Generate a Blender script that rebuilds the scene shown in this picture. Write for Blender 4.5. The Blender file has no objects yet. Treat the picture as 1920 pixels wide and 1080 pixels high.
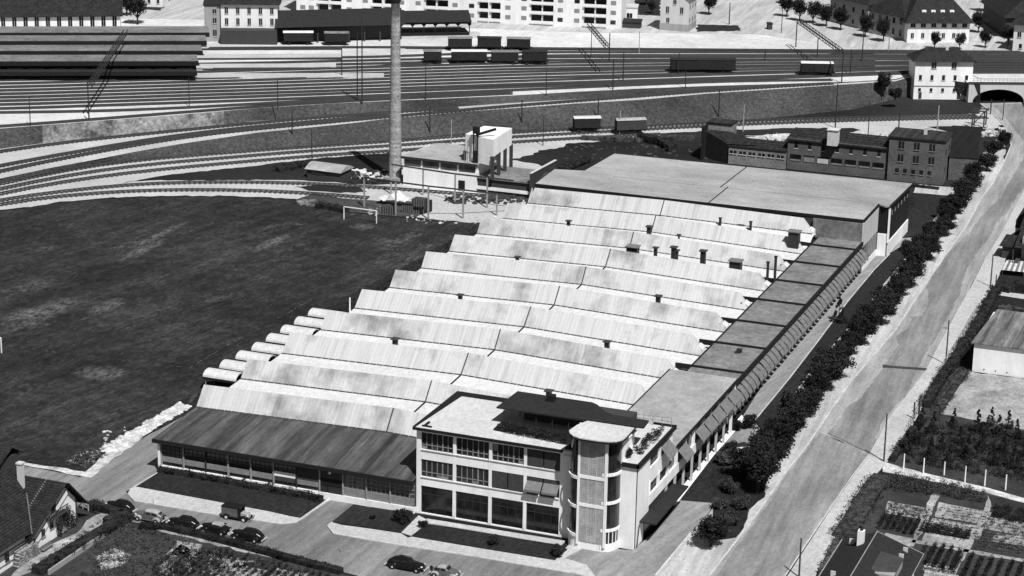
import bpy, bmesh, math, random
from mathutils import Vector, Matrix

random.seed(7)
SC = bpy.context.scene
COL = SC.collection
PI = math.pi

# ------------------------------------------------------------------ camera (calibrated on the factory's edges)
CF, CP, CR, CY, CH = 4158.68, 0.293963632, 0.018159551, -0.366676806, 116.1
_fw = Vector((math.sin(CY) * math.cos(CP), math.cos(CY) * math.cos(CP), -math.sin(CP)))
_rt = Vector((math.cos(CY), -math.sin(CY), 0))
_up = _rt.cross(_fw)
_r2 = _rt * math.cos(CR) + _up * math.sin(CR)
_u2 = -_rt * math.sin(CR) + _up * math.cos(CR)


def ray(x, y):
    return _fw * CF + _r2 * (x - 960) - _u2 * (y - 540)


def G(x, y, z=0.0):
    """where the sight line of a spot in the photograph meets the level z"""
    d = ray(x, y)
    return Vector((0, 0, CH)) + d * ((z - CH) / d.z)


def AtX(x, y, X0):
    d = ray(x, y)
    return Vector((0, 0, CH)) + d * (X0 / d.x)


def AtY(x, y, Y0):
    d = ray(x, y)
    return Vector((0, 0, CH)) + d * (Y0 / d.y)


def proj(p):
    d = Vector(p) - Vector((0, 0, CH))
    return (960 + CF * d.dot(_r2) / d.dot(_fw), 540 - CF * d.dot(_u2) / d.dot(_fw))


cd = bpy.data.cameras.new('camera')
cam = bpy.data.objects.new('camera', cd)
COL.objects.link(cam)
cd.sensor_width = 36
cd.lens = CF / 1920 * 36
cd.clip_start = 1
cd.clip_end = 6000
cam.matrix_world = Matrix(((_r2.x, _u2.x, -_fw.x, 0), (_r2.y, _u2.y, -_fw.y, 0), (_r2.z, _u2.z, -_fw.z, CH), (0, 0, 0, 1)))
SC.camera = cam
SC.view_settings.view_transform = 'Standard'
SC.view_settings.look = 'None'
SC.view_settings.exposure = 0

# ------------------------------------------------------------------ light
SUN_DIR = Vector((0.400, -0.412, 0.822)).normalized()
w = bpy.data.worlds.new('World')
SC.world = w
w.use_nodes = True
nt = w.node_tree
bg = nt.nodes['Background']
sky = nt.nodes.new('ShaderNodeTexSky')
sky.sky_type = 'NISHITA'
sky.sun_disc = False
sky.sun_elevation = math.radians(55)
sky.sun_rotation = math.radians(136)
bw = nt.nodes.new('ShaderNodeRGBToBW')
nt.links.new(sky.outputs[0], bw.inputs[0])
nt.links.new(bw.outputs[0], bg.inputs[0])
bg.inputs[1].default_value = 0.042
sl = bpy.data.lights.new('sun', 'SUN')
sl.energy = 5.0
sl.angle = math.radians(0.5)
sl.color = (1, 1, 1)
so = bpy.data.objects.new('sun', sl)
COL.objects.link(so)
so.rotation_euler = (-SUN_DIR).to_track_quat('-Z', 'Y').to_euler()
so.location = (0, 0, 200)


# ------------------------------------------------------------------ materials
class N:
    def __init__(s, name):
        s.m = bpy.data.materials.new(name)
        s.m.use_nodes = True
        s.t = s.m.node_tree
        s.b = s.t.nodes['Principled BSDF']
        s.b.inputs['Specular IOR Level'].default_value = 0.25
        g = s.t.nodes.new('ShaderNodeNewGeometry')
        s.pos = g.outputs['Position']
        sp = s.t.nodes.new('ShaderNodeSeparateXYZ')
        s.t.links.new(s.pos, sp.inputs[0])
        s.x, s.y, s.z = sp.outputs

    def _in(s, sock, v):
        if hasattr(v, 'is_linked') or isinstance(v, bpy.types.NodeSocket):
            s.t.links.new(v, sock)
        else:
            sock.default_value = v

    def ma(s, op, a, b=0.0, c=None):
        n = s.t.nodes.new('ShaderNodeMath')
        n.operation = op
        s._in(n.inputs[0], a)
        s._in(n.inputs[1], b)
        if c is not None:
            s._in(n.inputs[2], c)
        return n.outputs[0]

    def noise(s, scale, stretch=(1, 1, 1), detail=4, rough=.6, vec=None):
        mp = s.t.nodes.new('ShaderNodeMapping')
        s.t.links.new(vec or s.pos, mp.inputs[0])
        mp.inputs['Scale'].default_value = stretch
        n = s.t.nodes.new('ShaderNodeTexNoise')
        n.inputs['Scale'].default_value = scale
        n.inputs['Detail'].default_value = detail
        n.inputs['Roughness'].default_value = rough
        s.t.links.new(mp.outputs[0], n.inputs['Vector'])
        return n.outputs['Fac']

    def ramp(s, v, a, b, lo, hi):
        n = s.t.nodes.new('ShaderNodeMapRange')
        s._in(n.inputs['Value'], v)
        n.inputs['From Min'].default_value = a
        n.inputs['From Max'].default_value = b
        n.inputs['To Min'].default_value = lo
        n.inputs['To Max'].default_value = hi
        return n.outputs[0]

    def wn(s, v):
        n = s.t.nodes.new('ShaderNodeTexWhiteNoise')
        n.noise_dimensions = '1D'
        s._in(n.inputs['W'], v)
        return n.outputs['Value']

    def out(s, v, rough=.8, bump=None, bd=.1, grain=.2):
        if isinstance(v, bpy.types.NodeSocket) and grain:
            g = s.ramp(s.noise(3.2, detail=3, rough=.8), .3, .7, 1 - grain * .8, 1 + grain * .8)
            v = s.ma('MULTIPLY', v, g)
            if grain >= .2:
                g2 = s.ramp(s.noise(.95, (1.9, .8, 1.9), 5, .8), .36, .64, .87 if grain < .3 else .62, 1.13 if grain < .3 else 1.42)
                v = s.ma('MULTIPLY', v, g2)
        s.t.links.new(v, s.b.inputs['Base Color']) if isinstance(v, bpy.types.NodeSocket) else None
        s.b.inputs['Roughness'].default_value = rough
        if bump is not None:
            bn = s.t.nodes.new('ShaderNodeBump')
            bn.inputs['Strength'].default_value = 1
            bn.inputs['Distance'].default_value = bd
            s.t.links.new(bump, bn.inputs['Height'])
            s.t.links.new(bn.outputs[0], s.b.inputs['Normal'])
        return s.m


def mat(name, v, var=.25, big=.06, small=.9, rough=.85, stretch=(1, 1, 1), bump=0.0):
    n = N(name)
    a = n.ramp(n.noise(big, stretch), .3, .7, 1 - var, 1 + var)
    b = n.ramp(n.noise(small, stretch, 5, .7), .3, .7, 1 - var * .8, 1 + var * .8)
    c = n.ma('MULTIPLY', n.ma('MULTIPLY', a, b), v)
    return n.out(c, rough, b if bump else None, bump)


def m_grass(name, v, streak=0.0, ang=0.0, lo=.45, hi=1.9, patch=0.0):
    n = N(name)
    a = n.ramp(n.noise(.035, detail=6), .3, .72, lo, hi)
    b = n.ramp(n.noise(1.4, detail=6, rough=.8), .28, .75, .35, 1.9)
    c = n.ma('MULTIPLY', a, b)
    if streak:
        mp = n.t.nodes.new('ShaderNodeMapping')
        n.t.links.new(n.pos, mp.inputs[0])
        mp.inputs['Rotation'].default_value = (0, 0, ang)
        s2 = n.ramp(n.noise(.5, (.06, 1, 1), 5, .7, mp.outputs[0]), .4, .7, 1 - streak, 1 + streak * 1.4)
        c = n.ma('MULTIPLY', c, s2)
    c = n.ma('MULTIPLY', c, v)
    if patch:
        p = n.ramp(n.noise(.05, (1, 1, 1), 7, .75), .62, .74, 0, patch)
        c = n.ma('ADD', c, n.ma('MULTIPLY', p, n.ramp(n.noise(1.1, detail=4), .4, .65, 0, 1)))
    return n.out(c, .95, b, .25, grain=.3)


FIELD_ANG = math.radians(-76)


def m_mixed(name, a, b):
    n = N(name)
    t = n.ramp(n.noise(.13, detail=8, rough=.75), .42, .58, a, b)
    h = n.ramp(n.noise(.9, detail=4), .3, .7, .7, 1.3)
    return n.out(n.ma('MULTIPLY', t, h), .95, grain=.3)


def m_field(name):
    n = N(name)
    mp = n.t.nodes.new('ShaderNodeMapping')
    n.t.links.new(n.pos, mp.inputs[0])
    mp.inputs['Rotation'].default_value = (0, 0, FIELD_ANG)
    st = n.noise(.14, (.16, 1, 1), 8, .75, mp.outputs[0])
    st2 = n.noise(.9, (.05, 1, 1), 4, .7, mp.outputs[0])
    cl = n.noise(.035, detail=6, rough=.65)
    hf = n.noise(.6, (2.0, .85, 1), 8, .85)
    mf = n.noise(.28, detail=6, rough=.7)
    a = n.ma('MULTIPLY', n.ramp(st, .36, .7, .6, 1.7), n.ramp(st2, .4, .68, .85, 1.35))
    a = n.ma('MULTIPLY', a, n.ramp(cl, .35, .65, .6, 1.35))
    a = n.ma('MULTIPLY', a, n.ramp(mf, .3, .7, .6, 1.5))
    a = n.ma('MULTIPLY', a, n.ramp(hf, .36, .64, .3, 2.0))
    a = n.ma('MULTIPLY', a, .020)
    wp = n.ma('MULTIPLY', n.ramp(n.noise(.06, (.5, 1, 1), 7, .72, mp.outputs[0]), .56, .68, 0, 1), n.ramp(hf, .46, .62, 0, 1))
    a = n.ma('ADD', a, n.ma('MULTIPLY', wp, .15))
    # the worn middle of the pitch and the goalmouth
    for (cx, cy, rx, ry) in WORN:
        dx = n.ma('DIVIDE', n.ma('SUBTRACT', n.x, cx), rx)
        dy = n.ma('DIVIDE', n.ma('SUBTRACT', n.y, cy), ry)
        d = n.ma('ADD', n.ma('MULTIPLY', dx, dx), n.ma('MULTIPLY', dy, dy))
        d = n.ma('ADD', d, n.ma('MULTIPLY', mf, 1.6))
        a = n.ma('ADD', a, n.ma('MULTIPLY', n.ramp(d, .5, 1.7, 1, 0), n.ma('MULTIPLY', n.ramp(hf, .42, .6, 0, 1), .16)))
    sp = n.ramp(n.noise(1.9, detail=2, rough=.5), .71, .76, 0, .12)
    return n.out(n.ma('ADD', a, sp), .95, hf, .2, grain=.3)


WORN = [(G(x, y).x, G(x, y).y, rx, ry) for x, y, rx, ry in [(95, 580, 4, 9), (40, 590, 3, 5), (200, 575, 2.5, 6), (190, 700, 5, 4), (265, 470, 2, 10), (510, 455, 2, 8), (300, 440, 1.5, 12), (680, 425, 3, 3)]]


def m_roofmetal(name, v, stainv=.35, strip=.62, **k):
    """pale roof sheets, upright seams every strip metres, dark weather stains running down the slope"""
    n = N(name)
    fx = n.ma('DIVIDE', n.x, strip)
    cell = n.wn(n.ma('FLOOR', fx))
    fr = n.ma('FRACT', fx)
    seam = n.ma('GREATER_THAN', fr, .06)
    seam = n.ma('MULTIPLY_ADD', seam, .3, .7)
    sh = n.ramp(cell, 0, 1, .93, 1.03)
    st = n.ramp(n.noise(.14, (1, .5, 1), 6, .62), .50, .70, 1.02, 1 - stainv)
    st2 = n.ramp(n.noise(1.3, (1, .06, .06), 4, .7), .5, .75, 1, 1 - stainv * .5)
    fin = n.ramp(n.noise(4.0, detail=3), .3, .7, .95, 1.05)
    c = n.ma('MULTIPLY', n.ma('MULTIPLY', seam, sh), n.ma('MULTIPLY', st, st2))
    c = n.ma('MULTIPLY', n.ma('MULTIPLY', c, fin), v)
    return n.out(c, .7, grain=.07)


def m_darkroof(name, v, strip=1.15):
    n = N(name)
    fx = n.ma('DIVIDE', n.x, strip)
    cell = n.wn(n.ma('FLOOR', fx))
    fr = n.ma('FRACT', fx)
    seam = n.ma('MULTIPLY_ADD', n.ma('GREATER_THAN', fr, .06), .35, .65)
    sh = n.ramp(cell, 0, 1, .75, 1.3)
    wide = n.ramp(n.noise(.45, (1, .04, .04), 5, .75), .36, .66, .45, 1.9)
    wv = n.ramp(n.noise(.9, (1, .25, 1), 5, .75), .3, .7, .65, 1.35)
    c = n.ma('MULTIPLY', n.ma('MULTIPLY', seam, sh), n.ma('MULTIPLY', wv, wide))
    return n.out(n.ma('MULTIPLY', c, v), .8)


def m_tile(name, v, axis='x', row=.34, cross=.3):
    n = N(name)
    z = n.ma('FRACT', n.ma('DIVIDE', n.z, row * .62))
    c = n.ramp(z, 0, 1, .45, 1.7)
    k = n.wn(n.ma('ADD', n.ma('FLOOR', n.ma('DIVIDE', n.y if axis == 'y' else n.x, cross)),
                  n.ma('MULTIPLY', n.ma('FLOOR', n.ma('DIVIDE', n.z, row * .62)), 57.3)))
    k = n.ramp(k, 0, 1, .6, 1.5)
    b = n.ramp(n.noise(.5), .3, .7, .7, 1.3)
    return n.out(n.ma('MULTIPLY', n.ma('MULTIPLY', c, k), n.ma('MULTIPLY', b, v)), .85)


def m_brick(name, v):
    n = N(name)
    z = n.ma('MULTIPLY_ADD', n.ma('GREATER_THAN', n.ma('FRACT', n.ma('DIVIDE', n.z, .3)), .2), .3, .75)
    b = n.ramp(n.noise(.25, detail=5), .3, .7, .75, 1.25)
    k = n.ramp(n.noise(3.0, detail=3, rough=.8), .3, .7, .7, 1.35)
    return n.out(n.ma('MULTIPLY', n.ma('MULTIPLY', z, b), n.ma('MULTIPLY', k, v)), .9)


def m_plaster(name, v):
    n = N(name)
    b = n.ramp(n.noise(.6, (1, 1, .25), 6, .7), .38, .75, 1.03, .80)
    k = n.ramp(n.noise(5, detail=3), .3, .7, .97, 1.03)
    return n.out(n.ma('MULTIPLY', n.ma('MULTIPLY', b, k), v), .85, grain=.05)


def m_glass(name, v=.012, r=.12):
    n = N(name)
    k = n.ramp(n.noise(.55, detail=3), .35, .7, .6, 2.2)
    n.b.inputs['Specular IOR Level'].default_value = .5
    return n.out(n.ma('MULTIPLY', k, v), r)


def m_lattice(name, v):
    n = N(name)
    fx = n.ma('GREATER_THAN', n.ma('FRACT', n.ma('DIVIDE', n.x, .372)), .25)
    fz = n.ma('GREATER_THAN', n.ma('FRACT', n.ma('DIVIDE', n.z, .36)), .25)
    c = n.ma('MULTIPLY_ADD', n.ma('MULTIPLY', fx, fz), .2, .82)
    k = n.ramp(n.noise(.7, detail=4), .3, .7, .8, 1.2)
    return n.out(n.ma('MULTIPLY', n.ma('MULTIPLY', c, k), v), .8)


def m_leaf(name, v):
    n = N(name)
    oi = n.t.nodes.new('ShaderNodeObjectInfo')
    n.b.inputs['Specular IOR Level'].default_value = .05
    k = n.ramp(n.noise(.9, detail=4, rough=.7), .3, .72, .3, 3.0)
    k2 = n.ramp(n.noise(5, detail=2), .3, .7, .6, 1.5)
    r = n.ramp(oi.outputs['Random'], 0, 1, .8, 1.25)
    c = n.ma('MULTIPLY', n.ma('MULTIPLY', k, k2), n.ma('MULTIPLY', r, v))
    return n.out(c, .8)


def m_plain(name, v, rough=.6, var=.12):
    n = N(name)
    k = n.ramp(n.noise(1.7, detail=4), .3, .7, 1 - var, 1 + var)
    return n.out(n.ma('MULTIPLY', k, v), rough)


def m_road(name, v, ang, lo=.75, hi=1.3):
    n = N(name)
    mp = n.t.nodes.new('ShaderNodeMapping')
    n.t.links.new(n.pos, mp.inputs[0])
    mp.inputs['Rotation'].default_value = (0, 0, ang)
    a = n.ramp(n.noise(.16, (1, .22, 1), 7, .68, mp.outputs[0]), .32, .7, lo * .9, hi * 1.1)
    b = n.ramp(n.noise(.8, (1, .06, 1), 5, .7, mp.outputs[0]), .35, .65, .80, 1.2)
    c = n.ramp(n.noise(3.5, detail=3, rough=.8), .3, .7, .88, 1.12)
    return n.out(n.ma('MULTIPLY', n.ma('MULTIPLY', a, b), n.ma('MULTIPLY', c, v)), .92)


M = dict(
    ground=m_grass('ground_grass', .019, patch=.13),
    field=m_field('sports_grass'),
    lawn=m_grass('lawn', .028, lo=.7, hi=1.35),
    bank=m_grass('bank_grass', .066, lo=.45, hi=1.8, patch=.16),
    bankpale=m_mixed('bank_pale_earth', .045, .24),
    gravel=mat('pale_gravel', .46, .16, .06, 1.2, .95),
    yardgravel=mat('yard_ballast', .58, .2, .04, .5, .95),
    plaza=m_road('plaza_gravel', .44, -.08, .85, 1.12),
    concrete=mat('pavement_concrete', .46, .12, .1, 1.6, .9),
    apron=m_road('apron_asphalt', .24, .2),
    street=m_road('street_asphalt', .19, 0.0),
    roadpale=m_road('road_pale', .31, -.08, .85, 1.15),
    asphalt=m_road('road_asphalt', .225, -.08),
    patch=m_road('road_patch', .20, -.08),
    kerb=mat('kerb_stone', .55, .2, .3, 2, .9),
    joint=m_plain('dark_joint', .05, .9),
    soil=mat('garden_soil', .04, .5, .15, 1.5),
    soilpale=mat('garden_soil_pale', .3, .45, .2, 1.4),
    bed=m_plain('track_bed', .030, .95, .35),
    sleeper=m_plain('sleepers', .045, .9),
    rail=m_plain('rails', .06, .5),
    white=m_plaster('white_plaster', .88),
    townwhite=m_plaster('town_plaster', .78),
    offwhite=m_plaster('grey_white_plaster', .55),
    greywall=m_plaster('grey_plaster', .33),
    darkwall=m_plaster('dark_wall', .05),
    roof=m_roofmetal('pale_roof_sheet', .52, .6),
    strip=mat('pale_roof_strip', .62, .07, .12, 1.0, .8),
    halroof=mat('grey_roof_felt', .35, .22, .07, .35, .85, (.45, 1, 1)),
    galroof=mat('gallery_roof_felt', .185, .28, .2, .8, .85),
    wingroof=mat('wing_roof_felt', .335, .2, .13, .5, .85),
    offroof=mat('office_roof_gravel', .56, .07, .15, 1.2, .9),
    darkroof=m_darkroof('dark_shed_roof', .062),
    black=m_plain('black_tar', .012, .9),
    felt=m_plain('dark_felt', .022, .9, .25),
    glass=m_glass('dark_glass'),
    glassg=m_glass('grey_glass', .05, .25),
    lattice=m_lattice('lattice_blocks', .36),
    blind=m_plain('dark_blind', .05, .9),
    blindpale=m_plain('pale_blind', .22, .9),
    awning=m_plain('awning_cloth', .17, .9),
    canopy=mat('platform_canopy', .17, .3, .1, .8),
    steel=m_plain('painted_steel', .3, .6),
    darksteel=m_plain('dark_steel', .03, .6),
    wood=m_plain('dark_timber', .05, .85),
    palewood=m_plain('pale_timber', .35, .85),
    brick=m_brick('brick', .105),
    brickpale=m_brick('pale_brick', .2),
    tile=m_tile('roof_tiles', .015),
    tiley=m_tile('roof_tiles_side', .015, 'y'),
    slate=m_tile('dark_slates', .017),
    stackbrick=m_brick('chimney_brick', .36),
    leaf=m_leaf('leaves', .015),
    leafmid=m_leaf('leaves_mid', .034),
    leafpale=m_leaf('leaves_pale', .12),
    crop=m_leaf('crop_leaves', .045),
    croppale=m_leaf('pale_crop_leaves', .24),
    bark=m_plain('bark', .035, .95),
    carblack=m_plain('black_car_paint', .010, .18),
    cargrey=m_plain('grey_car_paint', .10, .25),
    carpale=m_plain('pale_car_paint', .34, .25),
    tyre=m_plain('tyre', .012, .9),
    chrome=m_plain('chrome', .62, .2),
    wagon=m_plain('wagon_boards', .018, .85),
    chalk=mat('worn_chalk', .11, .5, .5, 2),
    canvas=mat('canvas', .62, .25, .5, 1.5),
    rubble=mat('pale_rubble', .5, .45, .5, 1.8, .95),
)
M['glass'].node_tree.nodes['Principled BSDF'].inputs['Roughness'].default_value = .15


# ------------------------------------------------------------------ mesh builder
class MB:
    def __init__(s):
        s.v, s.f, s.mi = [], [], []
        s.k = 0
        s.T = None

    def add(s, pts, faces):
        b = len(s.v)
        for p in pts:
            p = Vector(p)
            s.v.append(s.T @ p if s.T else p)
        for f in faces:
            s.f.append([b + i for i in f])
            s.mi.append(s.k)
        return s

    def box(s, x0, x1, y0, y1, z0, z1):
        return s.add([(x0, y0, z0), (x1, y0, z0), (x1, y1, z0), (x0, y1, z0), (x0, y0, z1), (x1, y0, z1), (x1, y1, z1), (x0, y1, z1)],
                     [(3, 2, 1, 0), (4, 5, 6, 7), (0, 1, 5, 4), (1, 2, 6, 5), (2, 3, 7, 6), (3, 0, 4, 7)])

    def quad(s, *p):
        return s.add(p, [tuple(range(len(p)))])

    def prism(s, poly, z0, z1):
        n = len(poly)
        a = sum(poly[i][0] * poly[(i + 1) % n][1] - poly[(i + 1) % n][0] * poly[i][1] for i in range(n))
        if a < 0:
            poly = poly[::-1]
        z0f = z0 if callable(z0) else (lambda x, y: z0)
        z1f = z1 if callable(z1) else (lambda x, y: z1)
        return s.add([(p[0], p[1], z0f(p[0], p[1])) for p in poly] + [(p[0], p[1], z1f(p[0], p[1])) for p in poly],
                     [tuple(range(n))[::-1], tuple(range(n, 2 * n))] + [(i, (i + 1) % n, n + (i + 1) % n, n + i) for i in range(n)])

    def extr(s, poly, axis, a, b):
        """poly: profile of 2D points, extruded along axis 'x' (profile y,z) or 'y' (profile x,z)"""
        n = len(poly)
        if axis == 'x':
            P = [(a, p[0], p[1]) for p in poly] + [(b, p[0], p[1]) for p in poly]
        else:
            P = [(p[0], a, p[1]) for p in poly] + [(p[0], b, p[1]) for p in poly]
        return s.add(P, [tuple(range(n)), tuple(range(n, 2 * n))[::-1]] + [(i, n + i, n + (i + 1) % n, (i + 1) % n) for i in range(n)])

    def tube(s, p0, p1, r0, r1=None, n=6, caps=True):
        r1 = r0 if r1 is None else r1
        p0, p1 = Vector(p0), Vector(p1)
        d = (p1 - p0).normalized()
        u = d.orthogonal().normalized()
        v = d.cross(u)
        P = []
        for p, r in ((p0, r0), (p1, r1)):
            for i in range(n):
                a = 2 * PI * i / n
                P.append(p + (u * math.cos(a) + v * math.sin(a)) * r)
        F = [(i, (i + 1) % n, n + (i + 1) % n, n + i) for i in range(n)]
        if caps:
            F += [tuple(range(n))[::-1], tuple(range(n, 2 * n))]
        return s.add(P, F)

    def bar(s, p0, p1, w, h):
        p0, p1 = Vector(p0), Vector(p1)
        d = (p1 - p0).normalized()
        side = d.cross(Vector((0, 0, 1)))
        if side.length < .01:
            side = Vector((1, 0, 0))
        side.normalize()
        up = side.cross(d)
        P = []
        for p in (p0, p1):
            for a, b in ((-1, -1), (1, -1), (1, 1), (-1, 1)):
                P.append(p + side * a * w / 2 + up * b * h / 2)
        return s.add(P, [(3, 2, 1, 0), (4, 5, 6, 7), (0, 1, 5, 4), (1, 2, 6, 5), (2, 3, 7, 6), (3, 0, 4, 7)])

    def strip(s, A, B):
        n = len(A)
        return s.add(list(A) + list(B), [(i, i + 1, n + i + 1, n + i) for i in range(n - 1)])

    def ball(s, c, r, seg=8, rings=6, sq=(1, 1, 1)):
        c = Vector(c)
        P = [c + Vector((0, 0, r * sq[2]))]
        for j in range(1, rings):
            t = PI * j / rings
            for i in range(seg):
                a = 2 * PI * i / seg
                P.append(c + Vector((r * sq[0] * math.sin(t) * math.cos(a), r * sq[1] * math.sin(t) * math.sin(a), r * sq[2] * math.cos(t))))
        P.append(c - Vector((0, 0, r * sq[2])))
        F = [(0, 1 + i, 1 + (i + 1) % seg) for i in range(seg)]
        for j in range(rings - 2):
            o = 1 + j * seg
            F += [(o + i, o + seg + i, o + seg + (i + 1) % seg, o + (i + 1) % seg) for i in range(seg)]
        o = 1 + (rings - 2) * seg
        F += [(len(P) - 1, o + (i + 1) % seg, o + i) for i in range(seg)]
        return s.add(P, F)

    def leaves(s, c, r, n, size, sq=1.0, rnd=random, shell=.35):
        """n small leaf faces spread through a ball"""
        c = Vector(c)
        for _ in range(n):
            d = Vector((rnd.gauss(0, 1), rnd.gauss(0, 1), rnd.gauss(0, 1))).normalized()
            q = r * (rnd.random() ** shell)
            p = c + Vector((d.x * q, d.y * q, d.z * q * sq))
            a = Vector((rnd.gauss(0, 1), rnd.gauss(0, 1), rnd.gauss(0, .6))).normalized() * size * rnd.uniform(.6, 1.3)
            b = a.orthogonal().normalized()
            b.rotate(Matrix.Rotation(rnd.uniform(0, 6.28), 3, a.normalized()))
            b *= size * rnd.uniform(.5, 1)
            s.add([p - a, p - b * .8, p + a, p + b * .8], [(0, 1, 2, 3)])
        return s

    def build(s, name, mats, parent=None, smooth=False, local=False):
        me = bpy.data.meshes.new(name)
        off = Vector((0, 0, 0))
        if parent is not None and not local:
            q = parent
            while q is not None:
                off += q.location
                q = q.parent
        me.from_pydata([tuple(p - off) for p in s.v], [], s.f)
        for m in (mats if isinstance(mats, (list, tuple)) else [mats]):
            me.materials.append(m)
        if len(set(s.mi)) > 1:
            me.polygons.foreach_set('material_index', s.mi)
        if smooth:
            me.polygons.foreach_set('use_smooth', [True] * len(me.polygons))
        bm = bmesh.new()
        bm.from_mesh(me)
        bmesh.ops.recalc_face_normals(bm, faces=bm.faces)
        bm.to_mesh(me)
        bm.free()
        me.update()
        o = bpy.data.objects.new(name, me)
        COL.objects.link(o)
        if parent is not None:
            o.parent = parent
        return o


def tag(o, label=None, cat=None, group=None, kind=None):
    if label:
        o['label'] = label
    if cat:
        o['category'] = cat
    if group:
        o['group'] = group
    if kind:
        o['kind'] = kind
    return o


def thing(name, label, cat, loc=(0, 0, 0), group=None, rotz=0.0):
    o = bpy.data.objects.new(name, None)
    o.empty_display_size = .5
    COL.objects.link(o)
    o.location = loc
    o.rotation_euler = (0, 0, rotz)
    return tag(o, label, cat, group)


def copy_thing(src, label, loc, rotz=0.0, scale=1.0, group=None):
    def rec(o, parent):
        c = o.copy()
        COL.objects.link(c)
        c.parent = parent
        for ch in [q for q in KIDS.get(o.name, [])]:
            rec(ch, c)
        return c
    r = rec(src, None)
    r.location = loc
    r.rotation_euler = (0, 0, rotz)
    r.scale = (scale,) * 3 if not isinstance(scale, tuple) else scale
    r['label'] = label
    if group:
        r['group'] = group
    return r


KIDS = {}


def register(root):
    """remember the children of a prototype before it is copied"""
    def rec(o):
        KIDS[o.name] = [q for q in bpy.data.objects if q.parent == o]
        for q in KIDS[o.name]:
            rec(q)
    rec(root)
    return root


RAG = dict(road_surface=.2, sports_field=.5, siding_verge=.5, sidings_gravel=.5, dirt_path=.35, garden_soil_patch=.35, vegetable_bed=.15, trodden_path=.18, gravel_yard=.5, east_lawn=.2, road_patch=.1,
           rear_drive=.3, brick_works_yard=.5, works_forecourt=.5, shrub_bed=.3, rockery_bed=.4, factory_side_verge=.4, kitchen_garden=.25, yard_lawn=.4, town_lawn=.4, cottage_garden=.15)
RR = random.Random(99)


def sheet(name, pts, z, m, label=None, kind='structure', cat=None, zbase=0.0):
    mb = MB()
    P = [G(p[0], p[1], zbase) for p in pts]
    if name in RAG:
        Q = []
        for a, b in zip(P, P[1:] + P[:1]):
            L = (b - a).length
            n_ = min(60, max(1, int(L / 1.3)))
            for q in range(n_):
                Q.append(a.lerp(b, q / n_) + Vector((RR.uniform(-1, 1), RR.uniform(-1, 1), 0)) * RAG[name] * (1 if q else .3))
        P = Q
    mb.add([(p.x, p.y, zbase + z) for p in P], [tuple(range(len(P)))])
    me_o = mb.build(name, m)
    # make it face up
    if me_o.data.polygons[0].normal.z < 0:
        me_o.data.flip_normals()
    tag(me_o, label, cat, None, kind)
    return me_o


def resample(pts, xs):
    out = []
    for x in xs:
        for i in range(len(pts) - 1):
            a, b = pts[i], pts[i + 1]
            if a[0] <= x <= b[0] or i == len(pts) - 2 or (i == 0 and x < a[0]):
                t = (x - a[0]) / (b[0] - a[0])
                out.append((x, a[1] + (b[1] - a[1]) * t))
                break
    return out


ORD = ['first', 'second', 'third', 'fourth', 'fifth', 'sixth', 'seventh', 'eighth', 'ninth', 'tenth', 'eleventh', 'twelfth',
       'thirteenth', 'fourteenth', 'fifteenth', 'sixteenth', 'seventeenth', 'eighteenth', 'nineteenth', 'twentieth',
       'twenty-first', 'twenty-second', 'twenty-third', 'twenty-fourth', 'twenty-fifth', 'twenty-sixth', 'twenty-seventh', 'twenty-eighth', 'twenty-ninth', 'thirtieth']
# ================================================================== GROUND
base = MB()
base.add([(-3000, -1500, -.06), (3000, -1500, -.06), (3000, 4000, -.06), (-3000, 4000, -.06)], [(0, 1, 2, 3)])
tag(base.build('ground', M['ground']), kind='structure')

XS = list(range(-300, 1841, 20))
TOE = [(-300, 410), (0, 342), (130, 318), (200, 306), (340, 290), (480, 279), (600, 271), (730, 262), (870, 251), (960, 245), (1070, 240), (1200, 234),
       (1327, 228), (1440, 222), (1600, 205), (1690, 184), (1712, 178), (1838, 178), (1841, 186)]
RNEAR = [(-300, 385), (0, 336), (87, 316), (175, 300), (250, 285), (337, 270), (480, 249), (570, 240), (650, 232), (730, 222), (800, 216), (860, 210), (960, 203),
         (1080, 194), (1200, 187), (1320, 176), (1440, 168), (1560, 160), (1680, 152), (1710, 143), (1815, 142), (1840, 150)]
RFAR = [(-300, 296), (0, 279), (85, 268), (270, 249), (400, 236), (480, 227), (620, 216), (730, 208), (860, 200), (960, 193), (1080, 186), (1200, 178), (1300, 171),
        (1440, 163), (1560, 157), (1680, 150), (1710, 141), (1815, 140), (1840, 149)]
CREST = [(-300, 262), (0, 241), (165, 228), (350, 214), (480, 203), (620, 194), (730, 189), (800, 186), (960, 179), (1080, 172), (1200, 166), (1330, 161),
         (1440, 158), (1600, 153), (1680, 148), (1710, 139), (1815, 138), (1840, 148)]


def zr(x):
    pts = [(-300, .3), (0, .7), (480, 2.4), (730, 3.4), (1000, 4.2), (1320, 4.9), (1900, 4.9)]
    for a, b in zip(pts, pts[1:]):
        if a[0] <= x <= b[0]:
            return a[1] + (b[1] - a[1]) * (x - a[0]) / (b[0] - a[0])
    return .3


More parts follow.
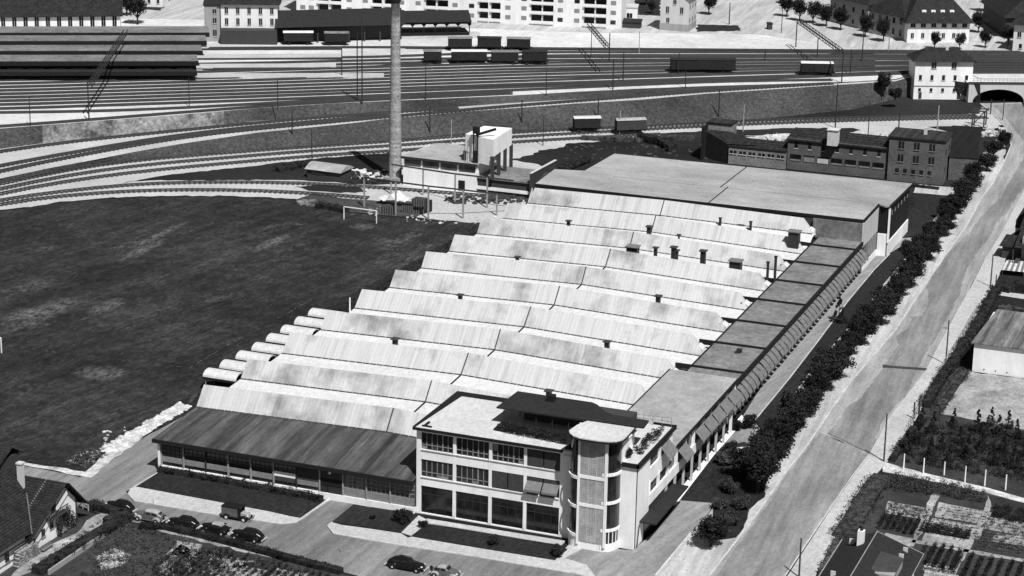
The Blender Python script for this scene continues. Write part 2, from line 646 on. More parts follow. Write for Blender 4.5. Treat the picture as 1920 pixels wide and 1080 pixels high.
toe = [G(x, y, 0) for x, y in resample(TOE, XS)]
rn = [G(x, y, zr(x)) for x, y in resample(RNEAR, XS)]
rf = [G(x, y, zr(x) + .05) for x, y in resample(RFAR, XS)]
cr = [G(x, y, 5.0) for x, y in resample(CREST, XS)]
b1 = MB()
mid = [a.lerp(b, .5) + Vector((0, 0, .5)) for a, b in zip(toe, rn)]
b1.strip(toe, mid).strip(mid, rn)
tag(b1.build('railway_embankment', M['bank']), kind='structure')
b2 = MB()
b2.strip(rn, rf)
tag(b2.build('branch_line_bed', M['gravel']), kind='structure')
b3 = MB()
for i in range(len(XS) - 1):
    b3.k = 1 if XS[i] < 420 and XS[i] > 60 or XS[i] < -80 else 0
    b3.add([rf[i], rf[i + 1], cr[i + 1], cr[i]], [(0, 1, 2, 3)])
tag(b3.build('upper_embankment', [M['bank'], M['bankpale']]), kind='structure')
# the level of the marshalling yard and the town behind it
yd = MB()
far = [p + Vector((0, 0, 0)) for p in cr]
P = far + [G(1935, 150, 5.0), Vector((400, 700, 5)), Vector((1500, 3500, 5)), Vector((-2500, 3500, 5)), Vector((-2500, 250, 5))]
yd.add(P, [tuple(range(len(P)))])
tag(yd.build('railway_yard_ground', M['yardgravel']), kind='structure')


def tri_sheet(name, pts, z, m, zbase=0.0, **k):
    return sheet(name, pts, z, m, zbase=zbase, **k)


# ---- low level gravel, field, lawns
sheet('sidings_gravel', [(-300, 440), (0, 393), (60, 388), (100, 380), (200, 371), (300, 367), (420, 367), (480, 369), (560, 374), (640, 384), (700, 392),
                         (760, 400), (830, 408), (900, 412), (940, 408), (985, 385), (1000, 352), (1030, 300), (1060, 270), (1240, 255), (1340, 251), (1500, 262), (1600, 262), (1700, 262), (1790, 262),
                         (1850, 250), (1880, 232), (1862, 212), (1840, 200), (1838, 213), (1700, 218), (1600, 222), (1440, 227), (1327, 231), (1200, 237), (1070, 243), (960, 248),
                         (870, 253), (730, 264), (600, 273), (480, 281), (340, 292), (200, 308), (130, 320), (0, 344), (-300, 413)], 0.0, M['gravel'])
sheet('siding_verge', [(228, 344), (262, 337), (300, 330), (375, 321), (480, 311), (530, 304), (590, 298), (660, 292), (735, 286), (752, 300), (752, 345), (700, 347),
                       (640, 343), (560, 338), (480, 337), (380, 338), (290, 338), (240, 342)], .02, M['ground'])
sheet('siding_verge', [(553, 350), (600, 347), (670, 351), (690, 360), (640, 362), (580, 358)], .02, M['ground'])
sheet('siding_verge', [(955, 300), (1000, 290), (1010, 282), (1060, 276), (1200, 266), (1330, 258), (1470, 262), (1470, 262), (1330, 330), (1100, 320), (1030, 318), (1000, 306)], .02, M['ground'])
sheet('siding_verge', [(1240, 250), (1330, 245), (1420, 243), (1480, 240), (1600, 240), (1615, 244), (1600, 248), (1480, 250), (1420, 254), (1240, 262)], .03, M['ground'])
sheet('siding_verge', [(1740, 238), (1800, 236), (1850, 238), (1870, 246), (1860, 255), (1790, 250)], .03, M['ground'])
sheet('brick_works_yard', [(1360, 262), (1480, 250), (1700, 258), (1690, 268), (1480, 262)], .04, M['rubble'])
sheet('works_forecourt', [(640, 372), (700, 356), (760, 352), (900, 366), (990, 378), (950, 420), (880, 418), (800, 410), (720, 402), (650, 392)], .03,
      M['gravel'])
sheet('goal_mound', [(556, 374), (590, 362), (640, 372), (700, 376), (770, 384), (800, 396), (780, 408), (720, 404), (640, 396), (580, 388)], .045, M['bank'])
sheet('sports_field', [(-300, 448), (0, 396), (60, 391), (100, 383), (200, 374), (300, 370), (420, 370), (480, 372), (555, 377), (580, 388), (640, 396), (720, 408),
                       (800, 414), (900, 416), (930, 420), (840, 455), (700, 530), (600, 585), (420, 705), (372, 740), (335, 752), (190, 850), (165, 890), (120, 888), (60, 868), (0, 868),
                       (-300, 880)], .02, M['field'])
# pitch lines
pl = MB()
RV0 = random.Random(6)
for a, b in [((355, 690), (420, 651)), ((425, 648), (505, 606)), ((520, 598), (612, 546)), ((640, 532), (690, 503)), ((705, 494), (775, 450)), ((60, 655), (200, 672)), ((215, 674), (355, 690)), ((280, 640), (330, 618))]:
    p, q = G(*a, 0), G(*b, 0)
    L = (q - p).length
    d = (q - p) / L
    n_ = int(L / 1.2)
    for k in range(n_):
        if RV0.random() < .35:
            continue
        u, v = p + d * (k * 1.2), p + d * (k * 1.2 + RV0.uniform(.5, 1.2))
        s_ = Vector((-d.y, d.x, 0)) * RV0.uniform(.03, .09)
        o_ = Vector((-d.y, d.x, 0)) * RV0.uniform(-.08, .08) + Vector((0, 0, .04))
        pl.quad(u - s_ + o_, v - s_ + o_, v + s_ + o_, u + s_ + o_)
tag(pl.build('pitch_lines', M['chalk']), kind='structure')

# ---- streets in front
sheet('front_street', [(-80, 862), (45, 874), (100, 884), (150, 895), (185, 868), (262, 822), (298, 806), (372, 765), (380, 775), (293, 890), (252, 914), (236, 922), (250, 940),
                       (400, 962), (528, 981), (556, 975), (575, 967), (612, 932), (665, 944), (615, 985), (620, 998), (720, 1015), (900, 1045), (1070, 1074), (1110, 1084), (1230, 1084),
                       (1220, 1140), (900, 1140), (640, 1072), (480, 1034), (300, 986), (252, 980), (160, 955), (60, 900), (-80, 885)], .03, M['street'])
sheet('dirt_path', [(-80, 858), (40, 871), (110, 884), (170, 896), (200, 872), (262, 826), (345, 762), (338, 752), (280, 792), (215, 832), (185, 862), (160, 885), (100, 876), (40, 866), (-80, 850)], .05,
      M['rubble'])
sheet('factory_side_verge', [(372, 742), (300, 800), (262, 828), (345, 762), (365, 735)], .045, M['soil'])
# pavement strips with kerbs: low slabs
def slab(name, pts, h, m, zb=0.0, label=None):
    mb = MB()
    P = [G(p[0], p[1], h + zb) for p in pts]
    mb.prism([(p.x, p.y) for p in P], 0.0, h + zb)
    o = mb.build(name, m)
    tag(o, kind='structure')
    return o


slab('front_pavement', [(240, 925), (244, 916), (252, 912), (400, 935), (545, 968), (563, 971), (622, 930), (626, 933), (572, 968), (556, 978), (528, 981), (400, 963), (252, 938)], .12, M['concrete'])
slab('front_pavement', [(614, 985), (622, 979), (640, 984), (700, 992), (752, 1000), (765, 1008), (771, 1006), (900, 1028), (1037, 1050), (1080, 1008), (1090, 1030), (1185, 1034), (1140, 1062), (1120, 1086),
                        (1070, 1073), (900, 1044), (720, 1016), (625, 999)], .12, M['concrete'])
sheet('forecourt_asphalt', [(1060, 1048), (1100, 1026), (1186, 1034), (1225, 1000), (1275, 940), (1336, 945), (1330, 962), (1296, 1000), (1228, 1082), (1120, 1086), (1100, 1060)], .15, M['apron'])
sheet('forecourt_plaza', [(1228, 1082), (1296, 1000), (1332, 962), (1352, 935), (1440, 925), (1432, 942), (1395, 995), (1335, 1072), (1320, 1092)], .16, M['plaza'])
sheet('kerb_line', [(1226, 1082), (1294, 1000), (1297, 1000), (1230, 1082)], .19, M['kerb'])
slab('front_lawn', [(256, 912), (300, 884), (330, 890), (470, 913), (608, 938), (562, 969)], .16, M['lawn'])
slab('front_lawn', [(622, 978), (662, 948), (700, 951), (745, 958), (785, 965), (752, 998)], .16, M['lawn'])
slab('front_lawn', [(773, 1005), (800, 982), (850, 989), (1000, 1014), (1052, 1022), (1064, 1030), (1040, 1050)], .16, M['lawn'])
slab('garden_wall_path', [(800, 972), (1060, 1014), (1052, 1022), (802, 980)], .17, M['concrete'])
slab('gate_path', [(752, 998), (785, 966), (800, 974), (800, 981), (771, 1004)], .10, M['concrete'])

# ---- the long road
KL = [(1300, 1120), (1335, 1072), (1395, 995), (1430, 948), (1475, 882), (1510, 840), (1532, 807), (1595, 715), (1680, 617), (1730, 540), (1770, 482), (1811, 425), (1842, 369), (1862, 342), (1884, 300), (1896, 272),
      (1886, 240), (1862, 212), (1838, 194)]
KR = [(1915, 192), (1925, 215), (1990, 260), (1990, 300), (1922, 352), (1900, 394), (1879, 433), (1852, 478), (1819, 538), (1815, 550), (1780, 612), (1735, 697), (1660, 795), (1628, 852), (1600, 890), (1560, 948),
      (1472, 1080), (1440, 1125)]
sheet('main_road', KL + KR, .03, M['roadpale'])
sheet('road_surface', [(1322, 1120), (1345, 1078), (1400, 1000), (1440, 945), (1480, 884), (1515, 842), (1536, 812), (1553, 818), (1562, 822), (1640, 858), (1600, 890), (1556, 948), (1470, 1080), (1440, 1120)], .055, M['asphalt'])
sheet('road_surface', [(1553, 812), (1565, 800), (1590, 762), (1617, 745), (1650, 698), (1685, 647), (1680, 632), (1705, 612), (1708, 594), (1730, 592), (1742, 565), (1737, 540), (1756, 505),
                       (1774, 478), (1790, 462), (1819, 435), (1835, 412), (1852, 394), (1879, 369), (1890, 345), (1906, 318), (1921, 292), (1918, 262), (1892, 228), (1862, 197), (1915, 194),
                       (1950, 240), (1970, 300), (1908, 366), (1890, 395), (1868, 420), (1850, 452), (1835, 470), (1815, 500), (1800, 550), (1768, 612), (1726, 680), (1700, 740), (1655, 790), (1630, 850), (1560, 822)], .055,
      M['patch'])
sheet('road_patch', [(1655, 684), (1668, 686), (1755, 692), (1757, 697), (1690, 692), (1655, 690)], .075, M['joint'].copy())
bpy.data.objects['road_patch'].data.materials[0].node_tree.nodes['Principled BSDF'].inputs['Base Color'].default_value = (.14, .14, .14, 1)
sheet('road_patch', [(1720, 609), (1760, 612), (1800, 617), (1800, 619), (1758, 615), (1720, 611)], .075, M['patch'])
# white edge line and kerbs
def ribbon(name, pts, wd, z0, z1, m):
    mb = MB()
    P = [G(p[0], p[1], z1) for p in pts]
    L, R_ = [], []
    for i, p in enumerate(P):
        a = P[max(0, i - 1)]
        b = P[min(len(P) - 1, i + 1)]
        d = (b - a).normalized()
        s = Vector((-d.y, d.x, 0)) * wd / 2
        L.append(p + s)
        R_.append(p - s)
    mb.strip(L, R_)
    if z1 - z0 > .03:
        dn = Vector((0, 0, z0 - z1))
        mb.strip([p + dn for p in L], L).strip(R_, [p + dn for p in R_])
    return tag(mb.build(name, m), kind='structure')


ribbon('road_edge_line', [(1440, 1125), (1472, 1080), (1560, 948), (1600, 890), (1629, 852)], .16, .07, .075, M['kerb'])
ribbon('road_edge_line', [(1660, 795), (1735, 697), (1780, 612), (1815, 550), (1852, 478)], .14, .07, .075, M['kerb'])
ribbon('road_joint', [(1552, 812), (1575, 822), (1627, 848), (1636, 853), (1655, 862)], .10, .08, .085, M['joint'])
ribbon('kerb', KL[:16], .2, .0, .15, M['kerb'])
ribbon('kerb', KL[15:], .2, .0, .15, M['kerb'])
ribbon('kerb', [(1070, 1073), (900, 1044), (720, 1016), (625, 999), (614, 985), (662, 949)], .14, .0, .15, M['kerb'])
ribbon('kerb', [(620, 932), (572, 968), (556, 978), (528, 981), (400, 963), (252, 938), (240, 925), (252, 912), (298, 884)], .14, .0, .15, M['kerb'])
# pavements beside the road
slab('east_pavement', [(1629, 852), (1660, 795), (1735, 697), (1780, 612), (1815, 550), (1852, 478), (1879, 433), (1900, 394), (1922, 352), (1960, 340), (1925, 380), (1905, 412), (1902, 452), (1882, 498),
                       (1862, 540), (1840, 590), (1812, 625), (1768, 694), (1706, 806), (1662, 868)], .08, M['concrete'])
slab('east_pavement', [(1475, 1082), (1562, 948), (1602, 890), (1630, 853), (1662, 868), (1640, 892), (1622, 920), (1590, 972), (1570, 1000), (1538, 1060), (1520, 1100), (1460, 1105)], .08, M['concrete'])
slab('garden_path', [(1655, 872), (1664, 868), (1700, 878), (1760, 893), (1850, 914), (1960, 945), (1960, 953), (1850, 924), (1760, 905), (1700, 892), (1655, 884)], .06, M['rubble'])
slab('west_pavement', [(1330, 962), (1345, 938), (1420, 835), (1466, 780), (1500, 735), (1575, 640), (1657, 540), (1692, 495), (1739, 433), (1762, 404), (1790, 368), (1812, 345), (1850, 310), (1880, 290), (1884, 302),
                       (1862, 341), (1842, 368), (1811, 424), (1770, 481), (1730, 539), (1680, 616), (1595, 714), (1532, 806), (1510, 839), (1475, 881), (1430, 947), (1395, 993), (1350, 985)], .10, M['plaza'])
ribbon('garden_kerb_wall', [(1400, 862), (1466, 780), (1520, 705), (1575, 640), (1615, 594), (1656, 542), (1692, 497), (1740, 434), (1777, 385)], 1.15, .0, .3, M['kerb'])
# strip beside the gallery
sheet('service_road', [(1330, 862), (1372, 800), (1392, 782), (1440, 705), (1500, 628), (1560, 555), (1620, 490), (1648, 463), (1680, 448), (1728, 444), (1722, 455), (1690, 462), (1670, 474), (1640, 505),
                       (1590, 565), (1530, 645), (1480, 710), (1415, 790), (1430, 812), (1442, 822), (1440, 850), (1380, 838), (1340, 850)], .04, M['apron'])
ribbon('kerb', [(1415, 788), (1480, 709), (1530, 644), (1590, 564), (1640, 504), (1668, 476)], .14, .0, .12, M['kerb'])
sheet('east_lawn', [(1417, 790), (1482, 711), (1532, 646), (1592, 566), (1642, 506), (1672, 476), (1692, 464), (1714, 456), (1650, 543), (1570, 642), (1496, 735), (1462, 778), (1440, 820), (1430, 808)], .06, M['lawn'])
sheet('east_lawn', [(1640, 470), (1672, 438), (1712, 390), (1716, 362), (1790, 366), (1758, 404), (1735, 433), (1728, 442), (1680, 446), (1648, 462)], .05, M['lawn'])
sheet('rear_drive', [(1712, 362), (1716, 346), (1790, 352), (1812, 344), (1850, 280), (1868, 262), (1885, 266), (1884, 290), (1815, 348), (1792, 368)], .07, M['plaza'])
sheet('arcade_pavement', [(1262, 950), (1264, 938), (1284, 908), (1330, 852), (1390, 780), (1400, 786), (1338, 856), (1268, 948)], .16, M['white'])
sheet('office_side_lawn', [(1268, 948), (1338, 856), (1352, 840), (1395, 830), (1440, 850), (1400, 880), (1380, 895), (1342, 938), (1330, 950)], .14, M['lawn'])
sheet('shrub_bed', [(1338, 858), (1360, 868), (1440, 870), (1432, 935), (1402, 965), (1395, 985), (1380, 1010), (1340, 1015), (1335, 940)], .19, M['ground'])
sheet('rockery_bed', [(1372, 842), (1410, 838), (1436, 846), (1430, 862), (1385, 858)], .2, M['rubble'])

# ---- garden plots on the right
sheet('kitchen_garden', [(1662, 872), (1706, 806), (1768, 694), (1790, 690), (2000, 740), (2000, 960), (1850, 914), (1700, 880)], .03, M['soil'])
sheet('kitchen_garden', [(1640, 892), (1700, 892), (1850, 925), (2000, 968), (2000, 1200), (1500, 1200), (1538, 1062), (1590, 975)], .03, M['soil'])
sheet('gravel_yard', [(1756, 776), (1788, 712), (1812, 695), (1822, 698), (1925, 712), (2000, 725), (2000, 800), (1925, 806), (1860, 794), (1800, 782)], .05, M['soilpale'])
sheet('side_lane', [(1862, 545), (1925, 553), (2000, 562), (2000, 575), (1925, 562), (1860, 552)], .05, M['concrete'])
for k, (pts, m) in enumerate([
    ([(1665, 940), (1745, 955), (1738, 975), (1660, 963)], 'soilpale'),
    ([(1760, 942), (1860, 962), (1848, 985), (1752, 970)], 'soilpale'),
    ([(1750, 972), (1846, 988), (1834, 1012), (1738, 990)], 'soilpale'),
    ([(1858, 970), (1940, 985), (1930, 1010), (1845, 992)], 'soilpale'),
    ([(1735, 998), (1822, 1014), (1815, 1030), (1728, 1015)], 'soilpale'),
    ([(1660, 1000), (1720, 1012), (1712, 1026), (1655, 1018)], 'soilpale'),
    ([(1870, 1000), (1925, 1008), (1925, 1024), (1858, 1016)], 'soilpale'),
    ([(1735, 1070), (1800, 1080), (1795, 1095), (1725, 1090)], 'soilpale')]):
    sheet('vegetable_bed', pts, .06, M[m])
for pts in [[(1748, 925), (1762, 928), (1730, 1000), (1715, 1020), (1708, 1018)], [(1852, 928), (1858, 950), (1840, 990), (1812, 1040), (1790, 1082), (1780, 1082), (1828, 990), (1848, 950)],
            [(1656, 1005), (1720, 1014), (1820, 1032), (1925, 1050), (1925, 1056), (1815, 1037), (1720, 1020)]]:
    sheet('trodden_path', pts, .08, M['soilpale'])

# ---- garden bottom left
sheet('cottage_garden', [(-80, 890), (60, 905), (160, 958), (250, 982), (300, 990), (480, 1038), (640, 1076), (900, 1150), (-80, 1200)], .025, M['soil'])
for pts in [[(145, 1000), (172, 970), (240, 948), (250, 965), (190, 1002), (60, 1072), (20, 1085), (60, 1040)],
            [(180, 1045), (215, 1028), (245, 1042), (225, 1062), (190, 1070)],
            [(300, 1062), (340, 1020), (360, 1035), (330, 1056), (300, 1075)],
            [(258, 980), (310, 985), (480, 1030), (560, 1052), (540, 1052), (480, 1040), (310, 1000), (270, 985)],
            [(400, 1082), (440, 1060), (500, 1070), (480, 1085)], [(330, 1015), (380, 1022), (360, 1045), (310, 1040)], [(420, 1048), (480, 1052), (450, 1066), (410, 1062)], [(520, 1066), (580, 1076), (560, 1090), (500, 1085)]]:
    sheet('garden_soil_patch', pts, .06, M['soilpale'])

# ---- behind the yard
sheet('station_square', [(560, 40), (1120, 62), (1240, 62), (1420, 64), (1600, 90), (1640, 100), (1920, 103), (2100, 105), (2100, 60), (1700, -30), (1700, -200), (-300, -200), (-300, 30), (300, 35)], .03,
      M['plaza'], zbase=5.0)
sheet('fence_strip', [(760, 88), (1000, 92), (1440, 93), (1700, 104), (1700, 107), (1440, 96), (1000, 95), (760, 92)], .04, M['joint'], zbase=5.0)
sheet('town_lawn', [(1190, 0), (1238, -5), (1238, 30), (1195, 28)], .06, M['lawn'], zbase=5.0)
sheet('town_lawn', [(1308, 46), (1385, 48), (1390, 58), (1305, 60)], .06, M['lawn'], zbase=5.0)
sheet('yard_lawn', [(690, 45), (700, 46), (900, 60), (900, 70), (880, 72), (740, 72)], .02, M['plaza'], zbase=5.0)
sheet('town_lawn', [(-300, -120), (380, -60), (300, 20), (180, 10), (-100, 0)], .05, M['lawn'], zbase=5.0)
# ================================================================== FACTORY HALL (sawtooth roofs, front shed, gallery)
XL, XM, XR = -150.5, -120.3, -90.4
RY = [267.8, 281.3, 295.4, 308.6, 322.0, 335.6, 348.9, 362.1, 375.2, 388.5, 401.0]
RZ = [8.6, 8.35, 8.3, 8.2, 8.1, 7.85, 7.7, 7.5, 7.4, 7.2, 6.9]
KY = [265.4, 279.0, 292.5, 306.2, 319.0, 333.1, 346.7, 359.4, 372.9, 386.0, 399.4]
KZ = [5.9, 5.9, 5.8, 5.6, 5.6, 5.3, 5.15, 4.95, 4.9, 4.7, 4.5]
_l = AtY(1003, 352, 393.6); _k = AtY(989, 381, 391.2); _k2 = AtY(1540, 441, 391.2)
RY[10], KY[10] = 393.6, 391.2
RZ[10], KZ[10] = _l.z, _k.z
hall = thing('factory_hall', 'long low factory hall with rows of pale sawtooth roofs and a dark front shed roof', 'factory hall', (-120, 330, 0))


def camber(x):
    if x < XM:
        return (x - XL) / (XM - XL) * .85
    return .85 - (x - XM) / (XR - XM) * 1.0


w = MB()
w.box(XL + .1, -111.3, 254.35, 265, 0, 0.95)
w.box(XL + .05, XL + .4, 254.3, 388, 0, 4.5)
w.box(XL + .05, -150.1, 254.15, 254.9, 0, 4.5)
wh = w.build('wall', M['white'], hall)
w = MB()
w.box(XL + .4, -111.3, 254.9, 266, .9, 4.6)
w.box(XL + .4, -82.4, 266, 394, 0, 4.3)
w.build('inner_wall', M['darkwall'], hall)
KY[10] = 391.2
for i in range(11):
    y0 = 265.4 if i == 0 else RY[i - 1] + .35
    # steep face
    f = MB()
    xs = [XL, XM, -92.8, -90.6]
    top = [Vector((XL, RY[i], RZ[i])), Vector((XM, RY[i], RZ[i] + .85)), Vector((-92.8, RY[i], RZ[i] - .25))]
    bot = [Vector((XL, KY[i], KZ[i])), Vector((XM, KY[i], KZ[i] + .75)), Vector((-90.6, KY[i], KZ[i] - .1))]
    if i == 10:
        top = [_l, Vector((XM, 393.6, AtY(1262, 377, 393.6).z)), Vector((-93.0, 393.6, AtY(1520, 410, 393.6).z))]
        bot = [_k, Vector((XM, 391.2, AtY(1262, 407, 391.2).z)), Vector((-90.6, 391.2, _k2.z))]
    f.quad(bot[0], bot[1], top[1], top[0])
    f.quad(bot[1], bot[2], top[2], top[1])
    th = Vector((0, .25, -.2)) if i < 10 else Vector((0, .1, -.2))
    f.quad(top[0], top[1], top[1] + th, top[0] + th)
    f.quad(top[1], top[2], top[2] + th, top[1] + th)
    rb = f.build('roof_bay', M['roof'], hall)
    # joints, and a dark line in the gutter
    j = MB()
    nn = Vector((0, -.07, .05))
    j.quad(*[p + nn for p in (bot[1] + Vector((-.1, 0, 0)), bot[1] + Vector((.1, 0, 0)), top[1] + Vector((.1, 0, 0)), top[1] + Vector((-.1, 0, 0)))])
    for a, b in ((bot[0], bot[1]), (bot[1], bot[2])):
        n_ = 26
        for q in range(n_):
            p0, p1 = a.lerp(b, q / n_), a.lerp(b, (q + .93) / n_)
            j.quad(p0 + Vector((0, -.2, .03)), p1 + Vector((0, -.2, .03)), p1 + Vector((0, .04, .12)), p0 + Vector((0, .04, .12)))
    j.build('roof_joint', M['joint'], rb)
    # glazing behind the ridge
    g = MB()
    zb = KZ[min(i + 1, 10)] - .7
    for a, b in ((top[0], top[1]), (top[1], top[2])):
        a2, b2 = Vector((a.x, a.y + .3, zb + camber(a.x) * .8)), Vector((b.x, b.y + .3, zb + camber(b.x) * .8))
        g.quad(a + th, b + th, b2, a2)
    g.build('north_glazing', M['glass'], rb)
    # flat strip in front of the face
    if i > 0:
        s = MB()
        z0 = KZ[i] - .55
        pts0 = [Vector((XL if i < 10 else _k.x, y0, z0)), Vector((XM, y0, z0 + .7)), Vector((XR, y0, z0 - .1))]
        s.quad(pts0[0], pts0[1], bot[1], bot[0])
        s.quad(pts0[1], pts0[2], bot[2] + Vector((.2, 0, 0)), bot[1])
        st = s.build('roof_strip', M['strip'], hall)
        s = MB()
        e = Vector((.16, 0, .03))
        e2 = Vector((-.16, 0, .03))
        s.quad(pts0[1] + e2, pts0[1] + e, bot[1] + e, bot[1] + e2)
        s.build('roof_joint', M['black'], st)
    # left gable triangle
    g = MB()
    XG = XL if i < 10 else _k.x
    g.quad((XG, y0, 4.2), (XG, KY[i], 4.2), (XG, KY[i], KZ[i]), (XG, y0, KZ[i] - (.55 if i else 0)))
    g.quad((XG, KY[i], 4.2), (XG, RY[i] + .3, 4.2), (XG, RY[i] + .3, RZ[i] - .2), (XG, RY[i], RZ[i]), (XG, KY[i], KZ[i]))
    g.build('gable_wall', M['white'], hall)
    # right hip end: sloping side, small gutter box and the fin at the gallery
    h = MB()
    a, b = top[2], bot[2]
    c = Vector((-90.5, RY[i] + .2, KZ[i] - .4))
    h.k = 0
    h.quad(a, b, c)
    h.quad(a, c, Vector((-92.8, RY[i] + .3, KZ[i] - .5)))
    h.k = 1
    c0 = Vector((-91.6, RY[i] - 1.0, KZ[i] + .9))
    h.add([c0, c0 + Vector((.9, -.7, -.4)), c0 + Vector((1.1, .1, .1)), c0 + Vector((.2, .6, .4)), c0 + Vector((.1, -.2, -1.1)), c0 + Vector((1.0, -.8, -1.2)), c0 + Vector((1.2, .1, -.9)), c0 + Vector((.2, .6, -.9))],
          [(0, 1, 2, 3), (0, 4, 5, 1), (1, 5, 6, 2), (2, 6, 7, 3)])
    h.k = 2
    h.add([c0 + Vector((-.5, -.6, .1)), c0 + Vector((.1, -.2, -1.0)), c0 + Vector((.0, .2, .05))], [(0, 1, 2)])
    h.add([c0 + Vector((.2, -1.0, -1.4)), c0 + Vector((1.3, -1.2, -1.2)), c0 + Vector((1.3, -1.9, -1.9)), c0 + Vector((.2, -1.9, -1.9))], [(0, 1, 2, 3)])
    h.build('hip_end', [M['roof'], M['strip'], M['black']], hall)

# dark lean-to roof in front
r = MB()
ey, ez = 253.7, 5.0
a0, a1, a2 = Vector((XL - .4, ey, ez)), Vector((-111.15, ey, ez)), Vector((XL, 265.35, 5.92))
p1 = Vector((XM, 265.35, 6.65))
p2 = Vector((-111.15, 265.35, 6.4))
pm = Vector((XM, ey, ez + .05))
r.quad(a0, pm, p1, a2)
r.quad(pm, a1, p2, p1)
sr = r.build('shed_roof', M['darkroof'], hall)
r = MB()
r.box(XL - .5, -111.15, 253.5, 253.75, 4.5, 5.02)
r.quad((XL - .45, 253.6, 4.5), (XL - .45, 253.6, 5.02), (XL - .05, 265.35, 5.9), (XL - .05, 265.35, 5.4))
r.box(XL - .4, -111.15, 253.75, 254.6, 4.45, 4.52)
r.build('fascia', M['black'], hall)
# shed front bays
NB = 11
bw_ = (-111.3 - (XL + .45)) / NB
for k in range(NB):
    x0 = XL + .45 + k * bw_
    x1 = x0 + bw_
    door = k == 7
    p = MB()
    p.box(x0, x1, 254.62, 254.75, 0.0 if door else .95, 4.45)
    win = p.build('window', M['glassg'] if k in (8, 9, 10) else M['glass'], hall)
    m = MB()
    if not door:
        for q in range(1, 5):
            xx = x0 + (x1 - x0) * q / 5
            m.box(xx - .03, xx + .03, 254.56, 254.62, .95, 4.4)
        for zz in (1.5, 2.1, 2.75, 3.35, 3.9):
            m.box(x0, x1, 254.565, 254.62, zz - .03, zz + .03)
        m.build('glazing_bar', M['steel'] if k > 7 else M['darksteel'], win)
        b = MB()
        if k < 7:
            b.box(x0 + .05, x1 - .05, 254.54, 254.6, 1.5, 2.3)
            b.build('blind', M['blindpale'] if k != 5 else M['blind'], win)
            if k == 5 - 1 + 1:
                pass
        if k == 5:
            b = MB()
            b.box(x0 + .05, x1 - .05, 254.5, 254.56, 2.2, 2.9)
            b.build('blind', M['white'], win)
        if k > 7:
            b.box(x0 + .05, x1 - .05, 254.54, 254.6, .95, 2.1)
            b.build('blind', M['blindpale'], win)
        if k == 6:
            b = MB()
            b.box(x0 + .05, x1 - .05, 254.5, 254.56, 2.3, 4.3)
            b.build('blind', M['blind'], win)
    else:
        m.box(x0, x1, 254.5, 254.62, 2.0, 3.0)
        m.build('lintel', M['black'], win)
        m = MB()
        m.box(x0 + .1, x0 + 1.1, 254.5, 254.62, .05, 1.9)
        m.box(x0 + 1.3, x1 - .1, 254.5, 254.62, .05, 1.9)
        m.build('door', M['darksteel'], hall)
        m = MB()
        m.box(x0 + .05, x1 - .05, 254.5, 254.56, 3.05, 4.4)
        m.build('blind', M['blind'], win)
    c = MB()
    c.box(x0 - .09, x0 + .09, 254.38, 254.6, 0.0 if k in (7, 8) else .9, 4.5)
    c.build('post', M['steel'] if k not in (2, 6) else M['darksteel'], hall)
m = MB()
m.box(-127.2, -125.9, 254.1, 254.4, .1, .95)
m.build('plinth_step', M['white'], hall)
lm = MB()
lm.tube((-123.6, 254.5, 4.2), (-123.6, 254.0, 4.3), .04)
lm.ball((-123.6, 253.95, 4.2), .22)
lm.build('wall_lamp', M['white'], hall)

# gallery along the east side
BY = [312.1, 324.9, 337.5, 350.4, 362.9, 375.5, 387.9]
edges = [301.4] + BY + [394.0]
for k in range(len(edges) - 1):
    g = MB()
    g.box(-90.0, -81.9, edges[k], edges[k + 1] - .02, 5.7, 6.0)
    g.build('gallery_roof', M['galroof'], hall)
for y in BY:
    g = MB()
    g.box(-92.6, -81.7, y - .14, y + .14, 5.5, 6.32)
    g.build('roof_beam', M['black'], hall)
g = MB()
g.box(-81.9, -81.55, 301.4, 394, 5.35, 6.08)
g.box(-90.3, -90.0, 301.4, 394, 4.4, 6.05)
g.build('roof_edge', M['black'], hall)
g = MB()
g.box(-82.35, -82.2, 301.3, 394, 0, .9)
g.box(-82.4, -82.25, 301.3, 394, 4.9, 5.6)
g.build('wall', M['greywall'], hall)
g = MB()
g.box(-82.4, -82.28, 301.3, 394, .9, 4.9)
g.build('window_band', M['glass'], hall)
for k in range(7):
    g = MB()
    y = BY[k]
    g.box(-82.35, -81.95, y - .2, y + .2, 0, 5.4)
    g.build('pier', M['steel'], hall)
n_aw = 42
for k in range(n_aw):
    y0 = 302.2 + k * (394 - 302.6) / n_aw
    wd = 1.72 if k % 2 else 1.6
    a = MB()
    prof = [(-82.2, 5.2), (-81.45, 4.75), (-80.75, 4.1), (-80.25, 3.35)]
    zj = random.uniform(-.12, .12)
    for (xa, za), (xb, zb) in zip(prof, prof[1:]):
        a.add([(xa, y0, za), (xa, y0 + wd, za), (xb, y0 + wd, zb + zj), (xb, y0, zb + zj)], [(0, 1, 2, 3)])
    a.add([(-80.25, y0, 3.35 + zj), (-80.25, y0 + wd, 3.35 + zj), (-80.25, y0 + wd, 3.1 + zj), (-80.25, y0, 3.1 + zj)], [(0, 1, 2, 3)])
    a.build('awning', M['awning'], hall)

# ventilators and flues on the roofs
def vent(px, py, w_, h, cap, z=7.0, nm='ventilator', m='darksteel'):
    p = G(px, py, z)
    v = MB()
    v.box(p.x - w_ / 2, p.x + w_ / 2, p.y - w_ / 2, p.y + w_ / 2, z - 2.2, z + h)
    o = v.build(nm, M[m], hall)
    v = MB()
    v.box(p.x - w_ / 2 - cap, p.x + w_ / 2 + cap, p.y - w_ / 2 - cap, p.y + w_ / 2 + cap, z + h, z + h + .16)
    v.build('cap', M['blind'] if nm == 'ventilator' else M[m], o)
    return o


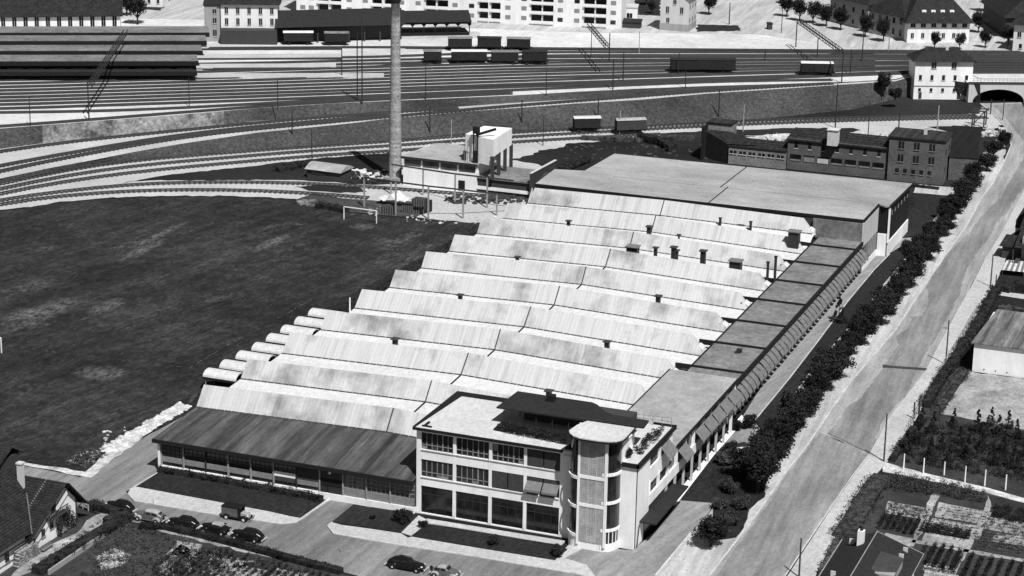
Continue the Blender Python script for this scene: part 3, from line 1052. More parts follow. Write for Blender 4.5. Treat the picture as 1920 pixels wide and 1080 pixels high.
for px, py, w_, h in [(1066, 420, .55, .55), (1217, 437, .75, 1.2), (1229, 476, .55, 1.1), (1263, 482, .8, 1.8), (1268, 481, .6, 1.1), (1318, 490, .85, 1.9), (1390, 425, .7, .35), (970, 487, .55, .45),
                      (863, 560, .6, .6), (1234, 563, .7, .7), (741, 645, .7, .8), (1138, 650, .7, .8), (1029, 743, .7, .8), (1273, 444, .3, .3)]:
    vent(px, py, w_, h, .25)
for px, py, h in [(1263, 404, 2.3), (1350, 424, 1.5), (1407, 432, 1.6), (1439, 515, 2.2), (1453, 516, 3.3)]:
    vent(px, py, .4, h, .1, nm='flue_pipe')
for px, py in [(1184, 484), (1487, 455), (1377, 511)]:
    p = G(px, py, 6.4)
    v = MB()
    v.box(p.x - 1.0, p.x + 1.0, p.y - .1, p.y + 1.4, 5.0, 8.4)
    o = v.build('roof_lantern', M['darksteel'], hall)
    v = MB()
    v.box(p.x - 1.2, p.x + 1.2, p.y - .4, p.y + 1.7, 8.4, 8.55)
    v.build('cap', M['awning'], o)
v = MB()
p = G(1386, 661, 6.0)
v.box(p.x - .4, p.x + .4, p.y - .3, p.y + .3, 6.0, 6.6)
v.box(p.x - .6, p.x + .2, p.y - .6, p.y - .1, 6.0, 6.25)
v.build('ventilator', M['darksteel'], hall)
# flagpole standing at the edge of the hall
fp = MB()
p = G(656, 584, 6)
fp.tube((p.x, p.y, 0), (p.x, p.y, 8.4), .16, .12)
tag(fp.build('post', M['white']), 'short pale post sticking up beyond the left edge of the sawtooth roofs', 'post')

# ================================================================== REAR HALL
rh = thing('rear_hall', 'broad flat-roofed hall behind the sawtooth roofs with dark joints across its roof', 'factory hall', (-115, 410, 0))
r = MB()
pt = {k: G(*v, 10.0) for k, v in dict(a=(1003, 345), b=(1619, 413), c=(1647, 383), d=(1660, 387), e=(1668, 386), f=(1711, 344), g=(1152, 288), h=(1096, 320), i=(1040, 317)).items()}
poly = [(pt[k].x, pt[k].y) for k in 'abcdefghi']
r.prism(poly, 9.75, 10.0)
ro = r.build('roof', M['halroof'], rh)
r = MB()


def edge(mb, a, b, w_, z0, z1):
    d = (b - a).normalized()
    s = Vector((d.y, -d.x, 0)) * w_
    mb.add([Vector((v.x, v.y, z0)) for v in (a, b, b + s, a + s)] + [Vector((v.x, v.y, z1)) for v in (a, b, b + s, a + s)],
           [(0, 1, 2, 3), (4, 5, 6, 7), (0, 1, 5, 4), (1, 2, 6, 5), (2, 3, 7, 6), (3, 0, 4, 7)])


edge(r, pt['a'], pt['b'], .22, 9.55, 10.12)
edge(r, pt['b'], pt['c'], .22, 9.55, 10.12)
edge(r, pt['e'], pt['f'], .22, 9.55, 10.06)
r.build('roof_edge', M['black'], rh)
r = MB()
q0, q1 = G(1401, 313, 10), G(1352, 351, 10)
edge(r, q0, q1, .22, 10.0, 10.06)
q0, q1 = G(1366, 351, 10), G(1330, 380, 10)
edge(r, q0, q1, .22, 10.0, 10.06)
r.build('roof_joint', M['black'], ro)
r = MB()
q0, q1 = G(1150, 331, 10), G(1640, 381, 10)
edge(r, q0, q1, .08, 10.0, 10.04)
r.build('roof_seam', M['awning'], ro)
r = MB()
xa, ya = pt['a'].x, pt['a'].y
r.prism([(pt['a'].x + .2, ya + .2), (pt['b'].x - .1, ya + .2), (pt['c'].x - .1, pt['c'].y), (pt['c'].x - .1, 425), (-141, 425), (-140.5, 409), (-149, 405)], 0, 9.8)
r.build('wall', M['darkwall'], rh)
# light front wall over the gallery end and light east panel
r = MB()
r.box(-91.3, -82.0, 394.0, 394.35, 5.9, 9.5)
r.build('front_panel', M['galroof'], rh)
r = MB()
r.box(-82.05, -81.75, 394.4, 407.2, 4.9, 9.5)
r.build('side_panel', M['offwhite'], rh)
r = MB()
r.box(-82.05, -81.8, 394.4, 407.2, 1.2, 4.9)
sp = r.build('side_window', M['glass'], rh)
r = MB()
for q in range(9):
    y = 394.8 + q * 1.5
    r.box(-81.8, -81.76, y - .04, y + .04, 1.2, 4.9)
for z in (2.1, 3.0, 3.9):
    r.box(-81.8, -81.76, 394.4, 407.2, z - .03, z + .03)
r.build('glazing_bar', M['blindpale'], sp)
r = MB()
r.box(-82.05, -81.7, 394.4, 407.2, 0, 1.2)
r.build('plinth', M['white'], rh)
# the wing to the right of it
r = MB()
r.box(-82.2, -79.9, 407.5, 427, 0, 9.8)
r.build('wall', M['black'], rh)
r = MB()
r.box(-79.95, -79.7, 408, 427.0, 0, 2.6)
r.box(-80.1, -79.6, 407.5, 408.1, 2.6, 9.6)
r.build('plinth', M['white'], rh)
for q in range(6):
    r = MB()
    y = 410.5 + q * 2.9
    r.box(-79.92, -79.86, y, y + .7, 7.4, 8.2)
    r.build('window', M['blindpale'], rh)
r = MB()
r.box(-81.7, -80.0, 407.2, 414.5, 0, 4.4)
r.build('white_annexe', M['white'], rh)

# ================================================================== OFFICE BUILDING
off = thing('office_building', 'white modern office building with ribbon windows, a round-cornered glass stair tower and a roof terrace', 'office building', (-95, 262, 0))
w = MB()
Y0 = 255.0
RW = random.Random(12)
w.box(-111.0, -89.4, Y0 + .6, 270, 0, 12.3)
w.box(-89.4, -80.45, Y0 + .3, 270, 0, 11.55)
w.build('body', M['darkwall'], off)
w = MB()
# front bands
w.box(-111.0, -90.6, Y0, Y0 + .35, 4.1, 5.4)
w.box(-111.0, -90.6, Y0, Y0 + .35, 7.9, 9.3)
w.box(-111.0, -90.6, Y0, Y0 + .35, 11.75, 12.2)
w.box(-111.0, -90.6, Y0, Y0 + .35, 0, .18)
w.box(-90.75, -89.2, Y0 + .003, Y0 + .6, 0, 12.2)
w.box(-111.2, -110.55, Y0 - .003, 270, 0, 12.2)
# front wall right of the tower, side wall
w.box(-82.4, -80.2, Y0 - .15, Y0 + .3, 0, 11.6)
w.build('wall', M['white'], off)
for k, xx in enumerate([-105.7, -100.55, -95.6]):
    w = MB()
    w.box(xx - .21, xx + .21, Y0 - .02, Y0 + .36, 0.18, 11.76)
    w.build('pier', M['white'], off)
w = MB()
for z in (5.4, 9.3):
    w.box(-110.5, -90.75, Y0 - .14, Y0, z - .10, z)
w.build('sill', M['offwhite'], off)
bx = [(-110.55, -105.92), (-105.48, -100.77), (-100.33, -95.82), (-95.38, -90.75)]
for fl, (z0, z1) in enumerate([(.18, 4.1), (5.4, 7.9), (9.3, 11.75)]):
    for k, (x0, x1) in enumerate(bx):
        p = MB()
        p.box(x0, x1, Y0 + .22, Y0 + .3, z0, z1)
        win = p.build('window', M['glass'], off)
        m = MB()
        nm = 6
        covered = (fl == 2 and k == 3) or (fl == 1 and k >= 2)
        if fl:
            for q in range(1, nm):
                xx = x0 + (x1 - x0) * q / nm
                wb = .05 if q != 4 else .09
                m.box(xx - wb, xx + wb, Y0 + .15, Y0 + .22, z0, z1)
            m.box(x0, x1, Y0 + .16, Y0 + .22, z0 + .62, z0 + .72)
            if not covered:
                m.build('glazing_bar', M['blindpale'], win)
                for q in range(nm):
                    if RW.random() < .45:
                        xa, xb = x0 + (x1 - x0) * q / nm + .07, x0 + (x1 - x0) * (q + 1) / nm - .07
                        hh = RW.choice([.35, .6, 1.1])
                        b = MB()
                        b.box(xa, xb, Y0 + .19, Y0 + .215, z1 - hh, z1 - .02) if RW.random() < .6 else b.box(xa, xb, Y0 + .19, Y0 + .215, z0 + .02, z0 + .45)
                        b.build('curtain', M[RW.choice(['blind', 'awning', 'blindpale'])], win)
        else:
            for q in range(1, 4):
                xx = x0 + (x1 - x0) * q / 4
                m.box(xx - .03, xx + .03, Y0 + .17, Y0 + .22, z0, z1)
            m.box(x0, x1, Y0 + .16, Y0 + .22, 2.85, 2.95)
            m.build('glazing_bar', M['darksteel'], win)
            b = MB()
            b.box(x0 + .1, x1 - .1, Y0 + .4, Y0 + .5, .2, .9)
            b.build('display_shelf', M['blind'], win)
        if covered:
            xc = (x0 + x1) / 2
            for (xa, xb) in ((x0 + .05, xc - .08), (xc + .08, x1 - .05)):
                b = MB()
                if fl == 1 and k == 3:
                    b.quad((xa, Y0 + .1, z1 - .6), (xb, Y0 + .1, z1 - .6), (xb, Y0 - .85, z0 + .9), (xa, Y0 - .85, z0 + .9))
                    b.quad((xa, Y0 - .85, z0 + .9), (xb, Y0 - .85, z0 + .9), (xb, Y0 - .85, z0 + .6), (xa, Y0 - .85, z0 + .6))
                    b.build('awning', M['awning'], win)
                    b = MB()
                    b.box(xa, xb, Y0 + .05, Y0 + .1, z1 - .6, z1)
                    b.build('blind', M['blind'], win)
                else:
                    b.box(xa, xb, Y0 + .04, Y0 + .1, z0 + .12, z1 - .05)
                    b.build('blind', M['blind'], win)
# roofs
w = MB()
w.prism([(-111.3, 254.4), (-90.3, 254.4), (-90.3, 257.0), (-90.3, 269.6), (-111.3, 269.6)], 12.2, 12.5)
ro = w.build('roof', M['offroof'], off)
w = MB()
w.prism([(-111.5, 254.4), (-111.2, 254.4), (-110.2, 268.3), (-110.2, 269.8), (-111.5, 269.8)], 12.5, 12.62)
w.box(-110.2, -101.5, 268.3, 269.8, 12.5, 12.62)
w.box(-111.5, -90.2, 254.25, 254.42, 12.18, 12.56)
w.box(-110.5, -109.1, 255.1, 255.3, 12.5, 12.7)
w.box(-110.3, -110.0, 255.3, 256.8, 12.5, 12.7)
w.build('roof_edge', M['black'], ro)
# terrace on the right with parapet
w = MB()
w.box(-90.3, -80.0, 254.9, 270.6, 11.55, 11.75)
w.build('terrace_floor', M['offroof'], off)
w = MB()
w.box(-82.2, -79.85, 254.55, 254.85, 11.45, 12.0)
w.box(-80.15, -79.8, 254.55, 270.8, 11.45, 12.0)
w.box(-83.0, -79.8, 270.4, 270.75, 11.45, 12.0)
w.build('parapet', M['black'], off)
w = MB()
w.box(-82.2, -80.15, 254.9, 257.0, 11.75, 11.95)
w.build('planter', M['offroof'], off)
# penthouse roof
w = MB()
pr = [(-101.7, 259.8), (-89.6, 259.9), (-81.2, 260.4), (-81.4, 263.2), (-86.5, 263.4), (-87.6, 263.9), (-88.6, 264.9), (-89.6, 266.2), (-90.6, 266.8), (-101.4, 266.9)]
w.prism(pr, 14.8, 15.0)
w.build('terrace_canopy', M['felt'], off)
w = MB()
w.box(-99.0, -84, 263.2, 266.2, 12.5, 14.8)
w.build('penthouse_wall', M['darkwall'], off)
for k in range(7):
    w = MB()
    x = -100.8 + k * 2.3
    w.tube((x, 260.3, 12.5), (x, 260.3, 14.8), .07)
    w.build('canopy_post', M['darksteel'], off)
p = AtY(1029, 745, 265)
w = MB()
w.box(-96.3, -95.3, 264.5, 265.5, 15.0, 15.9)
w.build('canopy_flue', M['black'], off)
w = MB()
w.box(-84.6, -82.9, 257.5, 262.8, 13.4, 13.6)
w.box(-84.4, -83.1, 257.9, 262.5, 11.75, 13.4)
w.build('stair_house', M['white'], off)
w = MB()
for a, b in (((-85.5, 269.8), (-80.4, 270.2)),):
    for z in (12.6, 13.1):
        w.bar((a[0], a[1], z), (b[0], b[1], z), .05, .05)
    for q in range(5):
        x = a[0] + (b[0] - a[0]) * q / 4
        w.bar((x, a[1] + .1 * q, 11.7), (x, a[1] + .1 * q, 13.1), .05, .05)
w.build('railing', M['awning'], off)
# roof garden
rg = random.Random(3)
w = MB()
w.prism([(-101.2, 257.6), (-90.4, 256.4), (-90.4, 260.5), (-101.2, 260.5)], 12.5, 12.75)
w.build('garden_bed_and_shade', M['black'], off)  # planter soil; its black also paints in the shade by the canopy
w = MB()
for q in range(120):
    x = rg.uniform(-101, -90.5)
    y = 257.6 - (x + 101) * .1 + rg.uniform(0, 2.6)
    w.leaves((x, y, 12.9), .55, 45, .10, .8, rg)
tag(w.build('roof_garden', M['leaf']), 'dark planting along the front edge of the roof terrace under the dark canopy', 'plants', kind='stuff')
w = MB()
for q in range(30):
    x = rg.uniform(-99.5, -90.5)
    w.leaves((x, 257.3 - (x + 101) * .1 + rg.uniform(-.15, .2), 12.7), .2, 6, .08, .7, rg)
tag(w.build('roof_flowers', M['leafpale']), 'pale flowers along the front of the roof terrace planting', 'plants', kind='stuff')
w = MB()
for q in range(26):
    w.leaves((rg.uniform(-83.2, -81.8), rg.uniform(256.2, 257.8), 12.6), .6, 75, .12, .9, rg)
for q in range(24):
    w.leaves((rg.uniform(-82.0, -80.6), rg.uniform(258, 269), 12.2), .5, 60, .11, .8, rg)
tag(w.build('roof_shrub', M['leaf']), 'bushy dark shrubs beside the stair tower on the roof terrace corner', 'shrub', kind='stuff')

# stair tower
def tower_plan(off_=0.0, n=7):
    P = []
    cl, crr, rr = (-87.0, 254.3), (-84.0, 254.5), 2.0
    for k in range(n + 1):
        a = PI + (PI / 2) * k / n
        P.append((cl[0] + (rr + off_) * math.cos(a), cl[1] + (rr + off_) * math.sin(a)))
    for k in range(n + 1):
        a = 1.5 * PI + (PI / 2) * k / n
        P.append((crr[0] + (1.75 + off_) * math.cos(a), crr[1] + (2.2 + off_) * math.sin(a)))
    return P


tp = tower_plan()
back = [(-82.25, 257.0), (-89.0, 257.0)]
w = MB()
w.prism(tp + back, 0, 1.2)
w.build('tower_base', M['white'], off)
w = MB()
w.prism(tower_plan(-.12) + [(-82.4, 256.9), (-88.9, 256.9)], 1.2, 15.6)
tg = w.build('tower_glass', M['glass'], off)
w = MB()
w.box(-88.9, -82.35, 256.5, 257.2, 11.7, 15.6)
w.box(-82.5, -82.2, 255.0, 257.3, 11.7, 15.6)
w.build('tower_wall', M['white'], off)
w = MB()
w.prism(tower_plan(-.03)[:8] + [(-87.0, 254.3), ], 1.2, 1.75)
w.build('tower_base', M['white'], off)


def band(pts, z0, z1, o):
    m = MB()
    out_ = [Vector((p[0], p[1], 0)) for p in pts]
    for a, b in zip(out_, out_[1:]):
        d = (b - a).normalized()
        s = Vector((d.y, -d.x, 0)) * o
        m.add([Vector((v.x, v.y, z)) for z in (z0, z1) for v in (a, b, b + s, a + s)],
              [(0, 1, 2, 3), (4, 5, 6, 7), (0, 1, 5, 4), (1, 2, 6, 5), (2, 3, 7, 6), (3, 0, 4, 7)])
    return m


for z in (1.9, 5.9, 9.9):
    band(tp[:8], z - .16, z + .24, .16).build('curved_sill', M['white'], off)
for z in (3.1, 6.9, 10.8):
    band(tp[8:], z - .16, z + .24, .16).build('curved_sill', M['white'], off)
w = MB()
w.box(-87.3, -87.0, 252.1, 252.6, .8, 15.6)
w.box(-83.65, -83.35, 252.1, 252.6, .8, 15.6)
for z in (6.35, 10.25):
    w.box(-87.0, -83.65, 252.12, 252.5, z - .22, z + .22)
w.build('tower_frame', M['white'], off)
for z0, z1 in ((1.25, 6.13), (6.57, 10.03), (10.47, 15.6)):
    for k in range(3):
        x0 = -87.0 + k * 1.117
        w = MB()
        w.box(x0 + .04, x0 + 1.077, 252.2, 252.4, z0, z1)
        w.build('lattice_panel', M['lattice'], off)
    w = MB()
    for k in (1, 2):
        x0 = -87.0 + k * 1.117
        w.box(x0 - .035, x0 + .035, 252.15, 252.2, z0, z1)
    w.build('panel_rib', M['offwhite'], off)
w = MB()
for k in range(6):
    t = 8 + k * (len(tp) - 9) / 5.2
    i0 = int(t)
    fr = t - i0
    a, b = tp[i0], tp[min(i0 + 1, len(tp) - 1)]
    x, y = a[0] + (b[0] - a[0]) * fr, a[1] + (b[1] - a[1]) * fr
    w.tube((x, y - .03, .6), (x, y - .03, 3.0), .07, n=4)
w.build('entrance_grille', M['white'], off)
rp = [(-88.9, 252.9), (-88.5, 252.0), (-87.8, 251.3), (-86.8, 250.9), (-84.2, 250.9), (-82.9, 251.15), (-82.0, 251.7), (-81.5, 252.6), (-81.4, 253.6), (-81.5, 257.2), (-87.9, 257.2), (-88.6, 255.4)]
w = MB()
w.prism(rp, 15.85, 16.0)
tr = w.build('tower_roof', M['offroof'], off)
w = MB()
w.prism([(x + (-.04 if x < -85 else .04), y - .04) for x, y in rp], 15.6, 15.85)
w.build('roof_edge', M['black'], tr)

# east front of the office wing: upper window bays, awnings, arcade
XE = -80.2
w = MB()
w.box(XE - .35, XE, 254.9, 260.6, 0, 11.6)
w.box(XE - .35, XE, 260.6, 270.4, 7.1, 9.3)
w.box(XE - .35, XE, 260.6, 270.4, 10.9, 11.6)
w.box(XE - .35, XE, 268.9, 270.4, 9.3, 10.9)
w.box(XE - .35, XE + .05, 260.6, 301.1, 4.1, 5.5)
w.box(XE - .35, XE, 270.4, 301.1, 7.9, 8.7)
w.box(-90, -89.7, 270.7, 301.1, 4, 8.7)
w.build('wall', M['white'], off)
w = MB()
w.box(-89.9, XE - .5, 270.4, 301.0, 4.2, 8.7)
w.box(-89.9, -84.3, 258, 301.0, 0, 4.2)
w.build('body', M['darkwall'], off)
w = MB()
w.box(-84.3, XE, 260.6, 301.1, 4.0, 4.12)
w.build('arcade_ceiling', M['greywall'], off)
w = MB()
w.prism([(-90.2, 270.75), (-79.7, 270.75), (-79.7, 301.2), (-90.2, 301.2)], 8.7, 9.0)
ro = w.build('roof', M['wingroof'], off)
w = MB()
w.box(-90.3, -90.1, 270.75, 301.2, 8.6, 9.06)
w.box(-79.75, -79.55, 270.75, 301.2, 8.65, 9.06)
w.build('roof_edge', M['black'], ro)
pitch = 4.05
for k in range(10):
    y0 = 260.6 + k * pitch
    y1 = y0 + pitch
    z1 = 7.1 if y0 < 269 else 7.9
    p = MB()
    p.box(XE - .5, XE - .3, y0 + .15, y1 - .15, 5.5, z1)
    win = p.build('window', M['glass'], off)
    m = MB()
    for q in (1, 2):
        yy = y0 + pitch * q / 3
        m.box(XE - .3, XE - .24, yy - .04, yy + .04, 5.5, z1)
    m.box(XE - .3, XE - .24, y0 + .15, y1 - .15, 6.0, 6.08)
    m.build('glazing_bar', M['blindpale'], win)
    m = MB()
    m.box(XE - .5, XE + .12, y0 - .1, y0 + .1, 5.5, z1 + .5)
    m.build('pier', M['white'], off)
    if k in (3, 5, 6, 7, 8, 9):
        b = MB()
        b.quad((XE + .02, y0 + .2, z1 - .3), (XE + .02, y1 - .2, z1 - .3), (XE + 1.35, y1 - .2, z1 - 1.7), (XE + 1.35, y0 + .2, z1 - 1.7))
        b.quad((XE + 1.35, y0 + .2, z1 - 1.7), (XE + 1.35, y1 - .2, z1 - 1.7), (XE + 1.35, y1 - .2, z1 - 1.9), (XE + 1.35, y0 + .2, z1 - 1.9))
        b.build('awning', M['awning'], win)
        b = MB()
        for yy in (y0 + .25, y1 - .25):
            b.bar((XE, yy, z1 - 1.7), (XE + 1.3, yy, z1 - 1.72), .04, .04)
        b.build('awning_arm', M['darksteel'], win)
    if k >= 2:
        m = MB()
        m.box(XE - .28, XE + .0, y0 - .17, y0 + .17, 0, 4.1)
        m.build('column', M['offwhite'], off)
m = MB()
m.box(XE - .4, XE, 301.1 - .3, 301.1, 0, 4.1)
m.box(XE - .5, XE + .25, 301.0, 301.25, 4.6, 8.7)
m.build('column', M['white'], off)
for k, (y0, y1) in enumerate([(260.8, 264.6), (265.0, 268.7)]):
    p = MB()
    p.box(XE - .5, XE - .3, y0, y1, 9.3, 10.9)
    win = p.build('window', M['glass'], off)
    m = MB()
    m.box(XE - .3, XE - .24, (y0 + y1) / 2 - .04, (y0 + y1) / 2 + .04, 9.3, 10.9)
    m.box(XE - .3, XE - .24, y0, y1, 9.7, 9.78)
    m.build('glazing_bar', M['blindpale'], win)
    if k == 1:
        b = MB()
        b.quad((XE + .02, y0, 10.7), (XE + .02, y1, 10.7), (XE + 1.4, y1, 9.2), (XE + 1.4, y0, 9.2))
        b.build('awning', M['awning'], win)
m = MB()
m.box(XE - .5, XE + .12, 264.65, 264.95, 9.3, 11.0)
m.build('pier', M['white'], off)
# inner arcade: shop windows
for k in range(6):
    y0 = 272 + k * 4.6
    p = MB()
    p.box(-84.3, -84.2, y0, y0 + 3.8, .5, 3.4)
    p.build('shop_window', M['glass'], off)
# entrance canopy
c = MB()
c.prism([(-80.2, 256.7), (-77.9, 256.7), (-77.9, 271.2), (-80.2, 271.2)], 3.15, 3.35)
c.build('entrance_canopy', M['felt'], off)
c = MB()
c.tube((-80.0, 255.4, 0), (-80.0, 256.2, 3.15), .07)
c.tube((-80.0, 271.0, 0), (-80.0, 271.0, 3.15), .07)
c.build('canopy_post', M['darksteel'], off)
c = MB()
c.box(-80.25, -80.12, 258.6, 270.3, .1, 3.1)
c.build('entrance_door', M['glass'], off)
# ================================================================== RAILWAY
RL = random.Random(11)


def zyard(x, y):
    return 5.0


def track(name_label, pts, zf, group, sleepers=True, width=2.5, wide_bed=None, rails=True, cat='railway track'):
    P = []
    PXS = []
    for (a, b) in zip(pts, pts[1:]):
        n_ = max(1, int(abs(b[0] - a[0]) / 50))
        for q in range(n_):
            t = q / n_
            PXS.append(a[0] + (b[0] - a[0]) * t)
            x, y = a[0] + (b[0] - a[0]) * t, a[1] + (b[1] - a[1]) * t
            P.append(G(x, y, zf(x)))
    P.append(G(pts[-1][0], pts[-1][1], zf(pts[-1][0])))
    PXS.append(pts[-1][0])
    wb = wide_bed if callable(wide_bed) else (lambda x: wide_bed)
    # smooth
    for _ in range(3):
        P = [P[0]] + [(P[i - 1] + P[i] * 2 + P[i + 1]) / 4 for i in range(1, len(P) - 1)] + [P[-1]]
    c = P[len(P) // 2]
    t = thing('railway_track', name_label, cat, tuple(c), group)
    sides = []
    for i, p in enumerate(P):
        d = (P[min(i + 1, len(P) - 1)] - P[max(i - 1, 0)])
        d.z = 0
        d.normalize()
        sides.append(Vector((-d.y, d.x, 0)))
    up = Vector((0, 0, 1))
    if wide_bed:
        m = MB()
        m.strip([p + s * wb(q) / 2 + up * .10 for p, s, q in zip(P, sides, PXS)], [p - s * wb(q) / 2 + up * .10 for p, s, q in zip(P, sides, PXS)])
        m.build('track_bed', M['bed'], t)
    if rails:
        for sg in (1, -1):
            m = MB()
            A = [p + s * sg * .72 for p, s in zip(P, sides)]
            hw = .09
            for z0, z1, o0, o1 in ((.30, .30, -hw, hw), (.1, .30, -hw, -hw), (.1, .30, hw, hw)):
                m.strip([a + s * o0 + up * z0 for a, s in zip(A, sides)], [a + s * o1 + up * z1 for a, s in zip(A, sides)])
            m.build('rail', M['rail'], t)
    if sleepers:
        m = MB()
        acc = 0
        stp = sleepers if sleepers is not True else 1.1
        for i in range(len(P) - 1):
            L = (P[i + 1] - P[i]).length
            d = (P[i + 1] - P[i]) / L
            s = sides[i]
            while acc < L:
                q = P[i] + d * acc
                a, b = q - s * width / 2, q + s * width / 2
                e = d * .22
                z = up * .16
                m.add([a - e + z, b - e + z, b + e + z, a + e + z], [(0, 1, 2, 3)])
                acc += stp
            acc -= L
        m.build('sleepers', M['sleeper'], t)
    return t


zl = lambda x: .03
g_low = 'sidings curving behind the factory'
track('upper of the curving sidings at the foot of the embankment', [(-120, 372), (0, 346), (120, 318.7), (240, 302), (480, 283), (620, 273), (755, 265), (872, 255), (960, 248), (1100, 243), (1200, 238), (1327, 231), (1440, 226), (1600, 221.5), (1830, 217)], zl, g_low)
track('middle curving siding carrying on to the two parked wagons', [(-120, 384), (0, 354), (120, 330), (240, 312), (480, 292), (620, 280), (755, 274), (872, 263), (960, 257), (1060, 252), (1200, 244), (1300, 238), (1440, 232), (1600, 226.5), (1850, 221)], zl, g_low)
track('lower curving siding ending near the brickworks', [(-120, 394), (0, 362), (120, 341), (240, 324), (480, 302), (620, 290), (755, 283), (872, 275), (960, 266), (1100, 259), (1240, 252)], zl, g_low)
track('siding that runs past the round-roofed shed into the works yard', [(-120, 402), (0, 373), (120, 359.5), (240, 345.5), (350, 342.5), (480, 341.5), (560, 343), (640, 347), (700, 352), (780, 356), (870, 366), (960, 372)], zl, g_low)
track('siding nearest the sports field, ending at the timber frames', [(-120, 412), (0, 380), (120, 367.5), (240, 358), (350, 356), (480, 357), (560, 360.5), (640, 367), (690, 372)], zl, g_low)
zrr = lambda x: zr(x) + .1
g_up = 'branch line tracks climbing the embankment'
track('nearer track of the branch line climbing along the embankment', [(-200, 368), (0, 321), (100, 301), (270, 269), (400, 249), (480, 242), (620, 229.5), (730, 219.5), (860, 207.5), (960, 199), (1100, 188.5), (1250, 177), (1440, 163.5), (1560, 157)], zrr, g_up, wide_bed=1.6)
track('second track of the branch line just above the nearer one', [(-200, 352), (0, 311), (100, 293), (270, 263), (400, 245), (480, 237.5), (620, 226), (730, 216)], zrr, g_up, wide_bed=1.5)
track('single track at the foot of the pale upper bank', [(-200, 318), (0, 284), (85, 271), (270, 252), (400, 239), (480, 230.5), (620, 219), (730, 211.5), (860, 203)], zrr, g_up, wide_bed=1.5)
# marshalling yard
YL = [(63, 92), (81, 97), (99, 102), (128, 108), (136, 113.5), (145, 119), (151.5, 124.5), (158, 130), (164.5, 135.5), (171, 141), (177.5, 147), (184, 153), (190.5, 159), (197.5, 164), (205, 170)]
YRT = [98, 103, 107.5, 112, 116.5, 121, 125.5, 130, 134, 137]
YRI = [0, 1, 1, 2, 3, 3, 4, 5, 5, 6, 7, 7, 8, 9, 9]
YR = [YRT[i] for i in YRI]
for k, ((a, b), c) in enumerate(zip(YL, YR)):
    if k in (0, 1, 2):
        pts = [(380, 88 + 18.5 * k), (700, (88 + 18.5 * k) * .35 + b * .65 + 1), (960, b), (1500, (b + c) / 2 - .5), (2050, c + .5)]
        if k == 0:
            pts = [(390, 91), (700, 89), (960, 91), (1500, 95), (2050, 99)]
        elif k == 1:
            pts = [(385, 111), (700, 108), (800, 104), (960, 98.5), (1500, 99), (2050, 102)]
        else:
            pts = [(380, 130), (700, 128), (820, 117), (960, 104.5), (1500, 104), (2050, 106)]
    else:
        pts = [(-200, a + 1.5), (0, a), (480, (a * .53 + b * .47)), (960, b), (1350, b * .45 + c * .55 + (1.5 if k > 11 else 0)), (1640, b * .1 + c * .9 + (1.2 if k > 11 else 0)), (1700, c), (1920, c), (2050, c)]
        if k in (2, 5, 8, 11, 14):
            pts = pts[:-3] if k < 14 else pts[:-4] + [(1560, 150.5)]
    track('one of the dark straight tracks side by side across the marshalling yard' if 2 < k < 13 else ['yard track farthest from the factory, running beside the goods road', 'yard track between the two farthest station platforms',
          'yard track between the two nearest station platforms'][k] if k < 3 else ['nearest yard track but one, curving along the crest', 'yard track running along the very crest of the embankment'][k - 13],
          pts, lambda x: 5.03, 'parallel tracks of the marshalling yard', sleepers=False, wide_bed=lambda x: 2.1 if x < 200 else max(1.75, 2.1 - (x - 200) / 1300 * .4))
track('track along the pale edge of the yard above the embankment, curving in from the left', [(-200, 248), (0, 238.5), (165, 225.5), (350, 211), (480, 200.5), (620, 191.5), (730, 186.5), (860, 180.5), (960, 176)], lambda x: 5.03, 'parallel tracks of the marshalling yard', sleepers=False, wide_bed=1.9)
track('track branching just inside the pale edge of the yard', [(-200, 214), (0, 212), (200, 209), (350, 203), (480, 195.5), (730, 181.5), (960, 172.5)], lambda x: 5.03, 'parallel tracks of the marshalling yard', sleepers=False, wide_bed=1.9)
for k in range(3):   # extra tracks on the left between the platforms
    y = [92, 110, 128][k]
    track(['track under the dark edge of the second station canopy', 'track under the dark edge of the third station canopy', 'track under the dark edge of the nearest station canopy'][k],
          [(-200, y + 2), (0, y + 1), (390, y), (640, y - .5)], lambda x: 5.03, 'tracks between the station platforms', sleepers=False, wide_bed=3.2)
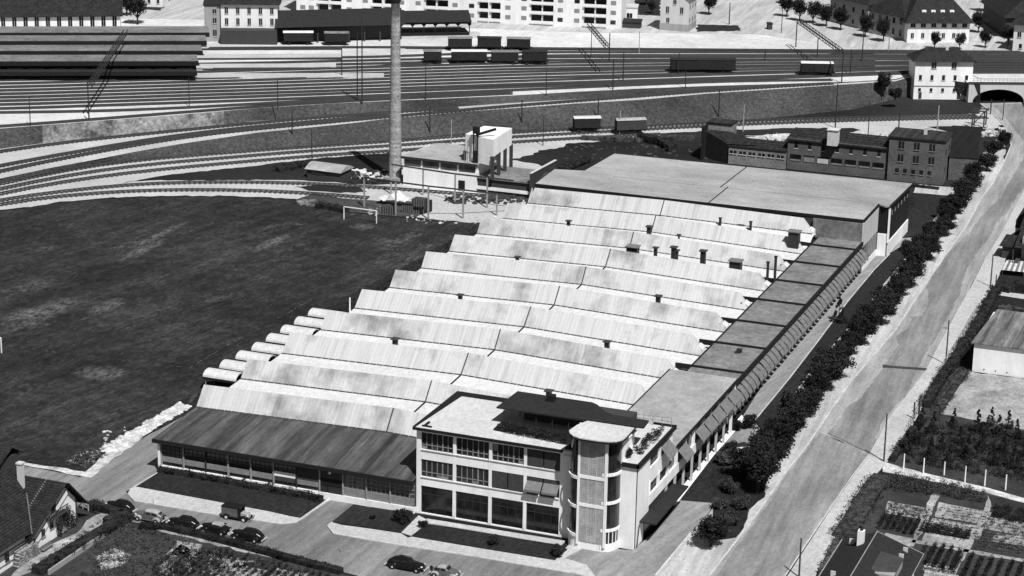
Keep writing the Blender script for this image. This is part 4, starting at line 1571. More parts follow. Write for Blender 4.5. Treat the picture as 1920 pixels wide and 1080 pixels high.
# platforms and canopies of the station
pf = [((-150, 90), (392, 85.5), (392, 89.5), (-150, 94), 'farthest'), ((-150, 104), (640, 100), (640, 107), (-150, 112), 'second'), ((-150, 122), (630, 118.5), (630, 125.5), (-150, 130), 'third'), ((368, 137), (720, 137), (720, 144.5), (368, 144.5), 'nearest')]
for *q, nm in pf:
    m = MB()
    P = [G(a, b, 5.35) for a, b in q]
    m.prism([(p.x, p.y) for p in P], 5.02, 5.35)
    tag(m.build('platform', M['concrete']), kind='structure')
cn = [(390, 49, 60.5, 'farthest'), (385, 66, 76, 'second'), (377, 84, 94.5, 'third'), (369, 102.5, 114, 'fourth'), (367, 117, 134, 'nearest')]  # nearest entry: black slab added where shade lies below the canopies
for xr, ya, yb, nm in cn:
    ZC = 9.6 if nm != 'nearest' else 7.4
    A, B = G(xr, ya, ZC), G(xr + 2, yb, ZC)
    C_, D = G(-150, ya + .5, ZC), G(-150, yb + .5, ZC)
    t = thing('platform_canopy', nm + (' long grey' if nm != 'nearest' else ' black slab added as shade beside the') + ' platform canopy of the railway station', 'canopy', ((A.x + C_.x) / 2, (A.y + C_.y) / 2, 5), 'long canopies over the station platforms')
    m = MB()
    m.prism([(p.x, p.y) for p in (D, B, A, C_)], ZC - .15, ZC)
    m.build('roof', M['canopy'] if nm != 'nearest' else M['felt'], t)
    m = MB()
    m.prism([(p.x, p.y) for p in (D + Vector((.2, -.12, 0)), B + Vector((.2, -.12, 0)), B, D)], 8.4 if nm != 'nearest' else 6.4, ZC - .1)
    m.build('edge_or_shade_board', M['black'], t)  # on the nearest slab this black board deepens the painted shade
    if nm == 'nearest':
        for f0, f1 in ((.25, .42), (.62, .75)):
            m = MB()
            for q in range(13):
                t0, t1 = q / 13 + .005, (q + .8) / 13
                def pt_(u, v):
                    lo, hi = D.lerp(B, u), C_.lerp(A, u)
                    p = lo.lerp(hi, v)
                    return (p.x, p.y, ZC + .04)
                m.quad(pt_(t0, f0), pt_(t1, f0), pt_(t1, f1 - .07), pt_(t0, f1 - .07))
            m.build('roof_light_or_dash', M['offwhite'], t)  # pale dashes on the shade slab, standing for ballast seen between tracks
    for q in range(16):
        u = (q + .5) / 16
        p = D.lerp(B, u).lerp(C_.lerp(A, u), .5)
        m = MB()
        m.box(p.x - .15, p.x + .15, p.y - .15, p.y + .15, 5.03, ZC - .1)
        m.build('column', M['darksteel'], t)


def frame(pL, pR):
    """local frame of a front running from pL to pR: origin, along, back"""
    o = Vector(pL)
    u = Vector(pR) - o
    L = u.length
    u.normalize()
    b = Vector((-u.y, u.x, 0))
    return o, u, b, L


def fm(o, u, b):
    return Matrix(((u.x, b.x, 0, o.x), (u.y, b.y, 0, o.y), (0, 0, 1, o.z), (0, 0, 0, 1)))


def house(name, label, cat, pL, pR, depth, hw, roof='hip', hr=4.0, wallm='white', roofm='slate', over=.6, wins=(), group=None, chim=(), plinth=None, side_wins=0, hipk=.9, dormers=0):
    """a house whose front runs pL -> pR (world points on the ground), seen from the front; wins: rows of (z0, z1, n, w)"""
    o, u, b, L = frame(pL, pR)
    t = thing(name, label, cat, tuple(o + u * L / 2), group)
    T = fm(o, u, b)
    m = MB()
    m.T = T
    m.box(0, L, 0, depth, 0, hw)
    if roof == 'gable_side':
        m.add([(0, 0, hw), (0, depth, hw), (0, depth / 2, hw + hr), (L, 0, hw), (L, depth, hw), (L, depth / 2, hw + hr)], [(0, 1, 2), (3, 5, 4)])
    if roof == 'gable_front':
        m.add([(0, 0, hw), (L, 0, hw), (L / 2, 0, hw + hr), (0, depth, hw), (L, depth, hw), (L / 2, depth, hw + hr)], [(0, 1, 2), (3, 5, 4)])
    m.build('wall', M[wallm], t)
    r = MB()
    r.T = T
    e = over
    z = hw - .05
    if roof == 'hip':
        k = min(depth, L) / 2 * hipk
        c = [(-e, -e, z), (L + e, -e, z), (L + e, depth + e, z), (-e, depth + e, z)]
        if L >= depth:
            rd = [(k, depth / 2, z + hr), (L - k, depth / 2, z + hr)]
            r.add(c + rd, [(0, 1, 5, 4), (1, 2, 5), (2, 3, 4, 5), (3, 0, 4), (3, 2, 1, 0)])
        else:
            rd = [(L / 2, k, z + hr), (L / 2, depth - k, z + hr)]
            r.add(c + rd, [(0, 1, 4), (1, 2, 5, 4), (2, 3, 5), (3, 0, 4, 5), (3, 2, 1, 0)])
    elif roof == 'gable_side':
        r.add([(-e, -e, z), (L + e, -e, z), (L + e, depth / 2, z + hr + .1), (-e, depth / 2, z + hr + .1), (-e, depth + e, z), (L + e, depth + e, z)], [(0, 1, 2, 3), (3, 2, 5, 4)])
        r.add([(-e, -e, z - .2), (L + e, -e, z - .2), (L + e, -e, z), (-e, -e, z)], [(0, 1, 2, 3)])
    elif roof == 'gable_front':
        r.add([(-e, -e, z), (-e, depth + e, z), (L / 2, depth + e, z + hr + .1), (L / 2, -e, z + hr + .1), (L + e, -e, z), (L + e, depth + e, z)], [(0, 1, 2, 3), (3, 2, 5, 4)])
    elif roof == 'flat':
        r.box(-e, L + e, -e, depth + e, hw, hw + .3)
    elif roof == 'mono':
        r.add([(-e, -e, hw), (L + e, -e, hw), (L + e, depth + e, hw + hr), (-e, depth + e, hw + hr), (-e, -e, hw - .25), (L + e, -e, hw - .25), (L + e, depth + e, hw + hr - .25), (-e, depth + e, hw + hr - .25)],
              [(0, 1, 2, 3), (4, 5, 1, 0), (5, 6, 2, 1), (7, 4, 0, 3), (6, 7, 3, 2), (7, 6, 5, 4)])
    ro = r.build('roof', M[roofm], t)
    for row in wins:
        z0, z1, n_, ww = row[:4]
        x0, x1 = (row[4], row[5]) if len(row) > 4 else (0, L)
        for q in range(n_):
            xc = x0 + (x1 - x0) * (q + .5) / n_
            f = MB()
            f.T = T
            f.box(xc - ww / 2, xc + ww / 2, -.06, .02, z0, z1)
            wi = f.build('window', M['glass'], t)
            f = MB()
            f.T = T
            f.box(xc - ww / 2 - .1, xc + ww / 2 + .1, -.16, .0, z0 - .14, z0 - .003)
            if ww > .8:
                f.box(xc - .035, xc + .035, -.09, -.06, z0, z1)
            f.build('sill', M['offwhite'] if wallm != 'brick' else M['brickpale'], wi)
    for q in range(side_wins):
        f = MB()
        f.T = T
        yc = depth * (q + .5) / side_wins
        for z0 in (hw * .25, hw * .65):
            f.box(L - .02, L + .06, yc - .4, yc + .4, z0, z0 + 1.3)
        f.build('window', M['glass'], t)
    for cx, cy, ch in chim:
        f = MB()
        f.T = T
        f.box(cx - .35, cx + .35, cy - .35, cy + .35, hw + hr * .3, hw + hr + ch)
        f.build('chimney', M['offwhite'], ro)
    for q in range(dormers):
        f = MB()
        f.T = T
        xc = L * (.2 + .6 * (q + .5) / dormers)
        f.box(xc - .6, xc + .6, depth * .12, depth * .3, hw + hr * .12, hw + hr * .42)
        f.build('dormer', M['white'], ro)
        f = MB()
        f.T = T
        f.box(xc - .25, xc + .25, depth * .12 - .05, depth * .12, hw + hr * .18, hw + hr * .36)
        f.build('dormer_window', M['glass'], ro)
    if plinth:
        f = MB()
        f.T = T
        f.box(-.08, L + .08, -.08, depth, 0, plinth)
        f.build('plinth', M['greywall'], t)
    t['_L'] = L
    del t['_L']
    return t, T, L


# signal house at the bridge
A, B = G(1712, 186, 0), G(1820, 187, 0)
h, T, L = house('signal_house', 'white three-storey house with hipped dark roof beside the railway bridge', 'house', A, B, 7.5, 9.9, 'hip', 2.9, 'white', 'slate', .9,
                [(2.0, 2.9, 5, .7), (5.0, 6.3, 5, .75), (8.0, 9.6, 2, 1.2, L * .14 if False else 2.2, 12.5)], side_wins=0, chim=[(8.5, 3.2, .3)])
m = MB()
m.T = T
m.box(-.1, L + .1, -.1, 0, 3.35, 3.6)
m.build('string_course', M['greywall'], h)
m = MB()
m.T = T
m.box(1.3, 2.1, -.08, .0, .2, 2.0)
m.box(11.2, 12.0, -.08, .0, .2, 2.0)
m.build('door', M['darkwall'], h)
# bridge
bl, br_ = G(1822, 192, 0), G(1990, 193, 0)
o, u, b, L = frame(bl, br_)
T = fm(o, u, b)
bt = thing('railway_bridge', 'low stone arch railway bridge over the road at the end of the yard', 'bridge', tuple(o + u * L / 2))
x0 = .2
x1 = (G(1919, 192, 0) - bl).length
zs, zc, zd = .2, 3.4, 4.9
n_ = 16
arc = []
for i in range(n_ + 1):
    a = PI - PI * i / n_
    arc.append(((x0 + x1) / 2 + (x1 - x0) / 2 * math.cos(a), zs + (zc - zs) * math.sin(a)))
m = MB()
m.T = T
for i in range(n_):
    (xa, za), (xb, zb) = arc[i], arc[i + 1]
    m.add([(xa, 0, za), (xb, 0, zb), (xb, 0, zd), (xa, 0, zd)], [(0, 1, 2, 3)])
m.add([(-1, 0, 0), (x0, 0, 0), (x0, 0, zd), (-1, 0, zd)], [(0, 1, 2, 3)])
m.add([(x1, 0, 0), (L, 0, 0), (L, 0, zd), (x1, 0, zd)], [(0, 1, 2, 3)])
m.add([(-1, 0, 0), (-1, 0, zd), (-1, 14, zd), (-1, 14, 0)], [(0, 1, 2, 3)])
m.build('arch_wall', M['offwhite'], bt)
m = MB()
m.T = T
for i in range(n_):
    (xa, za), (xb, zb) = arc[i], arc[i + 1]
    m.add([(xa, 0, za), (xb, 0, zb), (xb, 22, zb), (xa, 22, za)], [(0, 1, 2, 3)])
m.add([(x0, 22, 0), (x1, 22, 0), (x1, 22, zc), (x0, 22, zc)], [(0, 1, 2, 3)])  # black sheet closing the tunnel, put in as its inner shade
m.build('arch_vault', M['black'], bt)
m = MB()
m.T = T
m.box(-1.2, L, -.25, .3, zd, zd + .35)
m.build('coping', M['darkwall'], bt)
m = MB()
m.T = T
for q in range(24):
    m.box(q * L / 24, q * L / 24 + .06, .0, .06, zd + .35, zd + 1.3)
for z in (zd + .8, zd + 1.25):
    m.box(-1, L, .0, .06, z, z + .07)
m.build('railing', M['steel'], bt)
m = MB()
m.T = T
m.add([(-1.2, .3, zd + .04), (L, .3, zd + .04), (L, 22, zd + .12), (-1.2, 22, zd + .12)], [(0, 1, 2, 3)])
m.build('deck', M['yardgravel'], bt)
# under-bank filler from the house to the bridge
m = MB()
m.add([G(1790, 172, 2.0), G(1838, 192, 0), G(1838, 158, 4.9), G(1790, 152, 4.95)], [(0, 1, 2, 3)])
tag(m.build('embankment_end', M['bank']), kind='structure')

# wagons
def wagon(label, pa, pb, zb, roofm='wingroof', bodym='wagon', kind='box', h=2.3, group='goods wagons standing in the yard', rr=None):
    o, u, b, L = frame(G(*pa, zb), G(*pb, zb))
    t = thing('goods_wagon', label, 'railway wagon', tuple(o + u * L / 2), group)
    T = fm(o, u, b)
    m = MB()
    m.T = T
    W = 2.5
    if kind == 'box':
        m.box(.15, L - .15, .1, W, 1.05, 1.05 + h)
        for q in range(int(L / 1.0)):
            x = .3 + q * (L - .6) / max(1, int(L / 1.0))
            m.box(x, x + .09, .04, .1, 1.05, 1.05 + h)
        m.box(L * .42, L * .6, .02, .1, 1.15, 1.0 + h)
    else:
        m.box(.15, L - .15, .1, W, 1.05, 1.25)
        m.box(.15, L - .15, .1, .2, 1.25, 1.05 + h)
        m.box(.15, L - .15, W - .1, W, 1.25, 1.05 + h)
        m.box(.15, .25, .2, W - .1, 1.25, 1.05 + h)
        m.box(L - .25, L - .15, .2, W - .1, 1.25, 1.05 + h)
        m.box(.3, L - .3, .3, W - .2, 1.25, .9 + h)
    m.build('body', M[bodym], t)
    m = MB()
    m.T = T
    m.box(0, L, .35, W - .25, .8, 1.05)
    for x in (-.45, L + .05):
        for y in (.7, W - .6):
            m.box(x, x + .4, y - .1, y + .1, .85, 1.0)
    m.build('underframe', M['black'], t)
    if kind == 'box':
        m = MB()
        m.T = T
        prof = [(-.05 + (W + .2) * q / 8, 1.05 + h + .38 * math.sin(PI * q / 8)) for q in range(9)]
        m.extr(prof, 'x', 0, L)
        m.build('roof', M[roofm], t)
    for x in (L * .2, L * .8):
        for y in (.45, W - .45):
            m = MB()
            m.T = T
            m.tube((x, y - .07, .5), (x, y + .07, .5), .48, n=12)
            m.build('wheel', M['black'], t)
    return t


wagon('left goods van of the two with pale roofs on the low siding', (1076, 249), (1127, 248), .2, 'offroof')
wagon('larger plank-sided right goods van of the two on the low siding', (1156, 253), (1212, 251), .2, 'wingroof', 'wood')
wagon('small dark van at the left end of the nearer wagon row in the yard', (794, 121), (829, 121), 5, 'galroof')
wagon('van with a bright roof in the nearer wagon row', (846, 121), (914, 121), 5, 'strip')
wagon('dark van just right of the bright-roofed one in the yard', (921, 122), (973, 122), 5, 'awning')
wagon('dark van at the right end of the nearer wagon row', (979, 122), (1027, 122), 5, 'felt')
wagon('dark van at the left end of the farther wagon row', (840, 96), (886, 96), 5, 'awning')
wagon('short dark van in the middle of the farther wagon row', (894, 95), (940, 96), 5, 'felt')
wagon('dark van at the right end of the farther wagon row', (949, 96), (995, 97), 5, 'galroof')
wagon('pale-roofed van at the dark goods shed', (531, 85), (588, 85), 5, 'strip')
wagon('grey-roofed van at the dark goods shed', (608, 86), (655, 86), 5, 'galroof')
wagon('dark van with a white roof standing near the signal house', (1501, 143), (1563, 144), 5, 'strip')
wagon('long dark passenger coach standing alone in the middle of the yard', (1257, 138), (1380, 139), 5, 'felt', h=2.5)

# station building and long shed at top left
A, B = G(415, 78, 5), G(521, 79, 5)
h, T, L = house('station_building', 'white station building with two rows of windows and a dark roof beside the goods shed', 'building', A, B, 9, 10.2, 'hip', 3, 'townwhite', 'slate', .8,
                [(4.6, 6.4, 5, .9), (7.6, 9.3, 5, .9)], chim=[(4, 4, .8)])
m = MB()
m.T = T
m.box(.1, L, -4, -.05, 0, 3.8)
m.build('platform_hall', M['darkwall'], h)
A, B = G(384, 78, 5), G(413, 78, 5)
house('station_annexe', 'grey narrow annexe at the left side of the white station building', 'building', A, B, 9, 9.8, 'flat', 0, 'greywall', 'felt', .3, [(1.5, 3.2, 1, 1.0, 1.5, 4), (5.0, 6.4, 1, 1.0, 1.5, 4), (7.6, 8.8, 1, 1.0, 1.5, 4)])
A, B = G(-130, 69, 5), G(226, 65, 5)
h, T, L = house('locomotive_works', 'long low building with a huge dark roof above white wall panels, top left', 'building', A, B, 16, 5.4, 'gable_side', 4.5, 'townwhite', 'slate', .8, [(0.3, 5.0, 17, 1.1)], dormers=0)
for q in range(4):
    m = MB()
    m.T = T
    x = L * (.37 + .13 * q + (.18 if q == 3 else 0))
    m.box(x, x + 1.2, 3.6, 4.6, 6.4, 7.6)
    m.build('roof_light_or_dash', M['townwhite'], h)
# goods shed
A, B = G(522, 82, 5), G(756, 76, 5)
o, u, b, L = frame(A, B)
gs = thing('goods_shed', 'very long dark goods shed with a black roof behind the factory chimney', 'shed', tuple(o + u * L / 2))
T = fm(o, u, b)
m = MB()
m.T = T
m.box(0, L, 2.5, 12, 0, 5.0)
m.build('wall', M['darkwall'], gs)
m = MB()
m.T = T
m.add([(-.5, -1.5, 4.6), (L + .5, -1.5, 4.6), (L + .5, 6, 8.0), (-.5, 6, 8.0), (L + .5, 13, 5), (-.5, 13, 5)], [(0, 1, 2, 3), (3, 2, 4, 5)])
m.build('roof', M['felt'], gs)
for q in range(8):
    m = MB()
    m.T = T
    x = L * (q + .5) / 8
    m.box(x - .15, x + .15, -.2, .1, 0, 4.8)
    m.build('post', M['wood'], gs)
A, B = G(752, 68, 5), G(880, 66, 5)
o, u, b, L = frame(A, B)
gs = thing('loading_shed', 'open loading shed on slim posts with rounded openings, right of the dark goods shed', 'shed', tuple(o + u * L / 2))
T = fm(o, u, b)
m = MB()
m.T = T
m.add([(-.5, -1, 3.9), (L + .5, -1, 3.9), (L + .5, 5, 6.2), (-.5, 5, 6.2), (L + .5, 11, 4), (-.5, 11, 4)], [(0, 1, 2, 3), (3, 2, 4, 5)])
m.build('roof', M['felt'], gs)
m = MB()
m.T = T
m.box(-.5, L + .5, -.05, .1, 3.2, 3.9)
m.box(0, L, -.1, 8, 0, .7)
m.build('beam', M['black'], gs)
for q in range(7):
    m = MB()
    m.T = T
    x = L * q / 6
    m.box(x - .12, x + .12, -.05, .15, .7, 3.2)
    m.add([(x - .7, 0, 3.2), (x + .7, 0, 3.2), (x + .12, 0, 2.6), (x - .12, 0, 2.6)], [(0, 1, 2, 3)])
    m.build('post', M['black'], gs)

# apartment block
A, B = G(556, 24.5, 5), G(1164, 55, 5)
o, u, b, L = frame(A, B)
ap = thing('apartment_block', 'long white apartment block with paired recessed balconies behind the railway yard', 'apartment block', tuple(o + u * L / 2))
T = fm(o, u, b)
TI = T.inverted()


def fx(px):
    """distance along the front for a column of the photograph"""
    y = 24.5 + (px - 556) * (30.5 / 608)
    return (TI @ G(px, y, 5)).x


bays = [(596, 616), (620, 640), (698, 716), (721, 738), (798, 817), (820, 840), (898, 915), (920, 938), (995, 1015), (1017, 1037), (1094, 1114), (1116, 1136)]
m = MB()
m.T = T
edges_ = [0]
for a, c in bays:
    edges_ += [fx(a), fx(c)]
edges_.append(L)
for i in range(0, len(edges_) - 1, 2):
    m.box(edges_[i], edges_[i + 1], 0, 2, 0, 15.2)
m.box(0, L, 2.0, 11, 0, 15.2)
for a, c in bays:
    m.box(fx(a), fx(c), 0.05, 2, 0, 0.25)
m.build('wall', M['townwhite'], ap)
m = MB()
m.T = T
m.box(-.5, L + .5, -.6, 11.6, 15.2, 15.5)
m.build('roof', M['galroof'], ap)
fl = 2.75
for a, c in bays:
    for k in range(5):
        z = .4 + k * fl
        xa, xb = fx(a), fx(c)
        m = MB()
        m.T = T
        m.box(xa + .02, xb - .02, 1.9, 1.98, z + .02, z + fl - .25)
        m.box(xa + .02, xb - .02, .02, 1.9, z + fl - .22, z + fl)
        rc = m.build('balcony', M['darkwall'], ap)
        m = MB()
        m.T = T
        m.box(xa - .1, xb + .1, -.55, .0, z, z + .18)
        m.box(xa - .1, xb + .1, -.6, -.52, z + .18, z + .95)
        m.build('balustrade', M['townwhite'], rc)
for px in [568, 584, 655, 685, 753, 784, 853, 884, 952, 982, 1050, 1081, 1149]:
    for k in range(5):
        z = 1.3 + k * fl
        x = fx(px)
        m = MB()
        m.T = T
        m.box(x - .75, x + .75, -.06, .02, z, z + 1.15)
        m.build('window', M['blindpale'] if (px + k) % 3 else M['glass'], ap)
# lower white annexe of the apartments
house('garage_block', 'low white flat-roofed annexe at the right end of the apartment block', 'building', G(1166, 41, 5), G(1194, 42, 5), 5, 4.2, 'flat', 0, 'townwhite', 'offroof', .2, [(1.2, 2.6, 1, 1.6)])
house('villa', 'tall white villa with a steep gabled roof standing alone beside the station square', 'house', G(1237, 56, 5), G(1290, 60, 5), 9, 9.5, 'gable_front', 3.5, 'offwhite', 'slate', .8,
      [(2.2, 3.6, 1, .9, .5, 4), (5.0, 6.8, 2, .9), (7.6, 8.8, 1, .9)], side_wins=3, plinth=2.0)
house('garden_shed', 'small dark low shed to the left of the villa', 'shed', G(1164, 52, 5), G(1200, 54, 5), 3, 1.8, 'mono', .5, 'darkwall', 'felt', .2)

# mansions at top right
house('mansion', 'big white mansion with a huge dark hipped roof and four small white dormers', 'house', G(1700, 80, 5), G(1816, 80, 5), 14, 5.6, 'hip', 7.5, 'townwhite', 'slate', 1.2,
      [(1.3, 2.7, 6, .85), (4.3, 5.4, 6, 1.3)], dormers=4, hipk=.75, chim=[])
house('mansion', 'dark-roofed mansion with grey walls joined to the left of the white mansion', 'house', G(1628, 62, 5), G(1694, 76, 5), 14, 6.4, 'hip', 6, 'greywall', 'slate', 1.0,
      [(1.0, 2.8, 5, .8), (4.2, 5.8, 5, .8)], dormers=0, hipk=.7)  # walls in even grey plaster
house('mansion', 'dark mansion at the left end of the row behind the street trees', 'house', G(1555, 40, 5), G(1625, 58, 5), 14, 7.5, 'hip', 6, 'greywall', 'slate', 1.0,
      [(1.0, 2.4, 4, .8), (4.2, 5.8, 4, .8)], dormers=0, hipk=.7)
house('house', 'dark steep-roofed house behind the right end of the white mansion', 'house', G(1842, 42, 5), G(1884, 72, 5), 14, 6, 'hip', 6, 'darkwall', 'slate', 1.0, hipk=.6)
house('house', 'white-walled house with a steep dark roof in the top right corner', 'house', G(1898, 96, 5), G(1985, 104, 5), 12, 7.5, 'hip', 7, 'townwhite', 'slate', 1.0, [(4.0, 5.4, 4, 1.0), (1.0, 2.2, 3, .8)], hipk=.7)
house('street_kiosk', 'small low kiosk on the square at the left of the street trees', 'kiosk', G(1440, 56, 5), G(1448, 56, 5), 2, 1.6, 'flat', 0, 'darkwall', 'felt', .1)
house('cottage', 'white cottage roof glimpsed beyond the big trees at the top left', 'house', G(238, 12, 5), G(305, 14, 5), 8, 4, 'gable_side', 3, 'townwhite', 'slate', .5, [(1.2, 2.6, 4, .8)])

# boiler house, silo
bh = thing('boiler_house', 'white flat-roofed boiler house with a dark window band beside the tall chimney', 'boiler house', (-178, 425, 0))
x0, x1, y0, y1 = -186.1, -169.4, 418.9, 432.5
m = MB()
m.box(x0, x1, y0, y1, 0, 4.4)
m.box(x0 + .1, x1 - .1, y0 + .1, y1, 4.4, 6.0)
m.build('wall', M['white'], bh)
m = MB()
for k in range(4):
    a = x0 + .3 + k * 4.15
    m = MB()
    m.box(a, a + 3.75, y0 - .02, y0 + .1, 4.3, 5.9)
    m.build('window', M['glassg'], bh)
m = MB()
m.prism([(x0 - .3, y0 - .5), (x1 + .4, y0 - .5), (x1 + .4, y1), (x0 + 3.0, y1 + 1), (x0 + 1.2, y1 - .4)], 6.1, 6.35)
ro = m.build('roof', M['wingroof'], bh)
m = MB()
m.box(x0 - .32, x1 + .42, y0 - .56, y0 - .5, 5.85, 6.38)
m.build('roof_edge', M['darksteel'], ro)
m = MB()
m.box(-173.4, -171.9, y0 - .06, y0, .2, 2.4)
m.build('door', M['black'], bh)
# lower flat roof next to it
m = MB()
m.box(-169.3, -156.9, 419.2, 430.5, 3.2, 3.5)
m.build('side_roof', M['galroof'], bh)
m = MB()
m.box(-169.2, -157.0, 419.6, 430.4, 0, 3.2)
m.build('side_wall', M['darkwall'], bh)
m = MB()
m.box(-169.3, -156.9, 419.1, 419.25, .9, 1.6)
m.build('side_plinth', M['white'], bh)
m = MB()
q0, q1 = G(993, 324, 5.8), G(1040, 299, 5.8)
edge(m, q0, q1, .5, 5.6, 5.8)
ww = m.build('wall_coping', M['offroof'], bh)
m = MB()
edge(m, q0 + Vector((.05, 0, 0)), q1, .3, 0, 5.6)
m.build('screen_wall', M['darkwall'], bh)
sl_ = thing('coal_bunker', 'white coal bunker raised on dark legs over the boiler house roof', 'bunker', (-169, 424, 0))
m = MB()
pp = [G(873, 251, 12), G(925, 262, 12), G(960, 240, 12), G(907, 236, 12)]
m.prism([(p.x, p.y) for p in pp], 8.3, 12.0)
m.build('tank', M['white'], sl_)
m = MB()
m.prism([(pp[0].x + .1, pp[0].y + .1), (pp[1].x - .9, pp[1].y + .25), (pp[1].x - .9, pp[1].y + 4.5), (pp[0].x + .1, pp[0].y + 4.5)], 6.36, 8.31)
m.build('base_wall', M['white'], sl_)
for k in range(4):
    for s_ in (0, 1):
        p = pp[1].lerp(pp[2], k / 3) if s_ == 0 else pp[0].lerp(pp[3], k / 3)
        m = MB()
        m.box(p.x - .4, p.x + .2, p.y - .3, p.y + .3, 3.5 if s_ == 0 else 6.35, 8.4)
        m.build('leg', M['darkwall'], sl_)
hs = thing('coal_hoist', 'dark steel hoist with a slanting jib in front of the white bunker', 'hoist', (-172, 418, 6))
b0 = AtY(892, 300, 419.5)
m = MB()
for dx in (-.45, .45):
    m.bar((b0.x + dx, 419.3, 6.3), (b0.x + dx, 419.3, 13.2), .22, .22)
m.box(b0.x - .45, b0.x + .45, 419.2, 419.5, 6.3, 9)
m.build('mast', M['black'], hs)
m = MB()
tp_ = AtY(893, 240, 419.3)
m.bar((tp_.x, 419.3, tp_.z - 1.5), (tp_.x + 3.6, 421.5, tp_.z - .3), .35, .5)
m.box(tp_.x - .7, tp_.x + .6, 419.0, 420.0, tp_.z - 1.2, tp_.z + .2)
m.build('jib', M['black'], hs)
for dx in (-1.6, -2.2, -1.1):
    m = MB()
    m.bar((b0.x + dx, 418.8, 6.3), (b0.x + dx, 418.8, 11.4), .09, .09)
    m.build('rod', M['awning'], hs)

# the chimney
cp = G(741, 338, 0)
ck = thing('factory_chimney', 'tall round pale brick factory chimney blackened by soot at the top', 'chimney', tuple(cp))
m = MB()
NS, NR = 24, 14
Hc = 38.6
V = []
for j in range(NR + 1):
    z = Hc * j / NR
    r_ = 1.42 - (1.42 - .92) * j / NR
    for i in range(NS):
        a = 2 * PI * i / NS
        V.append((cp.x + r_ * math.cos(a), cp.y + r_ * math.sin(a), z))
F = [(j * NS + i, j * NS + (i + 1) % NS, (j + 1) * NS + (i + 1) % NS, (j + 1) * NS + i) for j in range(NR) for i in range(NS)]
m.add(V, F)
n = N('chimney_stack_brick')
ang = n.noise(2.2, (1, 1, 1.8), 5, .75)
row = n.wn(n.ma('FLOOR', n.ma('DIVIDE', n.z, .45)))
k1 = n.ma('MULTIPLY', n.ramp(ang, .35, .65, .45, 1.45), n.ramp(row, 0, 1, .75, 1.2))
soot = n.ramp(n.ma('ADD', n.z, n.ma('MULTIPLY', n.noise(.8, (1, 1, .25), 4), 8.0)), 37.0, 43.0, 1, .04)
n.out(n.ma('MULTIPLY', n.ma('MULTIPLY', k1, soot), .34), .9)
m.build('stack', n.m, ck, smooth=True)
m = MB()
m.tube((cp.x, cp.y, Hc), (cp.x, cp.y, Hc + .9), 1.15, 1.2, 20)
m.build('cap', M['black'], ck)
m = MB()
m.box(cp.x - 2.0, cp.x + 1.9, cp.y - 1.8, cp.y + 1.9, 0, .9)
m.build('base', M['greywall'], ck)
m = MB()
for q in range(30):
    m.bar((cp.x + 1.45 - q * .012, cp.y - .35, 1 + q * .5), (cp.x + 1.45 - q * .012, cp.y + .1, 1 + q * .5), .05, .05)
m.build('ladder', M['darksteel'], ck)
# flue duct beside the chimney
m = MB()
m.box(x0 - .9, x0 - .1, y0 + 2, y0 + 5, 0, 3.5)
m.build('flue_duct', M['darkwall'], ck)

# round roofed store shed
o, u, b, L = frame(G(576, 333, 0), G(638, 341, 0))
T = fm(o, u, b)
rs = thing('store_shed', 'small store shed with a pale rounded roof beside the sidings', 'shed', tuple(o + u * L / 2))
m = MB()
m.T = T
m.box(0, L, 0, 5.2, 0, 2.0)
m.build('wall', M['wood'], rs)
m = MB()
m.T = T
m.extr([(-.5 + 6.2 * q / 10, 2.0 + 1.0 * math.sin(PI * q / 10)) for q in range(11)], 'x', -.4, L + .4)
m.build('roof', M['wingroof'], rs)
m = MB()
m.T = T
m.box(L * .15, L * .55, -.06, 0, .9, 1.8)
m.build('window', M['glass'], rs)

# brickworks row
def bb(n, label, cat='building'):
    return thing(n, label, cat)


t = thing('brick_workshop', 'long dark brick workshop with a row of small upper windows over wide lower windows', 'workshop', (-104, 470, 0))
x0, x1, y0 = -115.2, -92.9, 468.3
m = MB()
m.box(x0, x1, y0, y0 + 7, 0, 7.0)
m.build('wall', M['brick'], t)
m = MB()
m.add([(x0 - .3, y0 - .4, 6.9), (x1, y0 - .4, 6.9), (x1, y0 + 7.3, 7.9), (x0 - .3, y0 + 7.3, 7.9), (x0 - .3, y0 - .4, 6.6), (x1, y0 - .4, 6.6)], [(0, 1, 2, 3), (4, 5, 1, 0)])
ro = m.build('roof', M['slate'], t)
for k in range(7):
    xc = x0 + 1.9 + k * 3.08
    m = MB()
    m.box(xc - .35, xc + .35, y0 - .06, y0 + .02, 4.9, 6.3)
    w_ = m.build('upper_window', M['glass'], t)
    m = MB()
    m.box(xc - .45, xc + .4, y0 - .1, y0 - .0, 4.72, 4.897)
    m.build('sill', M['offwhite'], w_)
    m = MB()
    m.box(xc - 1.25, xc + 1.25, y0 - .06, y0 + .02, 2.0, 3.5)
    w_ = m.build('lower_window', M['glass'], t)
    m = MB()
    m.box(xc - 1.2, xc + 1.2, y0 - .09, y0 - .062, 2.05, 2.4 if k not in (1, 2) else 3.1)
    m.build('curtain', M['blindpale'] if k not in (2,) else M['offwhite'], w_)
m = MB()
p = G(1562, 266, 7.4)
m.box(p.x - 1.2, p.x + 1.0, p.y - .6, p.y + 1.6, 6.6, 10.0)
m.box(p.x - 1.4, p.x + 1.2, p.y - .8, p.y + 1.8, 10.0, 10.2)
m.build('roof_tower', M['offroof'], ro)
house('brick_annexe', 'low brick annexe with a dark roof at the left end of the long brick workshop', 'workshop', Vector((-128.4, 467.5, 0)), Vector((-115.4, 467.5, 0)), 5, 4.2, 'mono', .9, 'brickpale', 'slate', .2,
      [(2.4, 3.1, 6, 1.5)])
